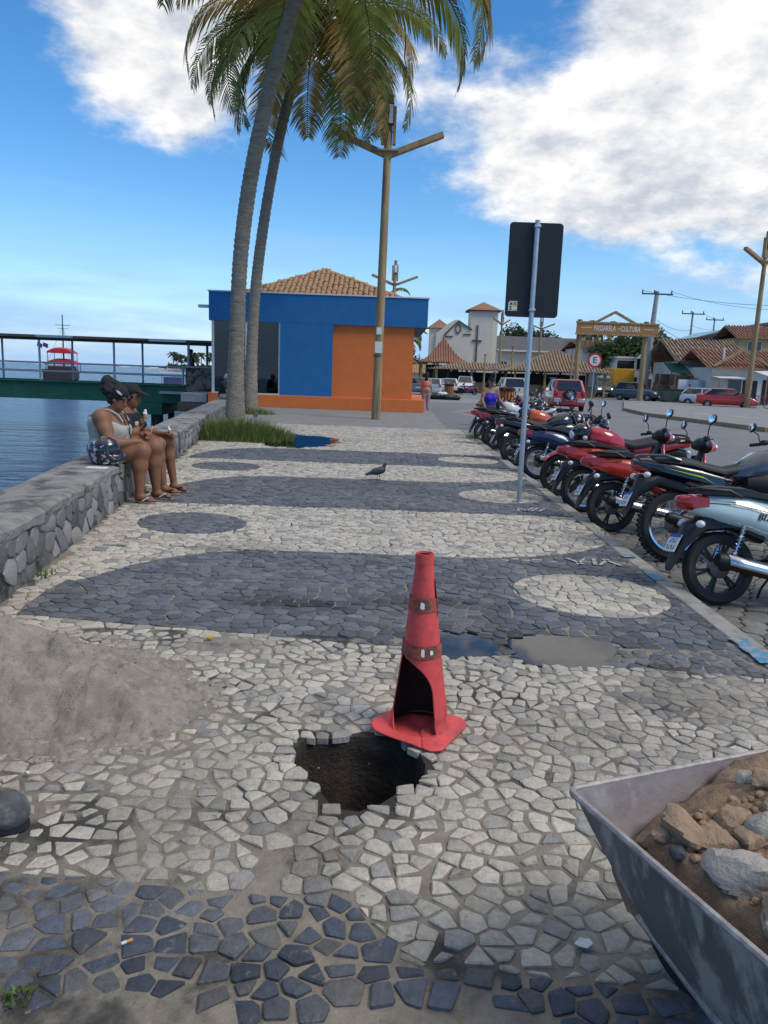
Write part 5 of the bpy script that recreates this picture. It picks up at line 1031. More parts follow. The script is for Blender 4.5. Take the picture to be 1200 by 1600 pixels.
# ================================================================ the torn cone
mat('cone_red', (.64, .072, .066), .55, var=.12, vs=14, bump=.25, bs=50, col2=(.36, .06, .055), c2s=8, c2t=(.48, .68)); mat('cone_band', (.33, .07, .045), .7, var=.45, vs=60, col2=(.10, .05, .04), c2s=18, c2t=(.45, .6))
mat('cone_inside_shade', (.03, .012, .012), .8, var=.2, vs=20)  # near-black inner skin: shade inside the hollow cone put into the colour
def cone():
    t = thing('traffic_cone', 'red traffic cone with a torn open base standing at the edge of the hole', 'traffic cone', (.185, 3.085, .0), rad(0)); Hh = .775; off = .006
    def rad_(h): return .132-.100*(h/Hh)**.96+(.004*math.sin(h*70) if h < .1 else 0)
    def pt(a, h, e=0.):                              # angle a from the camera side towards the left
        r = rad_(h)+e; d = 1+.03*math.sin(2*a+h*4); return (-r*d*math.sin(a)-.010*h/Hh, -r*math.cos(a)*d, h)
    n = 72; hs = [off+(Hh-off)*(i/64) for i in range(65)]; rows = []
    for h in hs:
        if h < .345:
            u = (h-off)/(.345-off); aR = rad(-32+8*u); aL = rad(46+44*sstep(0, .3, u))
            if u > .55: q = (u-.55)/.45; aR = aR+(rad(70)-aR)*(1-math.sqrt(max(0, 1-q*q)))
            if u > .93: aL = aL-(aL-rad(70))*(u-.93)/.07*.4
        else: aR = aL = rad(70)
        rows.append([pt(aL+(aR+2*math.pi-aL)*k/n, h+(.010*math.sin(k*.6) if h > .76 and 0 else 0)) for k in range(n+1)])
    body = MB().loft(rows, closed=False, caps=False).build('body', ['cone_red', 'cone_inside_shade'], t, smooth=60, thick=.005); md = body.modifiers['thick']; md.offset = -1; md.material_offset = 1
    MB().lathe([(.0335, 0), (.039, 0), (.038, .045), (.0335, .045)], 28, Matrix.Translation((-.010, 0, Hh-.04)), close=True).build('collar', 'cone_red', t)
    for z0, z1 in ((.545, .598), (.352, .405)):
        r = [[pt(2*math.pi*k/60, z0+(z1-z0)*j/3, .0045) for k in range(61)] for j in range(4)]; b = MB().loft(r, closed=False, caps=False).build('reflective_band', 'cone_band', t, smooth=60)
        for a in ((rad(6), .035, .03), ) if z0 > .5 else ((rad(0), .02, .035), (rad(-24), .02, .02)):
            q = []
            for k, (da, dz) in enumerate(((-.5, -.4), (.1, -.5), (.5, -.3), (.42, .4), (-.1, .5), (-.5, .3))): q.append(pt(a[0]+da*a[1]*8, (z0+z1)/2+dz*a[2], .0062))
            MB().add(q, [tuple(range(6))]).build('tape_scrap', 'sticker_white', b, smooth=0)
    # crease line and tear high on the right
    MB().tube([pt(rad(-62), h, .0035) for h in (.52, .57, .62, .68)], [.001, .0035, .004, .0015], 5).build('tear', 'dark_room', t); MB().lathe([(.0, 0), (.0, 0)], 3)
    rows = []                                        # bent square foot
    for j in range(10):
        u = j/9; row = []
        for k in range(73):
            a = 2*math.pi*k/72; c, s = math.sin(a), math.cos(a); sq = 1/max(abs(math.cos(a-rad(28))), abs(math.sin(a-rad(28)))); sq = min(sq, 1.26)
            r = .125+(.168*sq-.125)*u; x, y = -r*c, -r*s; lift = .030*u*max(0, math.cos(a-rad(98)))**2+.010*u*max(0, math.cos(a-rad(30)))+.012*u*max(0, math.cos(a+rad(150))); row.append((x, y, .024*(1-u)**1.5+.0055+lift+.003*math.sin(5*a)*u))
        rows.append(row)
    MB().loft(rows, closed=False, caps=False).build('foot', 'cone_red', t, smooth=60, thick=.008)
    fl = []
    for j in range(5):
        r = .133*j/4+.001; fl.append([(-r*math.sin(2*math.pi*k/48), -r*math.cos(2*math.pi*k/48), .012+.05*max(0, .5-abs(j/4-.5))*(1 if k % 48 > 20 else .2)) for k in range(49)])
    MB().loft(fl, closed=False, caps=False).build('folded_flap', 'cone_red', t, smooth=60)
cone()
# ================================================================ heap of sand
mat('sand_heap', (.35, .30, .245), .95, var=.25, vs=18, bump=1., bs=110, dist=.012, col2=(.28, .235, .19), c2s=7, c2t=(.45, .62))
def sand():
    rs_ = random.Random(6); nx, ny = 200, 150; x0, x1, y0, y1 = -3.0, -.55, 2.35, 4.3; mb = MB()
    def h(x, y):
        a = .36*math.exp(-(((x+1.80)/.56)**2+((y-3.36)/.38)**2)**.85); b = .14*math.exp(-(((x+1.24)/.34)**2+((y-3.20)/.30)**2)**1.2); c = .22*math.exp(-(((x+2.4)/.6)**2+((y-3.2)/.42)**2)); r = max(a, b)+.4*min(a, b)+.3*c
        for cx, cy, rr, d in ((-1.36, 2.96, .13, .05), (-1.17, 2.98, .10, .04), (-1.5, 3.2, .10, .03)):
            q = ((x-cx)/rr)**2+((y-cy)/rr)**2; r -= d*math.exp(-q*q)
        r += (.02+.10*max(r, 0))*fbm(x*6, y*6)+.014*fbm(x*17, y*17, 2, 3); return r-.032-.02*max(0, fn(x*4, y*4, 5))
    for j in range(ny+1):
        for i in range(nx+1): x, y = x0+(x1-x0)*i/nx, y0+(y1-y0)*j/ny; mb.v.append((x, y, max(h(x, y)+rs_.gauss(0, .0055), -.03)))
    for j in range(ny):
        for i in range(nx):
            q = (j*(nx+1)+i, j*(nx+1)+i+1, (j+1)*(nx+1)+i+1, (j+1)*(nx+1)+i)
            if max(mb.v[k][2] for k in q) > -.008: mb.f.append(q)
    tag(mb.build('sand_heap', 'sand_heap', smooth=180, fix=False), 'heap of grey brown builders sand on the pavement at left', 'sand', kind='stuff')
    rng = random.Random(9); g = MB()
    for i in range(500):                             # loose clods on and around the heap
        x, y = rng.gauss(-1.5, .55), rng.gauss(3.25, .42); z = max(h(x, y), .0); r = rng.uniform(.002, .007)
        if z > .012: continue
        r *= .7
        g.ell((x, y, z+r*.3), (r, r*rng.uniform(.7, 1.2), r*.8), 5, 4)
    tag(g.build('sand_clods', 'sand_heap', smooth=60, fix=False), 'loose sand clods scattered on and around the heap', 'sand', kind='stuff')
sand()
# ================================================================ wheelbarrow and rubble
mat('barrow_steel', (.15, .165, .168), .55, metal=.35, var=.3, vs=7, bump=.5, bs=25, stretch=(1, 1, .22), col2=(.40, .40, .385), c2s=9, c2t=(.44, .56)); mat('barrow_inside', (.22, .19, .195), .75, var=.2, vs=9, bump=.3, bs=60, col2=(.30, .285, .28), c2s=6, c2t=(.55, .72)); mat('rim_steel', (.34, .30, .28), .6, metal=.3, var=.4, vs=40)
mat('rubble_earth', (.30, .20, .125), .95, var=.35, vs=20, bump=1., bs=60, dist=.02); mat('rubble_brown', (.37, .25, .16), .95, var=.3, vs=14, bump=1., bs=60, dist=.012, col2=(.27, .175, .11), c2s=9); mat('rubble_grey', (.44, .39, .33), .92, var=.25, vs=14, bump=1., bs=70, dist=.012, col2=(.33, .235, .16), c2s=6, c2t=(.5, .66))
BC = pg(892, 1237, .55); BF = pg(1200, 1176, .55); BN = pg(1200, 1560, .55)
def barrow():
    a = (BF-BC).normalized(); b = Vector((a.y, -a.x, 0)); a.z = b.z = 0; Wd, Ln = .66, .98; mid = BC+a*Wd/2
    t = thing('wheelbarrow', 'cement smeared grey steel wheelbarrow loaded with rubble', 'wheelbarrow', (mid.x, mid.y, 0)); o = t.location.copy()
    def P(u, v, z): return BC+a*u+b*v-o+Vector((0, 0, z-.55))
    def ring(i0, i1, j0, j1, z, r, n=6, zf=0., drop=0.):   # rounded rectangle inset by i (sides) and j (front, back)
        q = []
        for (cu, cv, a0) in ((Wd-i1-r, Ln-j1-r, 0), (i0+r, Ln-j1-r, 90), (i0+r, j0+r, 180), (Wd-i1-r, j0+r, 270)):
            for k in range(n+1): an = rad(a0+90*k/n); q.append(P(cu+r*math.cos(an), cv+r*math.sin(an), z))
        return q
    prof = [(0, 0, .55, .02), (.012, .02, .50, .05), (.035, .06, .42, .09), (.07, .13, .32, .13), (.115, .20, .245, .15), (.17, .28, .215, .14), (.24, .36, .21, .08)]
    MB().loft([ring(i, i, j, j*.7, z, r) for i, j, z, r in prof], caps=False).add([P(Wd/2, Ln/2, .21)], []).build('tray', ['barrow_steel'], t, smooth=50)
    ins = [ring(i+.004, i+.004, j+.004, j*.7+.004, z+.004, r) for i, j, z, r in prof]; m = MB().loft(ins, caps=False); q = len(ins[0]); m.add(ins[-1], [tuple(range(q))]); m.build('tray_lining', 'barrow_inside', t, smooth=50)
    rr = ring(-.004, -.004, -.004, -.004, .553, .024); MB().tube(rr, .0085, 8, closed=True).build('rim', 'rim_steel', t)
    for s in (0.16, Wd-.16): MB().tube([P(Wd/2+(s-Wd/2)*.5, -.02, .17), P(s, .35, .195), P(s+(s-Wd/2)*.25, .95, .225), P(s+(s-Wd/2)*.3, 1.25, .46), P(s+(s-Wd/2)*.3, 1.6, .58)], .017, 8).build('handle', 'rim_steel', t); MB().tube([P(s+(s-Wd/2)*.2, .72, .20), P(s+(s-Wd/2)*.3, .84, .0), P(s+(s-Wd/2)*.3, .93, .01), P(s+(s-Wd/2)*.25, .98, .23)], .014, 8).build('leg', 'rim_steel', t)
    wc = P(Wd/2, .10, .178); M = Matrix.Translation(wc) @ Matrix((a, b, Vector((0, 0, 1)))).transposed().to_4x4() @ Matrix.Rotation(math.pi/2, 4, 'Y')
    w = bpy.data.objects.new('wheel', None); C.objects.link(w); w.parent = t; MB().lathe([(.13+.045*math.cos(x), .038*math.sin(x)) for x in [2*math.pi*k/14 for k in range(14)]], 28, M, close=True).build('tyre', 'tyre', w); MB().lathe([(.0, -.03), (.1, -.02), (.1, .02), (.0, .03)], 20, M).build('rim', 'rim_steel', w)
    MB().cyl(P(Wd/2-.09, .10, .178), P(Wd/2+.09, .10, .178), .012).build('axle', 'rim_steel', t)
    # heap of earth inside
    mb = MB(); n = 60; m_ = 72
    def hz(u, v): return .37+.19*sstep(-.06, .24, v+.45*(u-.12))+.045*sstep(.05, .4, u)*sstep(.0, .3, v)+.022*fbm(u*12, v*12)+.012*fn(u*40, v*40)-.03*sstep(.12, .0, u)
    for j in range(m_+1):
        for i in range(n+1): u, v = .012+(Wd-.024)*i/n, .02+(Ln-.032)*j/m_; z = hz(u, v)-.13*sstep(.055, .0, min(u-.012, Wd-.012-u, Ln-.012-v)); s = max(.0, .55-z)*.27; uu = min(max(u, .012+s), Wd-.012-s); vv = min(max(v, .03+s*1.8), Ln-.010-s*1.2); mb.v.append(tuple(P(uu, vv, max(z, .24))+o))
    for j in range(m_):
        for i in range(n): mb.f.append((j*(n+1)+i, j*(n+1)+i+1, (j+1)*(n+1)+i+1, (j+1)*(n+1)+i))
    tag(mb.build('rubble_earth', 'rubble_earth', smooth=180, fix=False), 'loose brown earth filling the wheelbarrow between the chunks', 'earth', kind='stuff')
    rng = random.Random(40)
    def rock(c, r, m, lab, seed, name='rubble_chunk', grp=None):
        rg = random.Random(seed); pl = []
        for k in range(13): d = Vector((rg.gauss(0, 1), rg.gauss(0, 1), rg.gauss(0, 1))).normalized(); pl.append((d, rg.uniform(.62, .95)))
        b_ = MB(); b_.ell((0, 0, 0), 1.0, 26, 18); vs = []
        R = Matrix.Rotation(rg.uniform(0, 6), 3, 'Z') @ Matrix.Rotation(rg.uniform(-.4, .4), 3, 'X')
        for v in b_.v:
            d = Vector(v); s = 1.15
            for nn, dd in pl:
                q = d.dot(nn)
                if q > .05: s = min(s, dd/q)
            s *= 1+.09*fbm(d.x*3+seed, d.y*3, d.z*3)+.03*fn(d.x*11, d.y*11+seed, d.z*11); vs.append(R @ Vector((d.x*s*r[0], d.y*s*r[1], d.z*s*r[2])))
        b_.v = [tuple(v) for v in vs]; ob = b_.build(name, m, smooth=32, loc=c, fix=False); return tag(ob, lab, 'rubble', grp or 'broken chunks in the wheelbarrow')
    big = [(1082, 1400, (.075, .06, .045), 'rubble_grey', 'large flat buff chunk at the left rim of the wheelbarrow load'), (1075, 1290, (.07, .05, .045), 'rubble_brown', 'big brown earth clod near the far rim of the wheelbarrow'), (1175, 1370, (.08, .035, .03), 'rubble_grey', 'long grey mortar slab across the middle of the load'), (1170, 1440, (.065, .05, .045), 'rubble_brown', 'rough brown chunk below the long grey slab'), (1165, 1520, (.07, .055, .04), 'rubble_brown', 'smooth tan boulder at the near right of the load'), (1120, 1300, (.05, .045, .04), 'rubble_brown', 'rounded brown clod right of the big clod'), (1150, 1275, (.05, .04, .04), 'rubble_brown', 'angular brown clod in the middle back of the load'), (1185, 1285, (.035, .03, .045), 'rubble_grey', 'upright pale chunk at the right edge of the load'), (985, 1330, (.026, .022, .02), 'rubble_brown', 'small brown lump nearest the left rim corner'), (1010, 1310, (.024, .02, .018), 'rubble_brown', 'small brown lump beside the inner far wall'), (1165, 1228, (.03, .025, .02), 'rubble_grey', 'small pale stone at the back top of the load'), (1195, 1240, (.04, .03, .03), 'rubble_brown', 'brown clod at the back right edge'), (1100, 1480, (.035, .028, .02), 'rubble_grey', 'small grey chunk below the large flat chunk'), (1135, 1345, (.035, .03, .03), 'rubble_grey', 'dull grey lump in the middle of the load'), (1040, 1345, (.022, .018, .016), 'text_slate', 'small dark blue stone beside the brown lumps')]
    mat('text_slate', (.05, .055, .07), .7, var=.2)
    for k, (px, py, r, m, lab) in enumerate(big):
        c = pg(px, py, .54); uv = Vector((c.x, c.y, 0))-Vector((BC.x, BC.y, 0)); u, v = uv.dot(a), uv.dot(b); z = hz(min(max(u, .05), Wd-.05), min(max(v, .05), Ln-.05)); c = pg(px, py, z+r[2]*.5); uv = Vector((c.x, c.y, 0))-Vector((BC.x, BC.y, 0)); u, v = max(uv.dot(a), max(r)*.95+.045), max(uv.dot(b), max(r)*.9+.06); z = hz(u, v); q = Vector((BC.x, BC.y, 0))+a*u+b*v; rock((q.x, q.y, z+r[2]*.25), r, m, lab, k+3)
    for k in range(16):
        u, v = rng.uniform(.12, Wd-.09), rng.uniform(.22, Ln-.2); r = rng.uniform(.016, .034); q = Vector((BC.x, BC.y, 0))+a*u+b*v; rock((q.x, q.y, hz(u, v)+r*.2), (r*1.2, r, r*.8), rng.choice(('rubble_brown', 'rubble_brown', 'rubble_grey')), 'one of the small clods scattered between the big chunks in the wheelbarrow', 60+k, 'rubble_clod', 'small clods in the wheelbarrow')
    mb = MB()
    for k in range(420):
        u, v = rng.uniform(.08, Wd-.06), rng.uniform(.2, Ln-.1); r = rng.uniform(.004, .014); mb.ell(P(u, v, hz(u, v)+r*.3)+o, (r, r*rng.uniform(.6, 1.1), r*.8), 6, 4)
    tag(mb.build('rubble_crumbs', 'rubble_brown', smooth=50, fix=False), 'small crumbs of earth and stone over the wheelbarrow load', 'rubble', kind='stuff')
    # stones dug out of the pavement, lying by the hole
barrow()
# ================================================================ small litter
def scrap(name, lab, cat, px, py, w, d, m, seed, z=.010, th=.002):
    c = pg(px, py); rng = random.Random(seed); mb = MB(); n = 9; vs = []
    for k in range(n): a = 2*math.pi*k/n; r = rng.uniform(.6, 1); vs.append((math.cos(a)*w*r, math.sin(a)*d*r, rng.uniform(0, .012)))
    mb.add([(0, 0, .006)]+vs, [(0, 1+k, 1+(k+1) % n) for k in range(n)]); o = mb.build(name, m, smooth=0, loc=(c.x, c.y, z), thick=th); tag(o, lab, cat)
mat('yellow_peel', (.62, .36, .02), .6, var=.2); mat('filter_orange', (.55, .24, .06), .7, var=.1); mat('orange_scrap', (.40, .12, .05), .7, var=.2)
scrap('crumpled_wrapper', 'crumpled white wrapper on the dark stones by the wheelbarrow', 'litter', 912, 1480, .030, .022, 'canvas_white', 3); scrap('fruit_peel', 'small yellow peel on the pavement above the sand heap', 'litter', 328, 1000, .022, .016, 'yellow_peel', 5, th=.008); scrap('plastic_scrap', 'orange scrap beside the far puddle', 'litter', 515, 697, .18, .10, 'orange_scrap', 7); scrap('paper_scrap', 'white paper scrap on the ground left of the sand heap front', 'litter', 45, 1212, .02, .015, 'canvas_white', 8)
c_ = pg(198, 1477); t_ = thing('cigarette_butt', 'cigarette butt lying on the dark blue stones at bottom left', 'cigarette', (c_.x, c_.y, .011), .6); MB().cyl((-.014, 0, 0), (0, 0, 0), .0042, seg=10).build('paper_end', 'canvas_white', t_); MB().cyl((0.0005, 0, 0), (.016, 0, 0), .0042, seg=10).build('filter', 'filter_orange', t_)
# ================================================================ helmet, pigeon
def helmet():
    c = pg(160, 727, .45); t = thing('motorcycle_helmet', 'dark floral full face helmet resting on the sea wall behind the woman', 'helmet', (c.x+.02, c.y+.05, .455), rad(8)); mat('helmet_shell', (.012, .012, .018), .25, var=0, coat=.7, col2=(.42, .36, .44), c2s=16, c2t=(.55, .58)); mat('pink', (.65, .12, .32), .5, var=.1)
    s = Solid(.008); s.ell((-.01, 0, .15), (.17, .135, .145), k=.03); s.ell((.07, 0, .075), (.135, .12, .085), k=.05); s.ell((-.02, 0, .07), (.14, .12, .10), k=.04); s.box((.16, 0, .165), (.10, .22, .045), Matrix.Rotation(rad(-8), 3, 'Y'), rd=.03, k=.015, sub=True); s.mesh('shell', 'helmet_shell', t, clip=lambda x, y, z: .004-z)
    s = Solid(.008); s.ell((.0, 0, .15), (.155, .122, .13), k=.02); s.mesh('visor', 'car_glass', t, clip=lambda x, y, z: np.maximum(np.abs(z-.165)-.06, .03-x))
    for (x, y, z, r) in ((.0, -.118, .19, .022), (.02, -.122, .178, .016), (-.02, -.12, .183, .015)): MB().ell((x, y, z), (r, .006, r*.7), 8, 6).build('flower_print', 'pink', t)
    for (x, z, l) in ((.02, .03, .05), (.13, .035, .03)): MB().box((x, -.112 if x < .1 else -.085, z), (l, .006, .02)).build('white_print', 'canvas_white', t, bevel=.003)
    c = pg(155, 733, .45); o = MB().box((c.x-.03, c.y+.02, .459), (.20, .10, .012)).build('folded_paper', 'paper', bevel=.002); tag(o, 'folded white paper lying on the sea wall in front of the helmet', 'paper')
helmet()
def pigeon():
    c = pg(590, 750); t = thing('pigeon', 'dark grey pigeon walking on the mosaic pavement', 'pigeon', (c.x, c.y, .004), rad(12)); mat('pigeon_grey', (.055, .058, .068), .6, var=.35, vs=18, bump=.3, bs=90); mat('pigeon_neck', (.02, .035, .04), .4, var=.3, vs=25); mat('pigeon_foot', (.30, .07, .06), .6, var=.1)
    s = Solid(.006); R = Matrix.Rotation(rad(-18), 3, 'Y'); s.ell((0, 0, .125), (.095, .055, .052), R, k=.02); s.ell((.055, 0, .14), (.05, .045, .048), k=.03); s.cap((.075, 0, .16), (.095, 0, .215), .032, .021, k=.02); s.ell((.105, 0, .228), (.026, .021, .021), k=.012); s.cap((.125, 0, .225), (.142, 0, .218), .007, .003, k=.006); s.cap((-.06, .0, .115), (-.165, 0, .075), .032, .018, k=.02); s.ell((-.02, .04, .13), (.085, .022, .04), R, k=.01); s.ell((-.02, -.04, .13), (.085, .022, .04), R, k=.01); s.mesh('body', 'pigeon_grey', t)
    n = Solid(.006); n.cap((.07, 0, .155), (.093, 0, .21), .035, .024, k=.02); n.mesh('neck_feathers', 'pigeon_neck', t)
    for sg, x in ((-1, .02), (1, -.01)):
        l = MB(); l.tube([(x, sg*.022, .095), (x+.01, sg*.022, .04), (x, sg*.022, .005)], .0045, 6)
        for a in (-.5, 0, .5, 3.1): l.tube([(x, sg*.022, .006), (x+.032*math.cos(a), sg*.022+.032*math.sin(a), .003)], [.004, .002], 5)
        l.build('leg', 'pigeon_foot', t)
    for sg in (-1, 1): MB().ell((.112, sg*.019, .232), .004, 6, 5).build('eye', 'orange_lens', t)
pigeon()
p2_ = [o for o in bpy.data.objects if o.name == 'pigeon'][0]; o = copy_tree(p2_); c = pg(400, 655); o.location = (c.x, c.y, .002); o.rotation_euler = (0, 0, rad(80)); o['label'] = 'second pigeon, small and dark at the foot of the farther palm'
# ================================================================ bins and bags in the square
mat('slat_orange', (.42, .14, .035), .7, var=.25, vs=5)
def wbin(label, px, Y):
    x = PX(px, Y); z = .0 if x < 6.4 and Y < 52 else -.13; t = thing('litter_bin', label, 'litter bin', (x, Y, z), group='wood slat litter bins'); n = 14
    for k in range(n):
        a = 2*math.pi*k/n; MB().box((.33*math.cos(a), .33*math.sin(a), .52), (.03, .10, .80), rz=a).build('slat', 'slat_orange', t)
    MB().lathe([(.0, .06), (.30, .06), (.30, 1.0), (.27, 1.0), (.27, .1), (0, .1)], 18).build('liner', 'black_plastic', t); MB().lathe([(.38, .92), (.39, 1.05), (.28, 1.10), (.28, 1.0), (.36, .92)], 18).build('rim', 'black_plastic', t); MB().lathe([(0, 0), (.2, 0), (.2, .07), (0, .07)], 14).build('foot', 'black_plastic', t)
wbin('wood slat litter bin with black rim right behind the woman in blue', 793, 36); wbin('small wood slat litter bin beside the silver hatchback', 702, 58)
s_ = Solid(.03); t_ = thing('rubbish_bags', 'heap of dark bags lying on the red paving behind the silver hatchback', 'bags', (PX(693, 50), 50, .0)); s_.ell((-.5, 0, .2), (.5, .4, .25), k=.08); s_.ell((.3, -.1, .17), (.55, .35, .2), k=.08); s_.ell((.85, 0, .15), (.3, .3, .18), k=.08); s_.mesh('dark_bag', 'black_plastic', t_, rough=.03, rs=14, clip=lambda x, y, z: -z); s_ = Solid(.03); s_.ell((-.05, -.1, .36), (.35, .25, .14), k=.05); s_.mesh('pale_bundle', 'canvas_white', t_, rough=.02, rs=16)
# ================================================================ cars
def wheel_c(par, x, y, r, w, sg, spokes=7):
    wl = bpy.data.objects.new('wheel', None); C.objects.link(wl); wl.parent = par; wl.location = (x, y, r); M = Matrix.Rotation(-sg*math.pi/2, 4, 'X')
    ty = MB().lathe([(r*.62, -w/2), (r*.92, -w/2), (r, -w*.36), (r, w*.36), (r*.92, w/2), (r*.62, w/2)], 24, M, close=True).build('tyre', 'tyre', wl); m = MB(M); m.lathe([(r*.63, w*.3), (r*.60, w*.42), (r*.55, w*.3)], 24); m.lathe([(.001, w*.44), (r*.14, w*.44), (r*.16, w*.2)], 12)
    for k in range(spokes): a = 2*math.pi*k/spokes; m.bar((r*.12*math.cos(a), r*.12*math.sin(a), w*.36), (r*.6*math.cos(a), r*.6*math.sin(a), w*.34), .045, .02)
    m.build('rim', 'alloy', wl); MB(M).lathe([(.001, w*.12), (r*.6, w*.12), (r*.6, w*.1)], 18).build('brake_disc', 'metal_dark', wl); return wl
def car(label, kind, paint, px, Y, rz, name='parked_car', group='cars in the square', lights=False, spare=False, rack=False, z=None):
    spec = {'hatch': (3.75, 1.66, 1.42, .56, [(-1.86, .62, .70), (-1.84, .92, .78), (-1.5, .98, .82), (.75, .94, .83), (1.2, .90, .81), (1.62, .80, .78), (1.86, .60, .66)], (-1.75, -1.35, .38, 1.12), (-1.18, 1.17)), 'sedan': (4.25, 1.72, 1.46, .58, [(-2.1, .62, .72), (-2.08, .98, .80), (-1.5, 1.02, .84), (.9, .95, .86), (1.4, .90, .84), (1.85, .78, .80), (2.12, .58, .66)], (-1.65, -1.05, .45, 1.25), (-1.3, 1.3)), 'suv': (4.2, 1.78, 1.68, .66, [(-2.05, .72, .78), (-2.03, 1.02, .84), (-1.6, 1.06, .88), (.9, 1.05, .88), (1.4, 1.00, .86), (1.85, .92, .82), (2.08, .66, .70)], (-1.95, -1.62, .30, 1.0), (-1.28, 1.3)), 'pickup': (5.0, 1.85, 1.80, .74, [(-2.5, .8, .84), (-2.48, 1.12, .9), (-1.4, 1.15, .92), (.9, 1.15, .92), (1.5, 1.10, .90), (2.2, 1.04, .88), (2.48, .78, .78)], (-1.0, -.75, .35, 1.1), (-1.55, 1.55))}[kind]
    Ln, Wd, Hh, R2, secs, gh, ax = spec; R = R2/2; x = PX(px, Y)
    if z is None: z = -.13 if not (x < 6.4 and Y < 52) else 0.0
    t = thing(name, label, 'car', (x, Y, z), rad(rz), group); rg = []
    if spare is None: pass
    for (sx, zt, hw) in secs:
        zb = .24 if abs(sx) < Ln*.44 else .34; hw = hw*Wd/1.70; rg.append([(sx, hw*.90, zb), (sx, hw*.99, zb+.10), (sx, hw, (zb+zt)/2), (sx, hw*.98, zt-.13), (sx, hw*.90, zt-.02), (sx, hw*.6, zt+.015), (sx, -hw*.6, zt+.015), (sx, -hw*.90, zt-.02), (sx, -hw*.98, zt-.13), (sx, -hw, (zb+zt)/2), (sx, -hw*.99, zb+.10), (sx, -hw*.90, zb)])
    MB().loft(rg).build('body', paint, t, smooth=50, bevel=.025); b0, b1, f1, f0 = gh; zb = secs[2][1]-.03; hb, hr = Wd*.465, Wd*.37
    def GH(z, e=0.): u = (z-zb)/(Hh-zb); xb, xf = b0+(b1-b0)*u, f0+(f1-f0)*u; h = hb+(hr-hb)*u+e; return xb-e, xf+e, h
    r2 = []
    for z_ in (zb, (zb+Hh)/2, Hh-.05): xb, xf, h = GH(z_); r2.append([(xb, h*.86, z_), (xb+.12, h, z_), (xf-.25, h, z_), (xf, h*.82, z_), (xf, -h*.82, z_), (xf-.25, -h, z_), (xb+.12, -h, z_), (xb, -h*.86, z_)])
    MB().loft(r2).build('windows', 'car_glass', t, smooth=40); xb, xf, h = GH(Hh-.05); ro = []
    for z_, e in ((Hh-.075, .012), (Hh-.02, 0.), (Hh, -.10)): ro.append([(xb-.02+max(0, -e), h*.86+e, z_), (xb+.1, h+e, z_), (xf-.25, h+e, z_), (xf+.02+min(0, e), h*.82+e, z_), (xf+.02+min(0, e), -h*.82-e, z_), (xf-.25, -h-e, z_), (xb+.1, -h-e, z_), (xb-.02+max(0, -e), -h*.86-e, z_)])
    MB().loft(ro).build('roof', paint, t, smooth=50)
    for s in (-1, 1):
        X0, F0, H0 = GH(zb+.01); X1, F1, H1 = GH(Hh-.06); pl = MB(); pl.bar((X0+.06, s*H0*.93, zb), (X1+.06, s*H1*.93, Hh-.06), .14, .10); pl.bar((F0-.10, s*H0*.90, zb), (F1-.10, s*H1*.88, Hh-.06), .07, .07); mx = (b1+f0)/2-.05; pl.bar((mx, s*H0, zb), (mx-.03, s*H1, Hh-.06), .07, .03); pl.build('pillar', paint, t, smooth=0)
        MB().box((f0-.28, s*(Wd/2+.05), zb+.08), (.10, .16, .11)).build('door_mirror', paint, t, bevel=.03)
        hl = MB().ell((Ln/2-.22, s*Wd*.36, secs[-2][1]-.16), (.20, .20, .085), 12, 8).build('headlight', 'lamp_lit' if lights else 'clear_lens', t); MB().ell((-Ln/2+.08, s*Wd*.40, .84 if kind != 'suv' else .95), (.08, .12, .12 if kind != 'suv' else .2), 10, 8).build('tail_light', 'red_lens', t)
        for x_ in ax:
            MB().lathe([(.001, .0), (R*1.16, .0), (R*1.16, .01), (.001, .012)], 24, Matrix.Translation((x_, s*(Wd/2-.045), R+.02)) @ Matrix.Rotation(-s*math.pi/2, 4, 'X')).build('wheel_arch', 'black_plastic', t); wheel_c(t, x_, s*(Wd/2-.06), R, .19, s)
        for dx in (mx+.3, mx-.75): MB().box((dx, s*(Wd*.5-.003), zb-.16), (.16, .02, .03)).build('door_handle', paint, t)
    MB().box((Ln/2-.03, 0, .44), (.10, Wd*.84, .20)).build('front_bumper', 'black_plastic' if kind in ('suv', 'pickup') else paint, t, bevel=.04); MB().box((Ln/2-.05, 0, .68), (.06, Wd*.46, .13)).build('grille', 'black_plastic', t, bevel=.02); MB().box((-Ln/2+.04, 0, .46), (.12, Wd*.86, .26)).build('rear_bumper', paint, t, bevel=.04)
    MB().box((Ln/2+.025, 0, .46), (.012, .40, .12)).build('number_plate', 'plate_white', t); MB().box((-Ln/2-.028, 0, .62), (.012, .40, .12)).build('number_plate', 'plate_white', t)
    if spare:
        w = wheel_c(t, -Ln/2-.16, 0, .33, .22, 1, 7); w.name = 'spare_wheel'; w.rotation_euler = (0, 0, rad(90)); w.location.z = .92
        for s in (-1, 1): MB().cyl((.9, s*.62, Hh+.05), (-1.3, s*.62, Hh+.05), .025, seg=8).build('roof_rail', 'black_plastic', t)
        for s in (-1, 1): MB().box((-Ln/2+.0, s*.62, .58), (.06, .42, .22)).build('bumper_corner', 'alloy', t, bevel=.03)
    if rack: MB().box((-.4, 0, Hh+.22), (1.6, 1.2, .34)).build('roof_box', 'metal_grey', t, bevel=.08)
    return t
def paint(n, c): mat(n, c, .28, var=0, coat=.8, spec=.5); return n
mat('lamp_lit', (.9, .95, .75), .2, var=0, emit=(.85, 1., .7, 2.5))
paint('car_red', (.38, .012, .02)); paint('car_silver', (.48, .50, .52)); paint('car_white', (.60, .60, .59)); paint('car_beige', (.46, .42, .35)); paint('car_blue', (.035, .06, .095)); paint('car_dark', (.06, .065, .07)); paint('car_bright_red', (.50, .022, .02)); paint('car_grey', (.16, .18, .2))
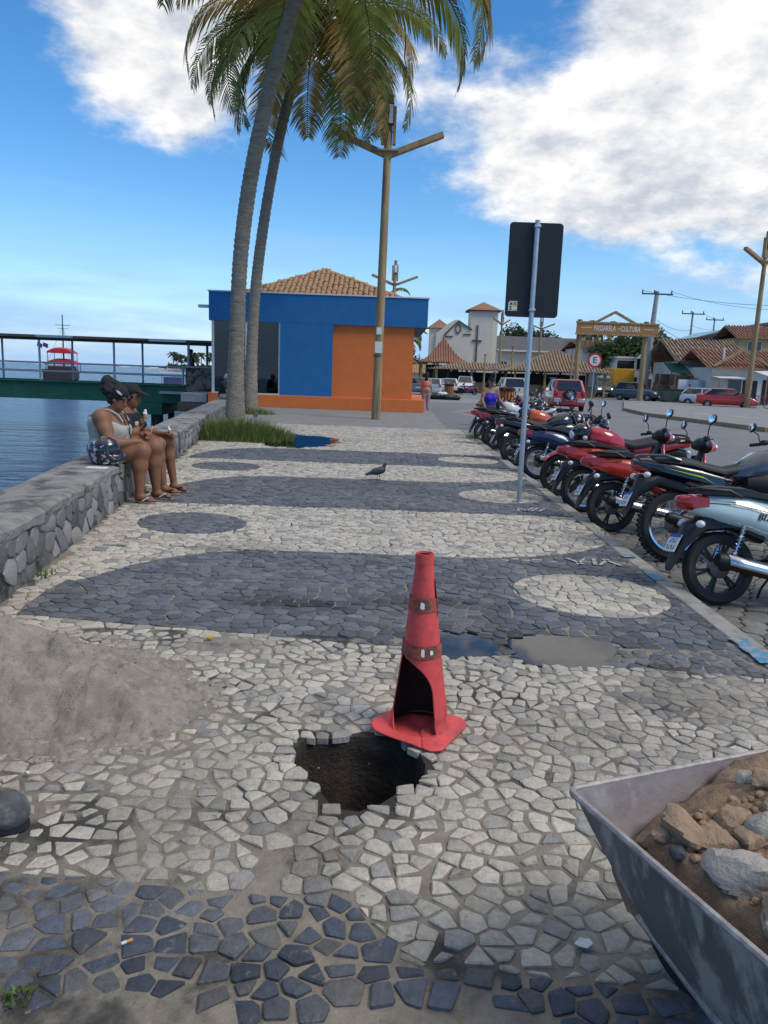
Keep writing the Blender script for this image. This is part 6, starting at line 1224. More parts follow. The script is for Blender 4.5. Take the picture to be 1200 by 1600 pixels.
car('red off road car with a spare wheel on its tailgate', 'suv', 'car_red', 880, 43.5, 88, spare=True); car('beige estate car seen from behind, right of the woman in blue', 'suv', 'car_beige', 797, 55, 92); car('silver hatchback seen from behind beside the kiosk corner', 'hatch', 'car_silver', 681, 63, 76); car('white sport utility car facing away left of the far motorcycle', 'suv', 'car_white', 727, 80, -98)
car('dark pickup facing the camera with its headlights on', 'pickup', 'car_dark', 943, 84, -97, lights=True, rack=True); car('dark blue sport utility car turning right behind the gateway post', 'suv', 'car_blue', 997, 73, -38); car('red saloon parked with its side to the camera at the right', 'sedan', 'car_bright_red', 1138, 58.5, -22, z=-.13); car('white hatchback half hidden behind the red saloon', 'hatch', 'car_white', 1104, 64, -30); car('white hatchback behind the silver one', 'hatch', 'car_white', 703, 76, 84); car('grey car at the kiosk corner behind the standing woman', 'hatch', 'car_grey', 655, 66, 85)
# ================================================================ motorcycles (x forward from the rear axle, z up)
def mpaint(n, c, r=.22): mat(n, c, r, var=0, coat=.8); return n
for n_, c_ in (('moto_mint', (.50, .60, .57)), ('moto_red', (.50, .030, .014)), ('moto_slate', (.055, .07, .085)), ('moto_black', (.010, .010, .012)), ('moto_navy', (.012, .022, .075)), ('moto_crimson', (.42, .015, .02)), ('moto_purple', (.20, .02, .09)), ('moto_white', (.60, .60, .58)), ('moto_orange', (.55, .09, .02))): mpaint(n_, c_)
mat('seat_vinyl', (.018, .018, .021), .55, var=.1, vs=30, bump=.2, bs=200); mat('engine_metal', (.13, .13, .135), .45, metal=.7, var=.25, vs=14); mat('exhaust_black', (.02, .02, .02), .5, metal=.3, var=.2); mat('lime', (.42, .55, .02), .4, var=0); mat('panel_line', (.02, .02, .03), .5, var=0); mat('muffler_steel', (.55, .54, .52), .25, metal=1., var=.1, vs=15)
def empty_part(nm, par, loc=(0, 0, 0)):
    o = bpy.data.objects.new(nm, None); C.objects.link(o); o.parent = par; o.location = loc; return o
def mwheel(par, x, R, w, wire=False, drum=.06):
    wl = empty_part('wheel', par, (x, 0, R)); M = Matrix.Rotation(math.pi/2, 4, 'X'); rr = R-w*.78
    MB().lathe([(rr+w*.02, -w*.40), (R-w*.30, -w*.52), (R-w*.08, -w*.36), (R, -w*.12), (R, w*.12), (R-w*.08, w*.36), (R-w*.30, w*.52), (rr+w*.02, w*.40)], 40, M, close=True).build('tyre', 'tyre', wl, smooth=50)
    if wire:
        tr = MB()                                     # tread blocks
        for k in range(44):
            a = 2*math.pi*k/44
            for s in (-.3, .0, .3): q = a+(.03 if s == 0 else 0); tr.box(((R+.002)*math.cos(q), s*w, (R+.002)*math.sin(q)), (.012, w*.2, .026), rot=Matrix.Rotation(-q, 3, 'Y'))
        tr.build('tread', 'tyre', wl, smooth=0)
    rim = MB(M); rim.lathe([(rr+.004, -w*.36), (rr+.004, w*.36), (rr-.018, w*.30), (rr-.022, 0), (rr-.018, -w*.30)], 40, close=True); ro = rim.build('rim', 'chrome' if wire else 'exhaust_black', wl, smooth=50)
    sp = MB()
    if wire:
        for k in range(32):
            a = 2*math.pi*k/32; b = a+(.5 if k % 2 else -.5); s = 1 if (k//2) % 2 else -1; sp.cyl((drum*math.cos(b), s*.03, drum*math.sin(b)), ((rr-.01)*math.cos(a), s*.006, (rr-.01)*math.sin(a)), .0017, seg=4)
    else:
        for k in range(6):
            a = 2*math.pi*k/6+.2
            for da in (-.10, .10): sp.bar((.035*math.cos(a), 0, .035*math.sin(a)), ((rr-.008)*math.cos(a+da), 0, (rr-.008)*math.sin(a+da)), .018, .024, up=(0, 1, 0))
    sp.build('spokes', 'chrome' if wire else 'exhaust_black', ro); MB(M).lathe([(.0, -.05), (.03, -.05), (drum, -.03), (drum, .03), (.03, .05), (0, .05)], 20).build('hub', 'engine_metal', wl); return wl
def sec(x, z0, z1, h0, h1=None, n=6):                 # closed cross-section at x between z0 and z1, half width h0 low, h1 high
    h1 = h0 if h1 is None else h1; P = [(h0*.5, z0), (h0, z0+(z1-z0)*.18), (max(h0, h1), z0+(z1-z0)*.5), (h1, z0+(z1-z0)*.82), (h1*.5, z1)]; return [(x, a, b) for a, b in P]+[(x, -a, b) for a, b in P[::-1]]
def shock(par, p, q, r=.020):
    s = MB(); P, Q = Vector(p), Vector(q); d = (Q-P); s.cyl(P, Q, r*.45, seg=8); s.cyl(P, P+d*.35, r*.75, seg=10); o = s.build('shock_absorber', 'chrome', par); c = MB(); n = 70; x = d.normalized().orthogonal().normalized(); y = d.normalized().cross(x); c.tube([P+d*(.25+.7*i/n)+(x*math.cos(i*.75)+y*math.sin(i*.75))*r for i in range(n+1)], .0045, 5); c.build('spring', 'chrome', o)
def mirror(par, base, tip, rx=.062, rz=.046):
    s = MB(); b, t = Vector(base), Vector(tip); s.tube([b, b+Vector((0, (t.y-b.y)*.3, (t.z-b.z)*.6)), t], .006, 6); o = s.build('mirror', 'black_plastic', par); R = Matrix.Rotation(rad(12), 3, 'Y') @ Matrix.Rotation(rad(-6 if t.y > 0 else 6), 3, 'Z')
    MB().ell(t+Vector((.012, 0, .02)), (.022, rx+.006, rz+.006), 16, 10, R).build('mirror_shell', 'black_plastic', o); MB().ell(t+Vector((-.006, 0, .02)), (.008, rx, rz), 16, 8, R).build('mirror_glass', 'mirror_glass', o)
def bars(par, x, z, w, back, rise, chrome=False):
    h = MB()
    for s in (1, -1): h.tube([(x, 0, z), (x+.01, s*w*.25, z+rise*.4), (x-back*.4, s*w*.55, z+rise), (x-back, s*w, z+rise*.95)], .011, 8)
    o = h.build('handlebar', 'chrome' if chrome else 'black_plastic', par)
    for s in (1, -1):
        MB().tube([(x-back*.62, s*w*.72, z+rise), (x-back*1.0, s*w*1.02, z+rise*.95)], .017, 10).build('grip', 'seat_vinyl', o); MB().tube([(x-back*.45+.03, s*w*.62, z+rise), (x-back*.6+.06, s*w*.75, z+rise+.005), (x-back*.95+.05, s*w*1.0, z+rise-.01)], .005, 6).build('lever', 'black_plastic' if not chrome else 'metal_dark', o); MB().box((x-back*.55, s*w*.64, z+rise+.01), (.05, .06, .05)).build('switch_box', 'black_plastic', o, bevel=.01)
    return o
def plate(par, c, tilt, w=.17, h=.14):
    R = Matrix.Rotation(rad(tilt), 3, 'Y'); o = MB().box(c, (.004, w, h), rot=R).build('number_plate', 'plate_white', par); n = R @ Vector((-1, 0, 0)); up = R @ Vector((0, 0, 1)); MB().box(Vector(c)+n*.0025+up*h*.41, (.003, w*.98, h*.18), rot=R).build('plate_band', 'plate_blue', o); b = MB()
    for row, k in ((.12, 3), (-.26, 4)):
        for i in range(k): q = Vector(c)+n*.003+up*h*row+Vector((0, (i-(k-1)/2)*w*.2, 0)); b.box(q, (.002, w*.035, h*.24), rot=R); b.box(q+Vector((0, w*.06, 0))+up*h*(.08 if i % 2 else -.08), (.002, w*.09, h*.05), rot=R)
    b.build('plate_characters', 'text_dark', o)
def tail_stuff(par, x, z, zp, led='red_lens', w=.085):
    MB().loft([sec(x+.16, z-.05, z+.055, w*1.35), sec(x+.06, z-.06, z+.06, w*1.15), sec(x-.02, z-.045, z+.05, w*.8), sec(x-.045, z-.02, z+.03, w*.35)]).build('tail_light', led, par, smooth=50)
def flasher(par, c):
    for s in (1, -1): o = MB().cyl((c[0], s*.05, c[2]), (c[0], s*(c[1]-.03), c[2]), .008, seg=6).build('turn_signal', 'black_plastic', par); MB().ell((c[0], s*c[1], c[2]), (.032, .038, .028), 12, 8).build('signal_lens', 'clear_lens', o)
def underbone(paint, label, wire=False, script=None, group='motorcycles parked along the kerb'):
    t = thing('motorcycle', label, 'motorcycle', group=group); mwheel(t, 0, .272, .088, wire, .075); mwheel(t, 1.25, .285, .075, wire)
    body = MB().loft([sec(-.30, .735, .775, .045), sec(-.20, .665, .815, .10, .085), sec(-.05, .61, .825, .135, .11), sec(.15, .56, .82, .155, .125), sec(.36, .48, .78, .165, .13), sec(.50, .41, .70, .16, .12), sec(.60, .37, .58, .13, .10), sec(.66, .37, .47, .09)]).build('side_fairing', paint, t, smooth=60)
    ln = MB()
    for s in (1, -1): ln.tube([(-.2, s*.098, .755), (.05, s*.146, .745), (.3, s*.166, .69), (.5, s*.160, .60)], .0035, 5)
    ln.build('panel_line', 'panel_line', body)
    if script:
        for s in (-1,): text_mesh('lettering', script[0], script[1], script[2], Matrix.Translation((.26, -.1635, .655)) @ Matrix.Rotation(rad(5), 4, 'Y') @ Matrix.Rotation(math.pi/2, 4, 'X') @ Matrix(((1, .25, 0, 0), (0, 1, 0, 0), (0, 0, 1, 0), (0, 0, 0, 1))), body, .003)
    MB().loft([sec(-.17, .80, .865, .085), sec(-.08, .80, .885, .125), sec(.12, .795, .875, .135), sec(.27, .785, .835, .135), sec(.42, .75, .82, .125), sec(.56, .68, .775, .09), sec(.63, .64, .70, .05)]).build('seat', 'seat_vinyl', t, smooth=60)
    tail_stuff(t, -.30, .755, 0); MB().tube([(.08, -.15, .80), (-.02, -.165, .845), (-.20, -.12, .855), (-.27, 0, .85), (-.20, .12, .855), (-.02, .165, .845), (.08, .15, .80)], .013, 8).build('grab_rail', 'black_plastic', t)
    MB().loft([sec(.30, .46, .60, .10), sec(.05, .56, .66, .09), sec(-.15, .54, .66, .085), sec(-.27, .42, .60, .075), sec(-.34, .30, .44, .06), sec(-.385, .245, .29, .05)]).build('rear_fender', 'black_plastic', t, smooth=60); plate(t, (-.355, 0, .455), 26); flasher(t, (-.215, .135, .60))
    sw = MB()
    for s in (1, -1): sw.bar((-.02, s*.085, .272), (.50, s*.08, .33), .045, .03)
    sw.build('swingarm', 'exhaust_black', t)
    for s in (1, -1): shock(t, (.03, s*.115, .30), (.13, s*.125, .60))
    ex = MB(); ex.tube([(.78, -.06, .22), (.70, -.12, .16), (.50, -.15, .20), (.34, -.155, .245)], .016, 8); ex.tube([(.36, -.16, .24), (.30, -.165, .255), (-.08, -.185, .345), (-.11, -.186, .352)], [.02, .05, .056, .045], 14); eo = ex.build('exhaust', 'exhaust_black', t); MB().loft([[(x, -.178-.062*math.cos(a)-.01*(.4-x), z+.062*math.sin(a)) for a in [rad(q) for q in range(-20, 105, 12)]] for x, z in ((.66, .20), (.5, .215), (.30, .255), (.1, .30), (-.04, .335))], closed=False, caps=False).build('heat_shield', 'muffler_steel', eo, thick=.004)
    MB().loft([sec(.42, .22, .38, .09), sec(.52, .17, .40, .12), sec(.68, .18, .38, .12), sec(.86, .24, .36, .07)]).build('engine', 'engine_metal', t, smooth=40); MB().cyl((.60, -.165, .27), (.60, .165, .27), .075, seg=18).build('engine_cover', 'engine_metal', t); MB().tube([(.58, -.22, .20), (.58, .22, .20)], .012).build('foot_peg', 'black_plastic', t)
    MB().loft([sec(.50, .38, .56, .10), sec(.66, .40, .53, .07), sec(.82, .46, .60, .07), sec(.95, .62, .86, .07), sec(1.0, .80, .95, .06)]).build('centre_tunnel', 'black_plastic', t, smooth=60)
    rg = []
    for x, z, w in ((.96, .27, .12), (.93, .38, .19), (.945, .52, .225), (.98, .66, .215), (1.0, .78, .15), (1.0, .86, .10)): rg.append([(x-.07*abs(u)**1.6, u*w, z) for u in [-1+i*.25 for i in range(9)]])
    MB().loft(rg, closed=False, caps=False).build('leg_shield', 'black_plastic', t, thick=.015); rg2 = [[(p[0]+.03-.0*abs(p[1]), p[1]*.96, p[2]) for p in r] for r in rg[1:]]; MB().loft(rg2, closed=False, caps=False).build('front_fairing', paint, t, thick=.02)
    fk = MB()
    for s in (1, -1): fk.cyl((1.25, s*.075, .285), (1.05, s*.07, .74), .018, seg=10)
    fk.build('fork', 'black_plastic', t); MB().loft([[(1.25+.315*math.cos(a), y, .285+.315*math.sin(a)) for y in (-.055, -.03, 0, .03, .055)] for a in [rad(q) for q in range(15, 150, 12)]], closed=False, caps=False).build('front_fender', paint, t, thick=.012)
    MB().loft([sec(.90, .94, 1.0, .06), sec(.96, .92, 1.05, .17, .10), sec(1.03, .90, 1.04, .16, .10), sec(1.09, .93, 1.00, .07)]).build('handlebar_cowl', 'black_plastic', t, smooth=60); MB().loft([sec(1.03, .88, 1.03, .15, .09), sec(1.10, .90, 1.01, .11, .07), sec(1.13, .93, .98, .05)]).build('headlamp_cowl', paint, t, smooth=60); MB().ell((1.125, 0, .945), (.03, .075, .045), 14, 8).build('headlamp', 'clear_lens', t)
    bars(t, .99, .985, .335, .10, .03); mirror(t, (.94, .22, 1.02), (.93, .33, 1.20)); mirror(t, (.94, -.22, 1.02), (.93, -.33, 1.20)); MB().tube([(.50, .10, .24), (.44, .17, .10), (.42, .21, -.035)], .010, 6).build('side_stand', 'black_plastic', t); return t
def street(paint, label, trail=False, chrome_bar=False, group='motorcycles parked along the kerb'):
    t = thing('motorcycle', label, 'motorcycle', group=group); R = .325 if trail else .300; dz = .06 if trail else 0.; wb = 1.35; mwheel(t, 0, R, .11 if trail else .10, trail, .07); mwheel(t, wb, R+.01, .09, trail)
    def L(nm, m, S, **k): return MB().loft([sec(x, a+dz, b+dz, h, g) for x, a, b, h, g in S]).build(nm, m, t, smooth=60, **k)
    L('tank', paint, ((.50, .72, .80, .08, .06), (.60, .70, .88, .13, .10), (.75, .70, .97, .165, .13), (.92, .72, 1.0, .17, .13), (1.04, .76, .98, .12, .08), (1.08, .80, .92, .06, .05))); L('tank_shroud', 'black_plastic' if trail else paint, ((.62, .60, .74, .13, .14), (.80, .56, .80, .18, .17), (1.0, .60, .84, .19, .15), (1.12, .66, .80, .14, .10)))
    L('seat', 'seat_vinyl', ((-.22, .84, .90, .08, .07), (-.10, .82, .90, .12, .10), (.10, .80, .89, .135, .11), (.26, .76, .85, .135, .11), (.42, .73, .82, .125, .10), (.56, .74, .85, .10, .08), (.63, .77, .89, .07, .05)))
    L('tail_panel', paint if not trail else 'moto_black', ((-.40, .82, .87, .04, .03), (-.28, .76, .88, .09, .07), (-.05, .70, .86, .125, .11), (.2, .64, .82, .13, .12), (.42, .60, .76, .11, .10)))
    MB().tube([(.0, -.13, .86+dz), (-.15, -.13, .90+dz), (-.34, -.07, .90+dz), (-.34, .07, .90+dz), (-.15, .13, .90+dz), (.0, .13, .86+dz)], .013, 8).build('grab_rail', 'moto_slate' if trail else 'black_plastic', t)
    tail_stuff(t, -.36, .80+dz, 0, w=.06); MB().loft([sec(.1, .56+dz, .66+dz, .08), sec(-.18, .62+dz, .74+dz, .08), sec(-.34, .52+dz, .72+dz, .06), sec(-.46, .34+dz, .44+dz, .05)]).build('rear_fender', 'black_plastic', t, smooth=60); plate(t, (-.45, 0, .50+dz), 24); flasher(t, (-.32, .16, .72+dz))
    if trail:
        for s in (1, -1): MB().prism([(-.16, .79), (.20, .72), (.32, .65), (.22, .70)], (0, s*.142-.002, dz), (1, 0, 0), (0, 0, 1), (0, .004, 0)).build('lime_decal', 'lime', t, smooth=0)
    sw = MB()
    for s in (1, -1): sw.bar((-.03, s*.10, R), (.52, s*.09, .40), .05, .03)
    sw.build('swingarm', 'engine_metal' if not trail else 'exhaust_black', t)
    if trail: shock(t, (.36, 0, .42), (.42, 0, .70), .03)
    else:
        for s in (1, -1): shock(t, (.03, s*.125, R+.04), (.14, s*.13, .70))
    fr = MB(); fr.tube([(.52, 0, .40), (.56, 0, .66+dz), (1.05, 0, .86+dz), (.95, 0, .45), (.86, 0, .28), (.55, 0, .28), (.52, 0, .40)], .022, 8); fr.tube([(.5, .09, .68+dz), (-.25, .08, .78+dz)], .014, 6); fr.tube([(.5, -.09, .68+dz), (-.25, -.08, .78+dz)], .014, 6); fr.build('frame', 'black_plastic', t)
    en = MB(); en.loft([sec(.50, .30, .46, .10), sec(.60, .25, .50, .13), sec(.80, .25, .46, .13), sec(.88, .30, .42, .09)]); eo = en.build('engine', 'engine_metal', t, smooth=40); f = MB()
    for k in range(8): f.box((.80+.012*k, 0, .50+.026*k), (.17, .20, .012), rot=Matrix.Rotation(rad(-20), 3, 'Y'))
    f.build('cooling_fins', 'engine_metal', eo, smooth=0); MB().cyl((.64, -.17, .36), (.64, .17, .36), .09, seg=18).build('crankcase_cover', 'engine_metal', eo)
    ex = MB(); ex.tube([(.92, -.05, .56), (1.02, -.09, .46), (.94, -.12, .28), (.60, -.14, .22), (.40, -.15, .26)], .020, 8); ex.tube([(.42, -.15, .255), (.36, -.155, .27), (-.10, -.185, .40 if trail else .36), (-.14, -.187, .41 if trail else .37)], [.025, .05, .054, .04], 14); eo2 = ex.build('exhaust', 'exhaust_black', t); MB().loft([[(x, -.165-.056*math.cos(a)-.02*(.4-x), z+.056*math.sin(a)) for a in [rad(q) for q in range(-25, 110, 15)]] for x, z in ((.34, .275), (.1, .32), (-.06, .355))], closed=False, caps=False).build('heat_shield', 'muffler_steel', eo2, thick=.004)
    fk = MB()
    for s in (1, -1): fk.cyl((wb, s*.09, R+.01), (wb-.16, s*.09, R+.36), .024, seg=10); fk.cyl((wb-.15, s*.09, R+.34), (wb-.30, s*.09, .98+dz), .017, seg=10)
    fk.build('fork', 'engine_metal', t); fz, fr_ = (R+.16, R+.06) if trail else (R+.01, R+.035)
    MB().loft([[(wb-(.08 if trail else 0)+fr_*math.cos(a), y, fz+fr_*math.sin(a)) for y in (-.06, -.035, 0, .035, .06)] for a in [rad(q) for q in range(35 if not trail else 40, 150, 10)]], closed=False, caps=False).build('front_fender', paint, t, thick=.012)
    MB().loft([sec(1.10, .80+dz, 1.02+dz, .09, .07), sec(1.18, .80+dz, 1.04+dz, .115, .08), sec(1.26, .82+dz, .98+dz, .09, .06), sec(1.30, .85+dz, .92+dz, .05)]).build('headlamp_cowl', 'black_gloss' if not trail else paint, t, smooth=60); MB().ell((1.265, 0, .885+dz), (.045, .085, .065), 16, 10).build('headlamp', 'clear_lens', t)
    for s in (1, -1): MB().ell((1.14, s*.17, .88+dz), (.035, .035, .03), 10, 8).build('front_signal', 'clear_lens', t)
    bars(t, 1.04, .99+dz, .37, .13, .08, chrome_bar); mirror(t, (.95, .27, 1.07+dz), (.93, .40, 1.22+dz), .065, .04); mirror(t, (.95, -.27, 1.07+dz), (.93, -.40, 1.22+dz), .065, .04); MB().tube([(.55, .10, .28), (.50, .18, .12), (.48, .22, -.02)], .011, 6).build('side_stand', 'black_plastic', t)
    for s in (1, -1): MB().cyl((.52, s*.10, .30), (.52, s*.26, .30), .012).build('foot_peg', 'black_plastic', t)
    return t
def put(t, x, y, rz, lean=-9., z=-.10):
    t.rotation_mode = 'ZYX'; t.location = (x, y, z); t.rotation_euler = (rad(lean), 0, rad(rz)); t.rotation_mode = 'XYZ'; return t
def dupm(src, label, swap, x, y, rz, lean=-9., z=-.10):
    o = copy_tree(src, None, {k: MATS[v] for k, v in swap.items()}); o['label'] = label; return put(o, x, y, rz, lean, z)
ub1 = put(underbone('moto_mint', 'pale mint scooter motorcycle with red tail light nearest the camera', script=('BIZ', 'panel_line', .075)), 2.50, 5.52, 5)
tr1 = put(street('moto_slate', 'dark slate trail motorcycle with lime stripe and wire wheels', trail=True), 2.66, 6.88, 3, -10)
ub2 = put(underbone('moto_red', 'red scooter motorcycle with white lettering behind the trail bike', script=('Biz', 'text_white', .07)), 2.46, 8.18, 4)
ub3 = put(underbone('moto_red', 'second red scooter motorcycle with wire wheels, farther from camera', wire=True), 2.46, 9.40, 6)
st1 = put(street('moto_crimson', 'red motorcycle parked nose to the kerb with chrome handlebar', chrome_bar=True), 2.46+1.35, 10.80, 183, -9)
st2 = put(street('moto_black', 'black motorcycle with rounded tank behind the sign pole'), 2.42, 14.3, 6)
dupm(ub3, 'navy blue scooter motorcycle right of the sign pole', {'moto_red': 'moto_navy', 'chrome': 'alloy'}, 2.48, 12.4, 5); dupm(ub1, 'black scooter motorcycle with red tail light beside the woman in blue', {'moto_mint': 'moto_black', 'panel_line': 'moto_black'}, 2.46, 17.5, 8); dupm(ub1, 'purple tailed motorcycle at the far end of the parked row', {'moto_mint': 'moto_purple'}, 2.40, 18.9, 10)
dupm(st1, 'white and red motorcycle under the hands of the woman in blue', {'moto_crimson': 'moto_white'}, 4.05, 20.7, 186); dupm(st1, 'orange motorcycle parked nose to kerb behind the black one', {'moto_crimson': 'moto_orange'}, 3.95, 16.2, 184); dupm(st2, 'black motorcycle at the far side of the row near the red car', {}, 3.3, 22.4, -4); dupm(ub2, 'crimson scooter motorcycle in the second rank of the row', {'moto_red': 'moto_crimson'}, 3.1, 24.2, 0)
dupm(ub1, 'small far motorcycle with pink bag standing in the square', {'moto_mint': 'pink'}, PX(742, 72), 72, 170, z=-.13)
# ================================================================ bicycle at the right edge
def bicycle():
    t = thing('bicycle', 'red bicycle leaning by the lamp post at the right edge', 'bicycle', (PX(1180, 56.3), 56.3, .005), rad(-6)); mat('bike_red', (.4, .02, .03), .4, var=0)
    for x in (0, 1.05):
        w = empty_part('wheel', t, (x, 0, .34)); M = Matrix.Rotation(math.pi/2, 4, 'X'); MB().lathe([(.325+.02*math.cos(a), .02*math.sin(a)) for a in [i*math.pi/4 for i in range(8)]], 36, M, close=True).build('tyre', 'tyre', w); s = MB()
        for k in range(20): a = k*math.pi/10; s.cyl((.02*math.cos(a), .02*(-1)**k, .02*math.sin(a)), (.31*math.cos(a), 0, .31*math.sin(a)), .0025, seg=4)
        s.build('spokes', 'alloy', w)
    f = MB(); bb, st, hd, hd2 = (.45, 0, .32), (.32, 0, .82), (.88, 0, .84), (.91, 0, .70)
    for a, b in ((bb, st), (st, hd), (bb, hd2), (hd, hd2), ((0, .03, .34), bb), ((0, -.03, .34), bb), ((0, .03, .34), st), ((0, -.03, .34), st), (hd2, (1.05, 0, .34))): f.cyl(a, b, .017, seg=8)
    f.build('frame', 'bike_red', t); MB().loft([sec(.18, .86, .91, .09), sec(.3, .87, .92, .07), sec(.44, .88, .91, .03)]).build('saddle', 'seat_vinyl', t); MB().tube([(.82, -.28, 1.0), (.9, -.1, 1.0), (.88, 0, .86), (.9, .1, 1.0), (.82, .28, 1.0)], .013, 8).build('handlebar', 'metal_dark', t)
    b = MB(); b.loft([[(.98, -.15, .72), (1.22, -.15, .72), (1.22, .15, .72), (.98, .15, .72)], [(.95, -.19, .98), (1.28, -.19, .98), (1.28, .19, .98), (.95, .19, .98)]]); b.build('basket', 'metal_dark', t); MB().cyl((.45, -.09, .32), (.45, -.07, .32), .09, seg=16).build('chainring', 'metal_dark', t)
bicycle()
# ================================================================ people
def skinmat(n, c): mat(n, c, .55, var=.08, vs=12, spec=.4); return n
skinmat('skin_brown', (.235, .105, .055)); skinmat('skin_tan', (.30, .15, .085)); skinmat('skin_light', (.38, .21, .13)); mat('hair_black', (.010, .009, .009), .6, var=.3, vs=40, bump=.6, bs=90, dist=.02); mat('hair_grey', (.35, .34, .33), .7, var=.2, vs=40); mat('lips', (.22, .06, .05), .5, var=0); mat('eye_dark', (.012, .01, .01), .3, var=0)
mat('cloth_beige', (.40, .37, .31), .85, var=.08, vs=10, bump=.4, bs=40); mat('denim', (.045, .11, .22), .85, var=.2, vs=14, bump=.4, bs=120); mat('denim_grey', (.06, .065, .07), .85, var=.2, vs=14); mat('cloth_black', (.014, .014, .018), .85, var=.1, vs=10); mat('cloth_blue', (.035, .02, .42), .6, var=.1, vs=10); mat('cloth_mauve', (.30, .24, .25), .85, var=.1); mat('cloth_khaki', (.36, .30, .22), .85, var=.1); mat('cloth_navy', (.02, .025, .06), .85, var=.1); mat('cloth_pink', (.5, .2, .2), .8, var=.1); mat('sandal_sole', (.30, .25, .20), .8, var=.1); mat('boot_leather', (.085, .088, .09), .75, var=.35, vs=14, bump=.6, bs=50, col2=(.20, .19, .175), c2s=8, c2t=(.5, .66)); mat('ice_cream', (.75, .70, .66), .5, var=.05); mat('wafer', (.45, .26, .12), .7, var=.15)
V = Vector
def hand(s, w, e, curl, up, side, r=.0085, k=.008, big=1.):
    """palm and five fingers; w wrist, e pointing direction, up = back of the hand, side = thumb side"""
    e = V(e).normalized(); up = (V(up)-e*V(up).dot(e)).normalized(); sd = (V(side)-e*V(side).dot(e)); sd = (sd-up*sd.dot(up)).normalized(); w = V(w); p = w+e*.045*big; s.cap(w, p+e*.02*big, .026*big, .030*big, k=.02); s.ell(p, (.047*big, .040*big, .017*big), Matrix((e, sd, up)).transposed(), k=.015)
    for i, l in enumerate((.062, .072, .068, .052)):
        b = p+e*.036*big+sd*(.030-.020*i)*big; d1 = (e*math.cos(curl*.5)-up*math.sin(curl*.5)); d2 = (e*math.cos(curl*1.3)-up*math.sin(curl*1.3)); m = b+d1*l*.5*big; t = m+d2*l*.55*big; s.cap(b, m, r*1.12, r, k=k); s.cap(m, t, r, r*.85, k=k*.5)
    b = p-e*.015*big+sd*.035*big; m = b+(e*.6+sd*.75-up*.2).normalized()*.035*big; t = m+(e*.9+sd*.1-up*.45*curl).normalized()*.032*big; s.cap(b, m, r*1.4, r*1.15, k=k); s.cap(m, t, r*1.15, r*.95, k=k*.5); return p
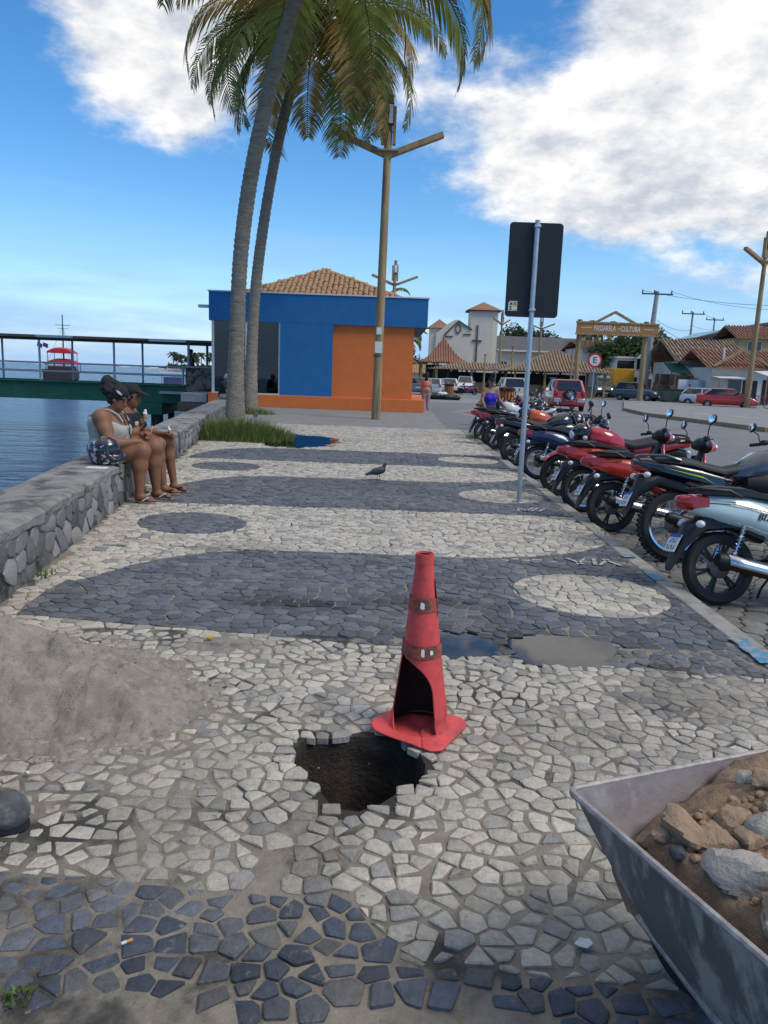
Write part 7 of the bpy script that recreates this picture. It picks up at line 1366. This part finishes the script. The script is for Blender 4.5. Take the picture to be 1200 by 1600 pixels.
def person(label, J, f, skin, bulk=1., vox=.010, head_r=(.098, .080, .122), hair='hair_black', hair_prims=(), clothes=(), shoes='sandal', torso=(.145, .175), facing=None, leg_r=(.085, .062, .056, .036), arm_r=(.050, .042, .038, .026), curl=(.9, .9), handdir=None, base_z=0., legs=True, tw=0.):
    J = {k: V(v) for k, v in J.items()}; o = V((J['pelvis'].x, J['pelvis'].y, base_z)); t = thing('person', label, 'person', o); P = {k: v-o for k, v in J.items()}; f = V(f).normalized(); r = f.cross(V((0, 0, 1))).normalized(); B = bulk
    s = Solid(vox); tops = Solid(vox); bots = Solid(vox); sl = Solid(vox)
    spine = (P['chest']-P['pelvis']).normalized(); rt = (P['shR']-P['shL']).normalized(); fw = spine.cross(rt) if spine.cross(rt).dot(f) > 0 else -spine.cross(rt); Rm = Matrix((fw, rt, spine)).transposed(); mid = P['pelvis'].lerp(P['chest'], .5)
    def body_torso(S, g=0., cut=False):
        S.ell(P['chest'], (torso[0]*B+g, torso[1]*B+g, .165+g), Rm, k=.06); S.ell(mid+fw*.02*(B-1)*4, (torso[0]*B*.98+g, torso[1]*B*.93+g, .16+g), Rm, k=.07); S.ell(P['pelvis'], (torso[0]*B*1.02+g, torso[1]*B*1.03+g, .125+g), Rm, k=.06)
    body_torso(s); s.cap(P['shL'], P['shR'], .062*B, k=.05)
    if tw:                                           # bust
        for sg in (-1, 1): s.ell(P['chest']+fw*(torso[0]*B*.72)+rt*sg*.08-spine*.05, (tw, tw*.95, tw*.95), Rm, k=.05)
    s.cap(P['chest']+spine*.10, P['head']-V((0, 0, head_r[2]*.55))-f*.015, .055*B**.5, .048, k=.04)
    for sd in 'LR':
        sh, el, wr = P['sh'+sd], P['el'+sd], P['wr'+sd]; s.cap(sh, sh.lerp(el, .45), arm_r[0]*B*1.12, arm_r[0]*B, k=.04); s.cap(sh.lerp(el, .45), el, arm_r[0]*B, arm_r[1]*B, k=.03); s.cap(el, el.lerp(wr, .35), arm_r[1]*B, arm_r[2]*B*1.08, k=.03); s.cap(el.lerp(wr, .35), wr, arm_r[2]*B*1.08, arm_r[3]*B**.6, k=.02)
        hd = (handdir or {}).get(sd); e = V(hd[0]) if hd else (wr-el); up = V(hd[1]) if hd else V((0, 0, 1)); si = V(hd[2]) if hd else (r*(-1 if sd == 'R' else 1)); hand(s, wr, e, curl[0 if sd == 'L' else 1], up, si, max(.0088, vox*.85))
        if legs:
            hp, kn, an, to = P['hp'+sd], P['kn'+sd], P['an'+sd], P['to'+sd]; s.cap(hp, hp.lerp(kn, .5), leg_r[0]*B*1.12, leg_r[0]*B, k=.05); s.cap(hp.lerp(kn, .5), kn, leg_r[0]*B, leg_r[1]*B, k=.04); s.ell(kn+f*.005, (leg_r[1]*B*1.02,)*3, k=.03); cf = kn.lerp(an, .33)-f*.018; s.cap(kn, cf, leg_r[1]*B*.92, leg_r[2]*B*1.12, k=.03); s.cap(cf, an, leg_r[2]*B*1.05, leg_r[3]*B**.7, k=.03)
            d = (to-an); d.z = 0; d.normalize(); z0 = to.z; s.cap(an-d*.035+V((0, 0, z0+.035-an.z)), an+V((0, 0, -.02)), .034, .034, k=.03); s.cap(an+V((0, 0, -.02)), V((to.x, to.y, z0+.028))-d*.05, .036, .030, k=.03); lat = V((-d.y, d.x, 0)); inn = lat if lat.dot(r*(-1 if sd == 'R' else 1)) > 0 else -lat
            for i in range(5): b = V((to.x, to.y, z0+.018))-d*(.045+.008*i)+inn*(.034-.0165*i); s.cap(b, b+d*(.052-.004*i), .013 if i == 0 else .0105, .011 if i == 0 else .009, k=.008)
            if shoes == 'sandal':
                so = MB(); ring = []; c = (V((an.x, an.y, 0))-d*.055).lerp(V((to.x, to.y, 0))+d*.012, .5); L = (V((to.x, to.y, 0))+d*.012-V((an.x, an.y, 0))+d*.055).length/2
                for i in range(20): a = 2*math.pi*i/20; wd = .046-.008*math.cos(a)*-1; ring.append(c+d*L*math.cos(a)+lat*wd*math.sin(a))
                so.loft([[p+V((0, 0, z0-.013)) for p in ring], [p+V((0, 0, z0+.004)) for p in ring]]); sh_ = so.build('flip_flop', 'sandal_sole', t); tp = V((to.x, to.y, z0+.032))-d*.045
                MB().tube([tp-d*.085+lat*.05-V((0, 0, .018)), tp-d*.035+lat*.034+V((0, 0, .018)), tp+V((0, 0, .012)), tp-d*.035-lat*.034+V((0, 0, .018)), tp-d*.085-lat*.05-V((0, 0, .018))], .007, 6).build('strap', 'canvas_white' if shoes == 'sandal' and bulk > 1.1 else 'cloth_black', sh_)
    H = P['head']; hf = V(facing or f).normalized(); hr = hf.cross(V((0, 0, 1))).normalized(); hu = hr.cross(hf); RH = Matrix((hf, hr, hu)).transposed(); hp_ = lambda a, b, c: H+hf*a+hr*b+hu*c; hx, hy, hz_ = head_r
    s.ell(hp_(-.01, 0, .02), (hx, hy, hz_*.86), RH, k=.02); s.ell(hp_(.025, 0, -.055), (hx*.68, hy*.78, hz_*.55), RH, k=.03); s.cap(hp_(hx*.86, 0, .015), hp_(hx*1.10, 0, -.028), .008, .014, k=.012); s.ell(hp_(hx*.80, 0, -.068), (.022, .028, .012), RH, k=.01); s.ell(hp_(hx*.72, 0, -.10), (.022, .024, .018), RH, k=.02)
    for sg in (-1, 1): s.ell(hp_(-.005, sg*hy*1.0, -.015), (.020, .008, .030), RH, k=.006); s.ell(hp_(hx*.86, sg*.032, .024), (.014, .016, .010), RH, k=.01, sub=True)
    body = s.mesh('body', skin, t)
    for sg in (-1, 1): MB().ell(hp_(hx*.80, sg*.032, .020), (.011, .013, .008), 10, 8, RH).build('eye', 'eye_dark', body); MB().tube([hp_(hx*.84, sg*.016, .042), hp_(hx*.88, sg*.032, .047), hp_(hx*.76, sg*.052, .040)], .004, 5).build('eyebrow', 'hair_black', body)
    MB().ell(hp_(hx*.93, 0, -.068), (.009, .022, .008), 10, 6, RH).build('lips', 'lips', body)
    if hair_prims:
        h = Solid(max(vox, .009))
        for q in hair_prims: h.ell(hp_(*q[0]), q[1], RH, k=.02)
        h.ell(hp_(.075, 0, -.055), (.085, .070, .085), RH, k=.012, sub=True); h.mesh('hair', hair, t, rough=.010, rs=62)
    for (nm, m, kind, g, clip) in clothes:
        S = Solid(vox)
        if kind in ('top', 'dress'):
            body_torso(S)
            if tw:
                for sg in (-1, 1): S.ell(P['chest']+fw*(torso[0]*B*.72)+rt*sg*.08-spine*.05, (tw, tw*.95, tw*.95), Rm, k=.05)
        if kind in ('tee',):
            body_torso(S); S.cap(P['shL'], P['shR'], .062*B, k=.05)
            for sd in 'LR': S.cap(P['sh'+sd], P['sh'+sd].lerp(P['el'+sd], .62), arm_r[0]*B*1.18, arm_r[0]*B*1.12, k=.04)
        if kind in ('shorts', 'pants'):
            S.ell(P['pelvis'], (torso[0]*B*1.02, torso[1]*B*1.03, .125), Rm, k=.06); e = .48 if kind == 'shorts' else 1.
            for sd in 'LR':
                hp, kn, an = P['hp'+sd], P['kn'+sd], P['an'+sd]; S.cap(hp, hp.lerp(kn, .5), leg_r[0]*B*1.12, leg_r[0]*B, k=.05)
                if kind == 'pants': S.cap(hp.lerp(kn, .5), kn, leg_r[0]*B, leg_r[1]*B*1.1, k=.04); S.cap(kn, an, leg_r[1]*B*1.08, leg_r[2]*B*1.02, k=.03)
        S.mesh(nm, m, t, clip=(lambda X, Y, Z, c=clip, P=P: c(X, Y, Z, P)) if clip else None, grow=g, rough=.003, rs=38)
    return t, P, o
def cone_ice(label, c, d, s=1.):
    t = thing('ice_cream', label, 'ice cream', c); d = V(d).normalized(); MB().tube([V((0, 0, 0)), d*.09*s], [.006*s, .022*s], 12).build('wafer_cone', 'wafer', t); MB().ell(d*.105*s, .026*s, 12, 10).build('scoop', 'ice_cream', t); MB().ell(d*.135*s, .018*s, 12, 8).build('scoop_top', 'ice_cream', t)
    return t
# --- the woman in the beige top
w1 = dict(pelvis=(-3.08, 8.46, .575), chest=(-3.07, 8.46, .845), head=(-2.935, 8.44, 1.125), shL=(-3.06, 8.655, .93), shR=(-3.07, 8.265, .93), elR=(-2.955, 8.19, .655), wrR=(-2.745, 8.30, .675), elL=(-2.93, 8.73, .68), wrL=(-2.73, 8.60, .735), hpR=(-3.03, 8.36, .555), hpL=(-3.03, 8.56, .555), knR=(-2.665, 8.36, .575), knL=(-2.60, 8.60, .60), anR=(-2.70, 8.36, .085), anL=(-2.605, 8.66, .085), toR=(-2.515, 8.31, .016), toL=(-2.42, 8.63, .016))
tn = lambda X, Y, Z, P: np.maximum(np.maximum(.50-Z, Z-(.905+1.1*np.maximum(0, np.abs(Y)-.09)*-1-.35*(X-.05)*(X > .05))), np.abs(Y)-.195)
T1, P1, o1 = person('woman in beige tank top and denim shorts seated on the sea wall', w1, (1, -.05, 0), 'skin_brown', bulk=1.30, vox=.0095, torso=(.150, .165), leg_r=(.088, .066, .060, .036), arm_r=(.058, .047, .040, .027), facing=(.86, -.16, -.48), tw=.085, curl=(1.0, .8), hair_prims=(((-.025, 0, .055), (.108, .098, .10)), ((-.05, 0, .0), (.085, .092, .105)), ((-.14, .01, .04), (.085, .10, .085)), ((-.19, .015, .10), (.07, .075, .075)), ((-.19, .0, .02), (.05, .06, .06)), ((-.10, -.03, .11), (.06, .06, .05))),
    clothes=(('tank_top', 'cloth_beige', 'top', .012, lambda X, Y, Z, P: np.maximum(np.maximum(P['pelvis'].z-.085-Z, Z-(P['chest'].z+.075-.5*np.maximum(X-.06, 0))), -10+0*Z)), ('denim_shorts', 'denim', 'shorts', .014, lambda X, Y, Z, P: np.maximum(X-(P['hpR'].x+.20), Z-(P['pelvis'].z+.06)))))
st = MB()
for sg in (-1, 1): c_ = P1['chest']; st.tube([c_+V((.20, sg*.10, .04)), c_+V((.155, sg*.11, .115)), c_+V((.05, sg*.115, .165)), c_+V((-.06, sg*.115, .155)), c_+V((-.17, sg*.10, .09))], .012, 6)
st.build('top_strap', 'cloth_beige', T1); c_ = P1['chest']; MB().tube([P1['head']+V((-.02, -.07, -.12)), c_+V((.17, -.06, .10)), c_+V((.235, .0, -.06)), c_+V((.25, .01, -.16))], .006, 6).build('lanyard', 'cloth_black', T1); MB().tube([P1['head']+V((.03, .07, -.12)), c_+V((.18, .07, .10)), c_+V((.24, .02, -.05))], .006, 6).build('lanyard', 'cloth_black', T1)
hc = P1['head']; sc_ = MB(); sc_.box(hc+V((.03, -.10, .075)), (.05, .012, .012), rot=Matrix.Rotation(rad(50), 3, 'Y')); sc_.box(hc+V((.05, -.098, .065)), (.05, .012, .012), rot=Matrix.Rotation(rad(50), 3, 'Y')); sc_.build('hair_clip', 'canvas_white', T1)
s_ = thing('plastic_spoon', 'small white spoon in the hand of the woman in beige', 'spoon', o1+P1['wrL']+V((.085, -.03, .0))); MB().tube([(0, 0, -.02), (.02, 0, .05), (.032, 0, .10)], [.004, .004, .008], 6).build('stick', 'canvas_white', s_)
# --- the woman in black beside her
w2 = dict(pelvis=(-3.17, 9.08, .565), chest=(-3.10, 9.08, .84), head=(-2.985, 9.05, 1.135), shL=(-3.07, 9.24, .935), shR=(-3.07, 8.92, .935), elR=(-2.94, 8.86, .70), wrR=(-2.86, 8.93, .80), elL=(-2.90, 9.28, .70), wrL=(-2.63, 9.12, .70), hpR=(-3.10, 8.99, .55), hpL=(-3.10, 9.17, .55), knR=(-2.66, 8.98, .60), knL=(-2.60, 9.18, .61), anR=(-2.62, 9.0, .085), anL=(-2.56, 9.22, .085), toR=(-2.43, 8.97, .016), toL=(-2.38, 9.17, .016))
T2, P2, o2 = person('woman in black shirt and cap seated on the sea wall behind the one in beige', w2, (1, -.08, 0), 'skin_brown', bulk=1.06, vox=.0095, torso=(.13, .165), tw=.06, facing=(.9, -.12, -.40), curl=(1.1, 1.2), handdir={'R': ((.25, .0, 1), (-1, -.4, .2), (-.2, -1, 0)), 'L': ((1, -.1, .1), (0, .2, 1), (0, -1, 0))}, hair_prims=(((-.03, 0, .0), (.098, .09, .10)), ((-.08, 0, -.05), (.06, .08, .09))),
    clothes=(('shirt', 'cloth_black', 'tee', .014, lambda X, Y, Z, P: np.maximum(P['pelvis'].z-.06-Z, Z-(P['chest'].z+.165-.35*np.maximum(X, 0)))), ('shorts', 'denim', 'shorts', .014, lambda X, Y, Z, P: X-(P['hpR'].x+.22))))
s_ = Solid(.01); h_ = P2['head']; s_.ell(h_+V((-.02, 0, .065)), (.118, .098, .085), k=.02); s_.ell(h_+V((.11, -.01, .045)), (.085, .075, .014), Matrix.Rotation(rad(22), 3, 'Y'), k=.015); s_.mesh('cap', 'cloth_black', T2, clip=lambda X, Y, Z, z=h_.z: (z+.018-.55*np.maximum(X-h_.x-.06, 0))-Z)
MB().box(P2['chest']+V((.165, -.06, -.02)), (.012, .11, .05)).build('shirt_print', 'canvas_white', T2, bevel=.005)
cone_ice('ice cream cone held up by the woman in the black shirt', o2+P2['wrR']+V((.045, -.02, .045)), (.15, 0, 1)); cone_ice('small white ice cream cup held over the knee of the woman in black', o2+P2['wrL']+V((.075, -.035, -.02)), (-.2, -.1, 1), .8)
# --- old man at the end of the wall
m1 = dict(pelvis=(-5.60, 26.3, .575), chest=(-5.56, 26.3, .88), head=(-5.44, 26.28, 1.17), shL=(-5.54, 26.50, .98), shR=(-5.54, 26.10, .98), elR=(-5.42, 26.05, .74), wrR=(-5.28, 26.15, .88), elL=(-5.40, 26.55, .74), wrL=(-5.22, 26.40, .68), hpR=(-5.55, 26.21, .555), hpL=(-5.55, 26.39, .555), knR=(-5.13, 26.18, .60), knL=(-5.11, 26.44, .60), anR=(-5.13, 26.18, .09), anL=(-5.10, 26.44, .09), toR=(-4.94, 26.12, .016), toL=(-4.91, 26.44, .016))
person('grey haired man in black shirt seated at the far end of the sea wall', m1, (1, -.1, 0), 'skin_tan', bulk=1.08, vox=.016, facing=(.9, -.2, -.4), hair='hair_grey', hair_prims=(((-.02, 0, .045), (.105, .09, .09)), ((-.06, 0, -.01), (.07, .085, .08))), clothes=(('shirt', 'cloth_black', 'tee', .018, lambda X, Y, Z, P: np.maximum(P['pelvis'].z-.08-Z, Z-(P['chest'].z+.19))), ('shorts', 'cloth_khaki', 'shorts', .018, lambda X, Y, Z, P: X-(P['hpR'].x+.30))))
# --- standing people
def stand(label, x, y, z, h, f, skin, clothes, hair_prims, arms=None, bulk=1., vox=.016, lean=0., tw=0., head_dir=None, **k):
    f = V(f).normalized(); r = f.cross(V((0, 0, 1))); b = V((x, y, z)); s = h/1.68
    def q(a, c, u): return b+(f*(a+lean*max(0, u-.8))+r*c+V((0, 0, u)))*s
    J = dict(pelvis=q(0, 0, .93), chest=q(.0, 0, 1.20), head=q(.03, 0, 1.555), shL=q(0, -.165, 1.335), shR=q(0, .165, 1.335), hpL=q(0, -.085, .89), hpR=q(0, .085, .89), knL=q(.02, -.09, .48), knR=q(.05, .10, .48), anL=q(-.02, -.09, .085), anR=q(.02, .11, .085), toL=q(.15, -.11, .016), toR=q(.19, .13, .016), elL=q(-.03, -.22, 1.06), elR=q(-.03, .22, 1.06), wrL=q(.06, -.23, .82), wrR=q(.06, .23, .82))
    for n, p in (arms or {}).items(): J[n] = q(*p)
    return person(label, J, f, skin, bulk, vox, hair_prims=hair_prims, clothes=clothes, base_z=z, tw=tw, facing=head_dir, **k)
long_hair = (((-.02, 0, .05), (.106, .092, .095)), ((-.07, 0, -.03), (.07, .088, .10)), ((-.10, 0, -.16), (.05, .08, .12)), ((-.11, 0, -.28), (.04, .065, .10)))
bun = (((-.02, 0, .05), (.104, .09, .09)), ((-.03, 0, .16), (.062, .062, .06)), ((-.03, 0, .215), (.05, .05, .04)), ((-.08, .03, -.12), (.045, .05, .13)), ((-.09, .05, -.26), (.035, .035, .12)))
c_ = py_(764, 640, 19.9)
stand('woman in bright blue camisole leaning over the parked motorcycles', c_.x-.03, 19.9, -.13, 1.66, (.35, -1, 0), 'skin_tan', (('camisole', 'cloth_blue', 'top', .014, lambda X, Y, Z, P: np.maximum(P['pelvis'].z+.03-Z, Z-(P['chest'].z+.06))), ('shorts', 'denim_grey', 'shorts', .016, lambda X, Y, Z, P: np.maximum(P['hpR'].z-.26-Z, Z-(P['pelvis'].z+.10)))), bun, arms=dict(elR=(.10, .25, 1.07), wrR=(.28, .22, .88), elL=(.05, -.27, 1.08), wrL=(.24, -.38, .90)), tw=.06, vox=.013, lean=.14, head_dir=(.25, -.8, -.55))
c_ = py_(662, 600, 33.8); stand('woman in mauve trousers standing at the kiosk right corner with her back turned', c_.x+.12, 33.8, .0, 1.62, (.1, 1, 0), 'skin_light', (('crop_top', 'cloth_pink', 'top', .016, lambda X, Y, Z, P: np.maximum(P['chest'].z-.10-Z, Z-(P['chest'].z+.10))), ('trousers', 'cloth_mauve', 'pants', .018, lambda X, Y, Z, P: Z-(P['pelvis'].z+.11))), long_hair, vox=.018)
for k_, (px_, Y_, lab_, top_, bot_, fx) in enumerate(((1037, 77, 'person in a dark top standing left among the market stalls', 'cloth_navy', 'denim_grey', (1, -.3, 0)), (1046, 74, 'person in dark clothes walking beside the green awning', 'cloth_black', 'cloth_navy', (-.4, -1, 0)), (1078, 68.5, 'person in a pale top behind the rubbish skip', 'cloth_beige', 'denim', (.3, -1, 0)), (1022, 80, 'person in pink by the foot of the leaning utility pole', 'cloth_pink', 'denim_grey', (.6, -1, 0)))):
    stand(lab_, PX(px_, Y_), Y_, -.13, 1.68, fx, 'skin_tan', (('shirt', top_, 'tee', .022, lambda X, Y, Z, P: np.maximum(P['pelvis'].z-.05-Z, Z-(P['chest'].z+.19))), ('trousers', bot_, 'pants', .020, lambda X, Y, Z, P: Z-(P['pelvis'].z+.08))), (((-.02, 0, .05), (.106, .09, .09)),), vox=.024)
c_ = py_(299, 590, 34.9); stand('person in brown standing at the pier railing', c_.x, 34.9, .60, 1.66, (-1, -.2, 0), 'skin_brown', (('trousers', 'cloth_navy', 'pants', .02, lambda X, Y, Z, P: Z-(P['pelvis'].z+.08)),), (((-.02, 0, .05), (.106, .09, .09)),), vox=.022)
# --- workman at the left edge: only his boot reaches into the picture
def workman():
    b = pg(2, 1292); x, y = b.x-.09, b.y+.02; J = dict(pelvis=(x-.10, y, .93), chest=(x-.11, y, 1.22), head=(x-.08, y, 1.58), shL=(x-.12, y+.19, 1.36), shR=(x-.12, y-.19, 1.36), elL=(x-.17, y+.27, 1.08), elR=(x-.17, y-.27, 1.08), wrL=(x-.12, y+.28, .84), wrR=(x-.12, y-.28, .84), hpL=(x-.10, y+.09, .89), hpR=(x-.10, y-.09, .89), knL=(x-.20, y+.18, .49), knR=(x-.07, y-.06, .49), anL=(x-.38, y+.28, .10), anR=(x-.06, y-.02, .10), toL=(x-.20, y+.30, .03), toR=(x+.12, y-.02, .03))
    t, P, o = person('workman in grey overalls at the left edge, only his boot tip in view', J, (1, 0, 0), 'skin_tan', 1.05, .014, hair_prims=(((-.02, 0, .05), (.106, .09, .09)),), shoes='boot', clothes=(('shirt', 'denim_grey', 'tee', .018, lambda X, Y, Z, P: np.maximum(P['pelvis'].z-.05-Z, Z-(P['chest'].z+.19))), ('trousers', 'denim_grey', 'pants', .022, lambda X, Y, Z, P: Z-(P['pelvis'].z+.08))))
    for sd in 'LR':
        an, to = P['an'+sd], P['to'+sd]; s = Solid(.008); d = V((to.x-an.x, to.y-an.y, 0)).normalized(); s.cap(an+V((0, 0, .13)), an-d*.01+V((0, 0, -.02)), .062, .060, k=.03); s.cap(an-d*.045+V((0, 0, -.045)), an+d*.05+V((0, 0, -.03)), .050, .052, k=.03); s.cap(an+d*.05+V((0, 0, -.035)), V((to.x, to.y, .062))-d*.01, .055, .056, k=.04); s.ell(V((to.x, to.y, .055)), (.062, .054, .056), k=.03); s.mesh('boot', 'boot_leather', t, clip=lambda X, Y, Z: .014-Z)
        so = MB(); c = (an-d*.09).lerp(V((to.x, to.y, an.z))+d*.065, .5); L = .165; ring = [V((c.x, c.y, 0))+d*L*math.copysign(abs(math.cos(a))**.8, math.cos(a))+V((-d.y, d.x, 0))*.058*math.sin(a) for a in [2*math.pi*i/28 for i in range(28)]]; so.loft([[p+V((0, 0, .002)) for p in ring], [p+V((0, 0, .024)) for p in ring]]); so.build('sole', 'tyre', t)
workman()
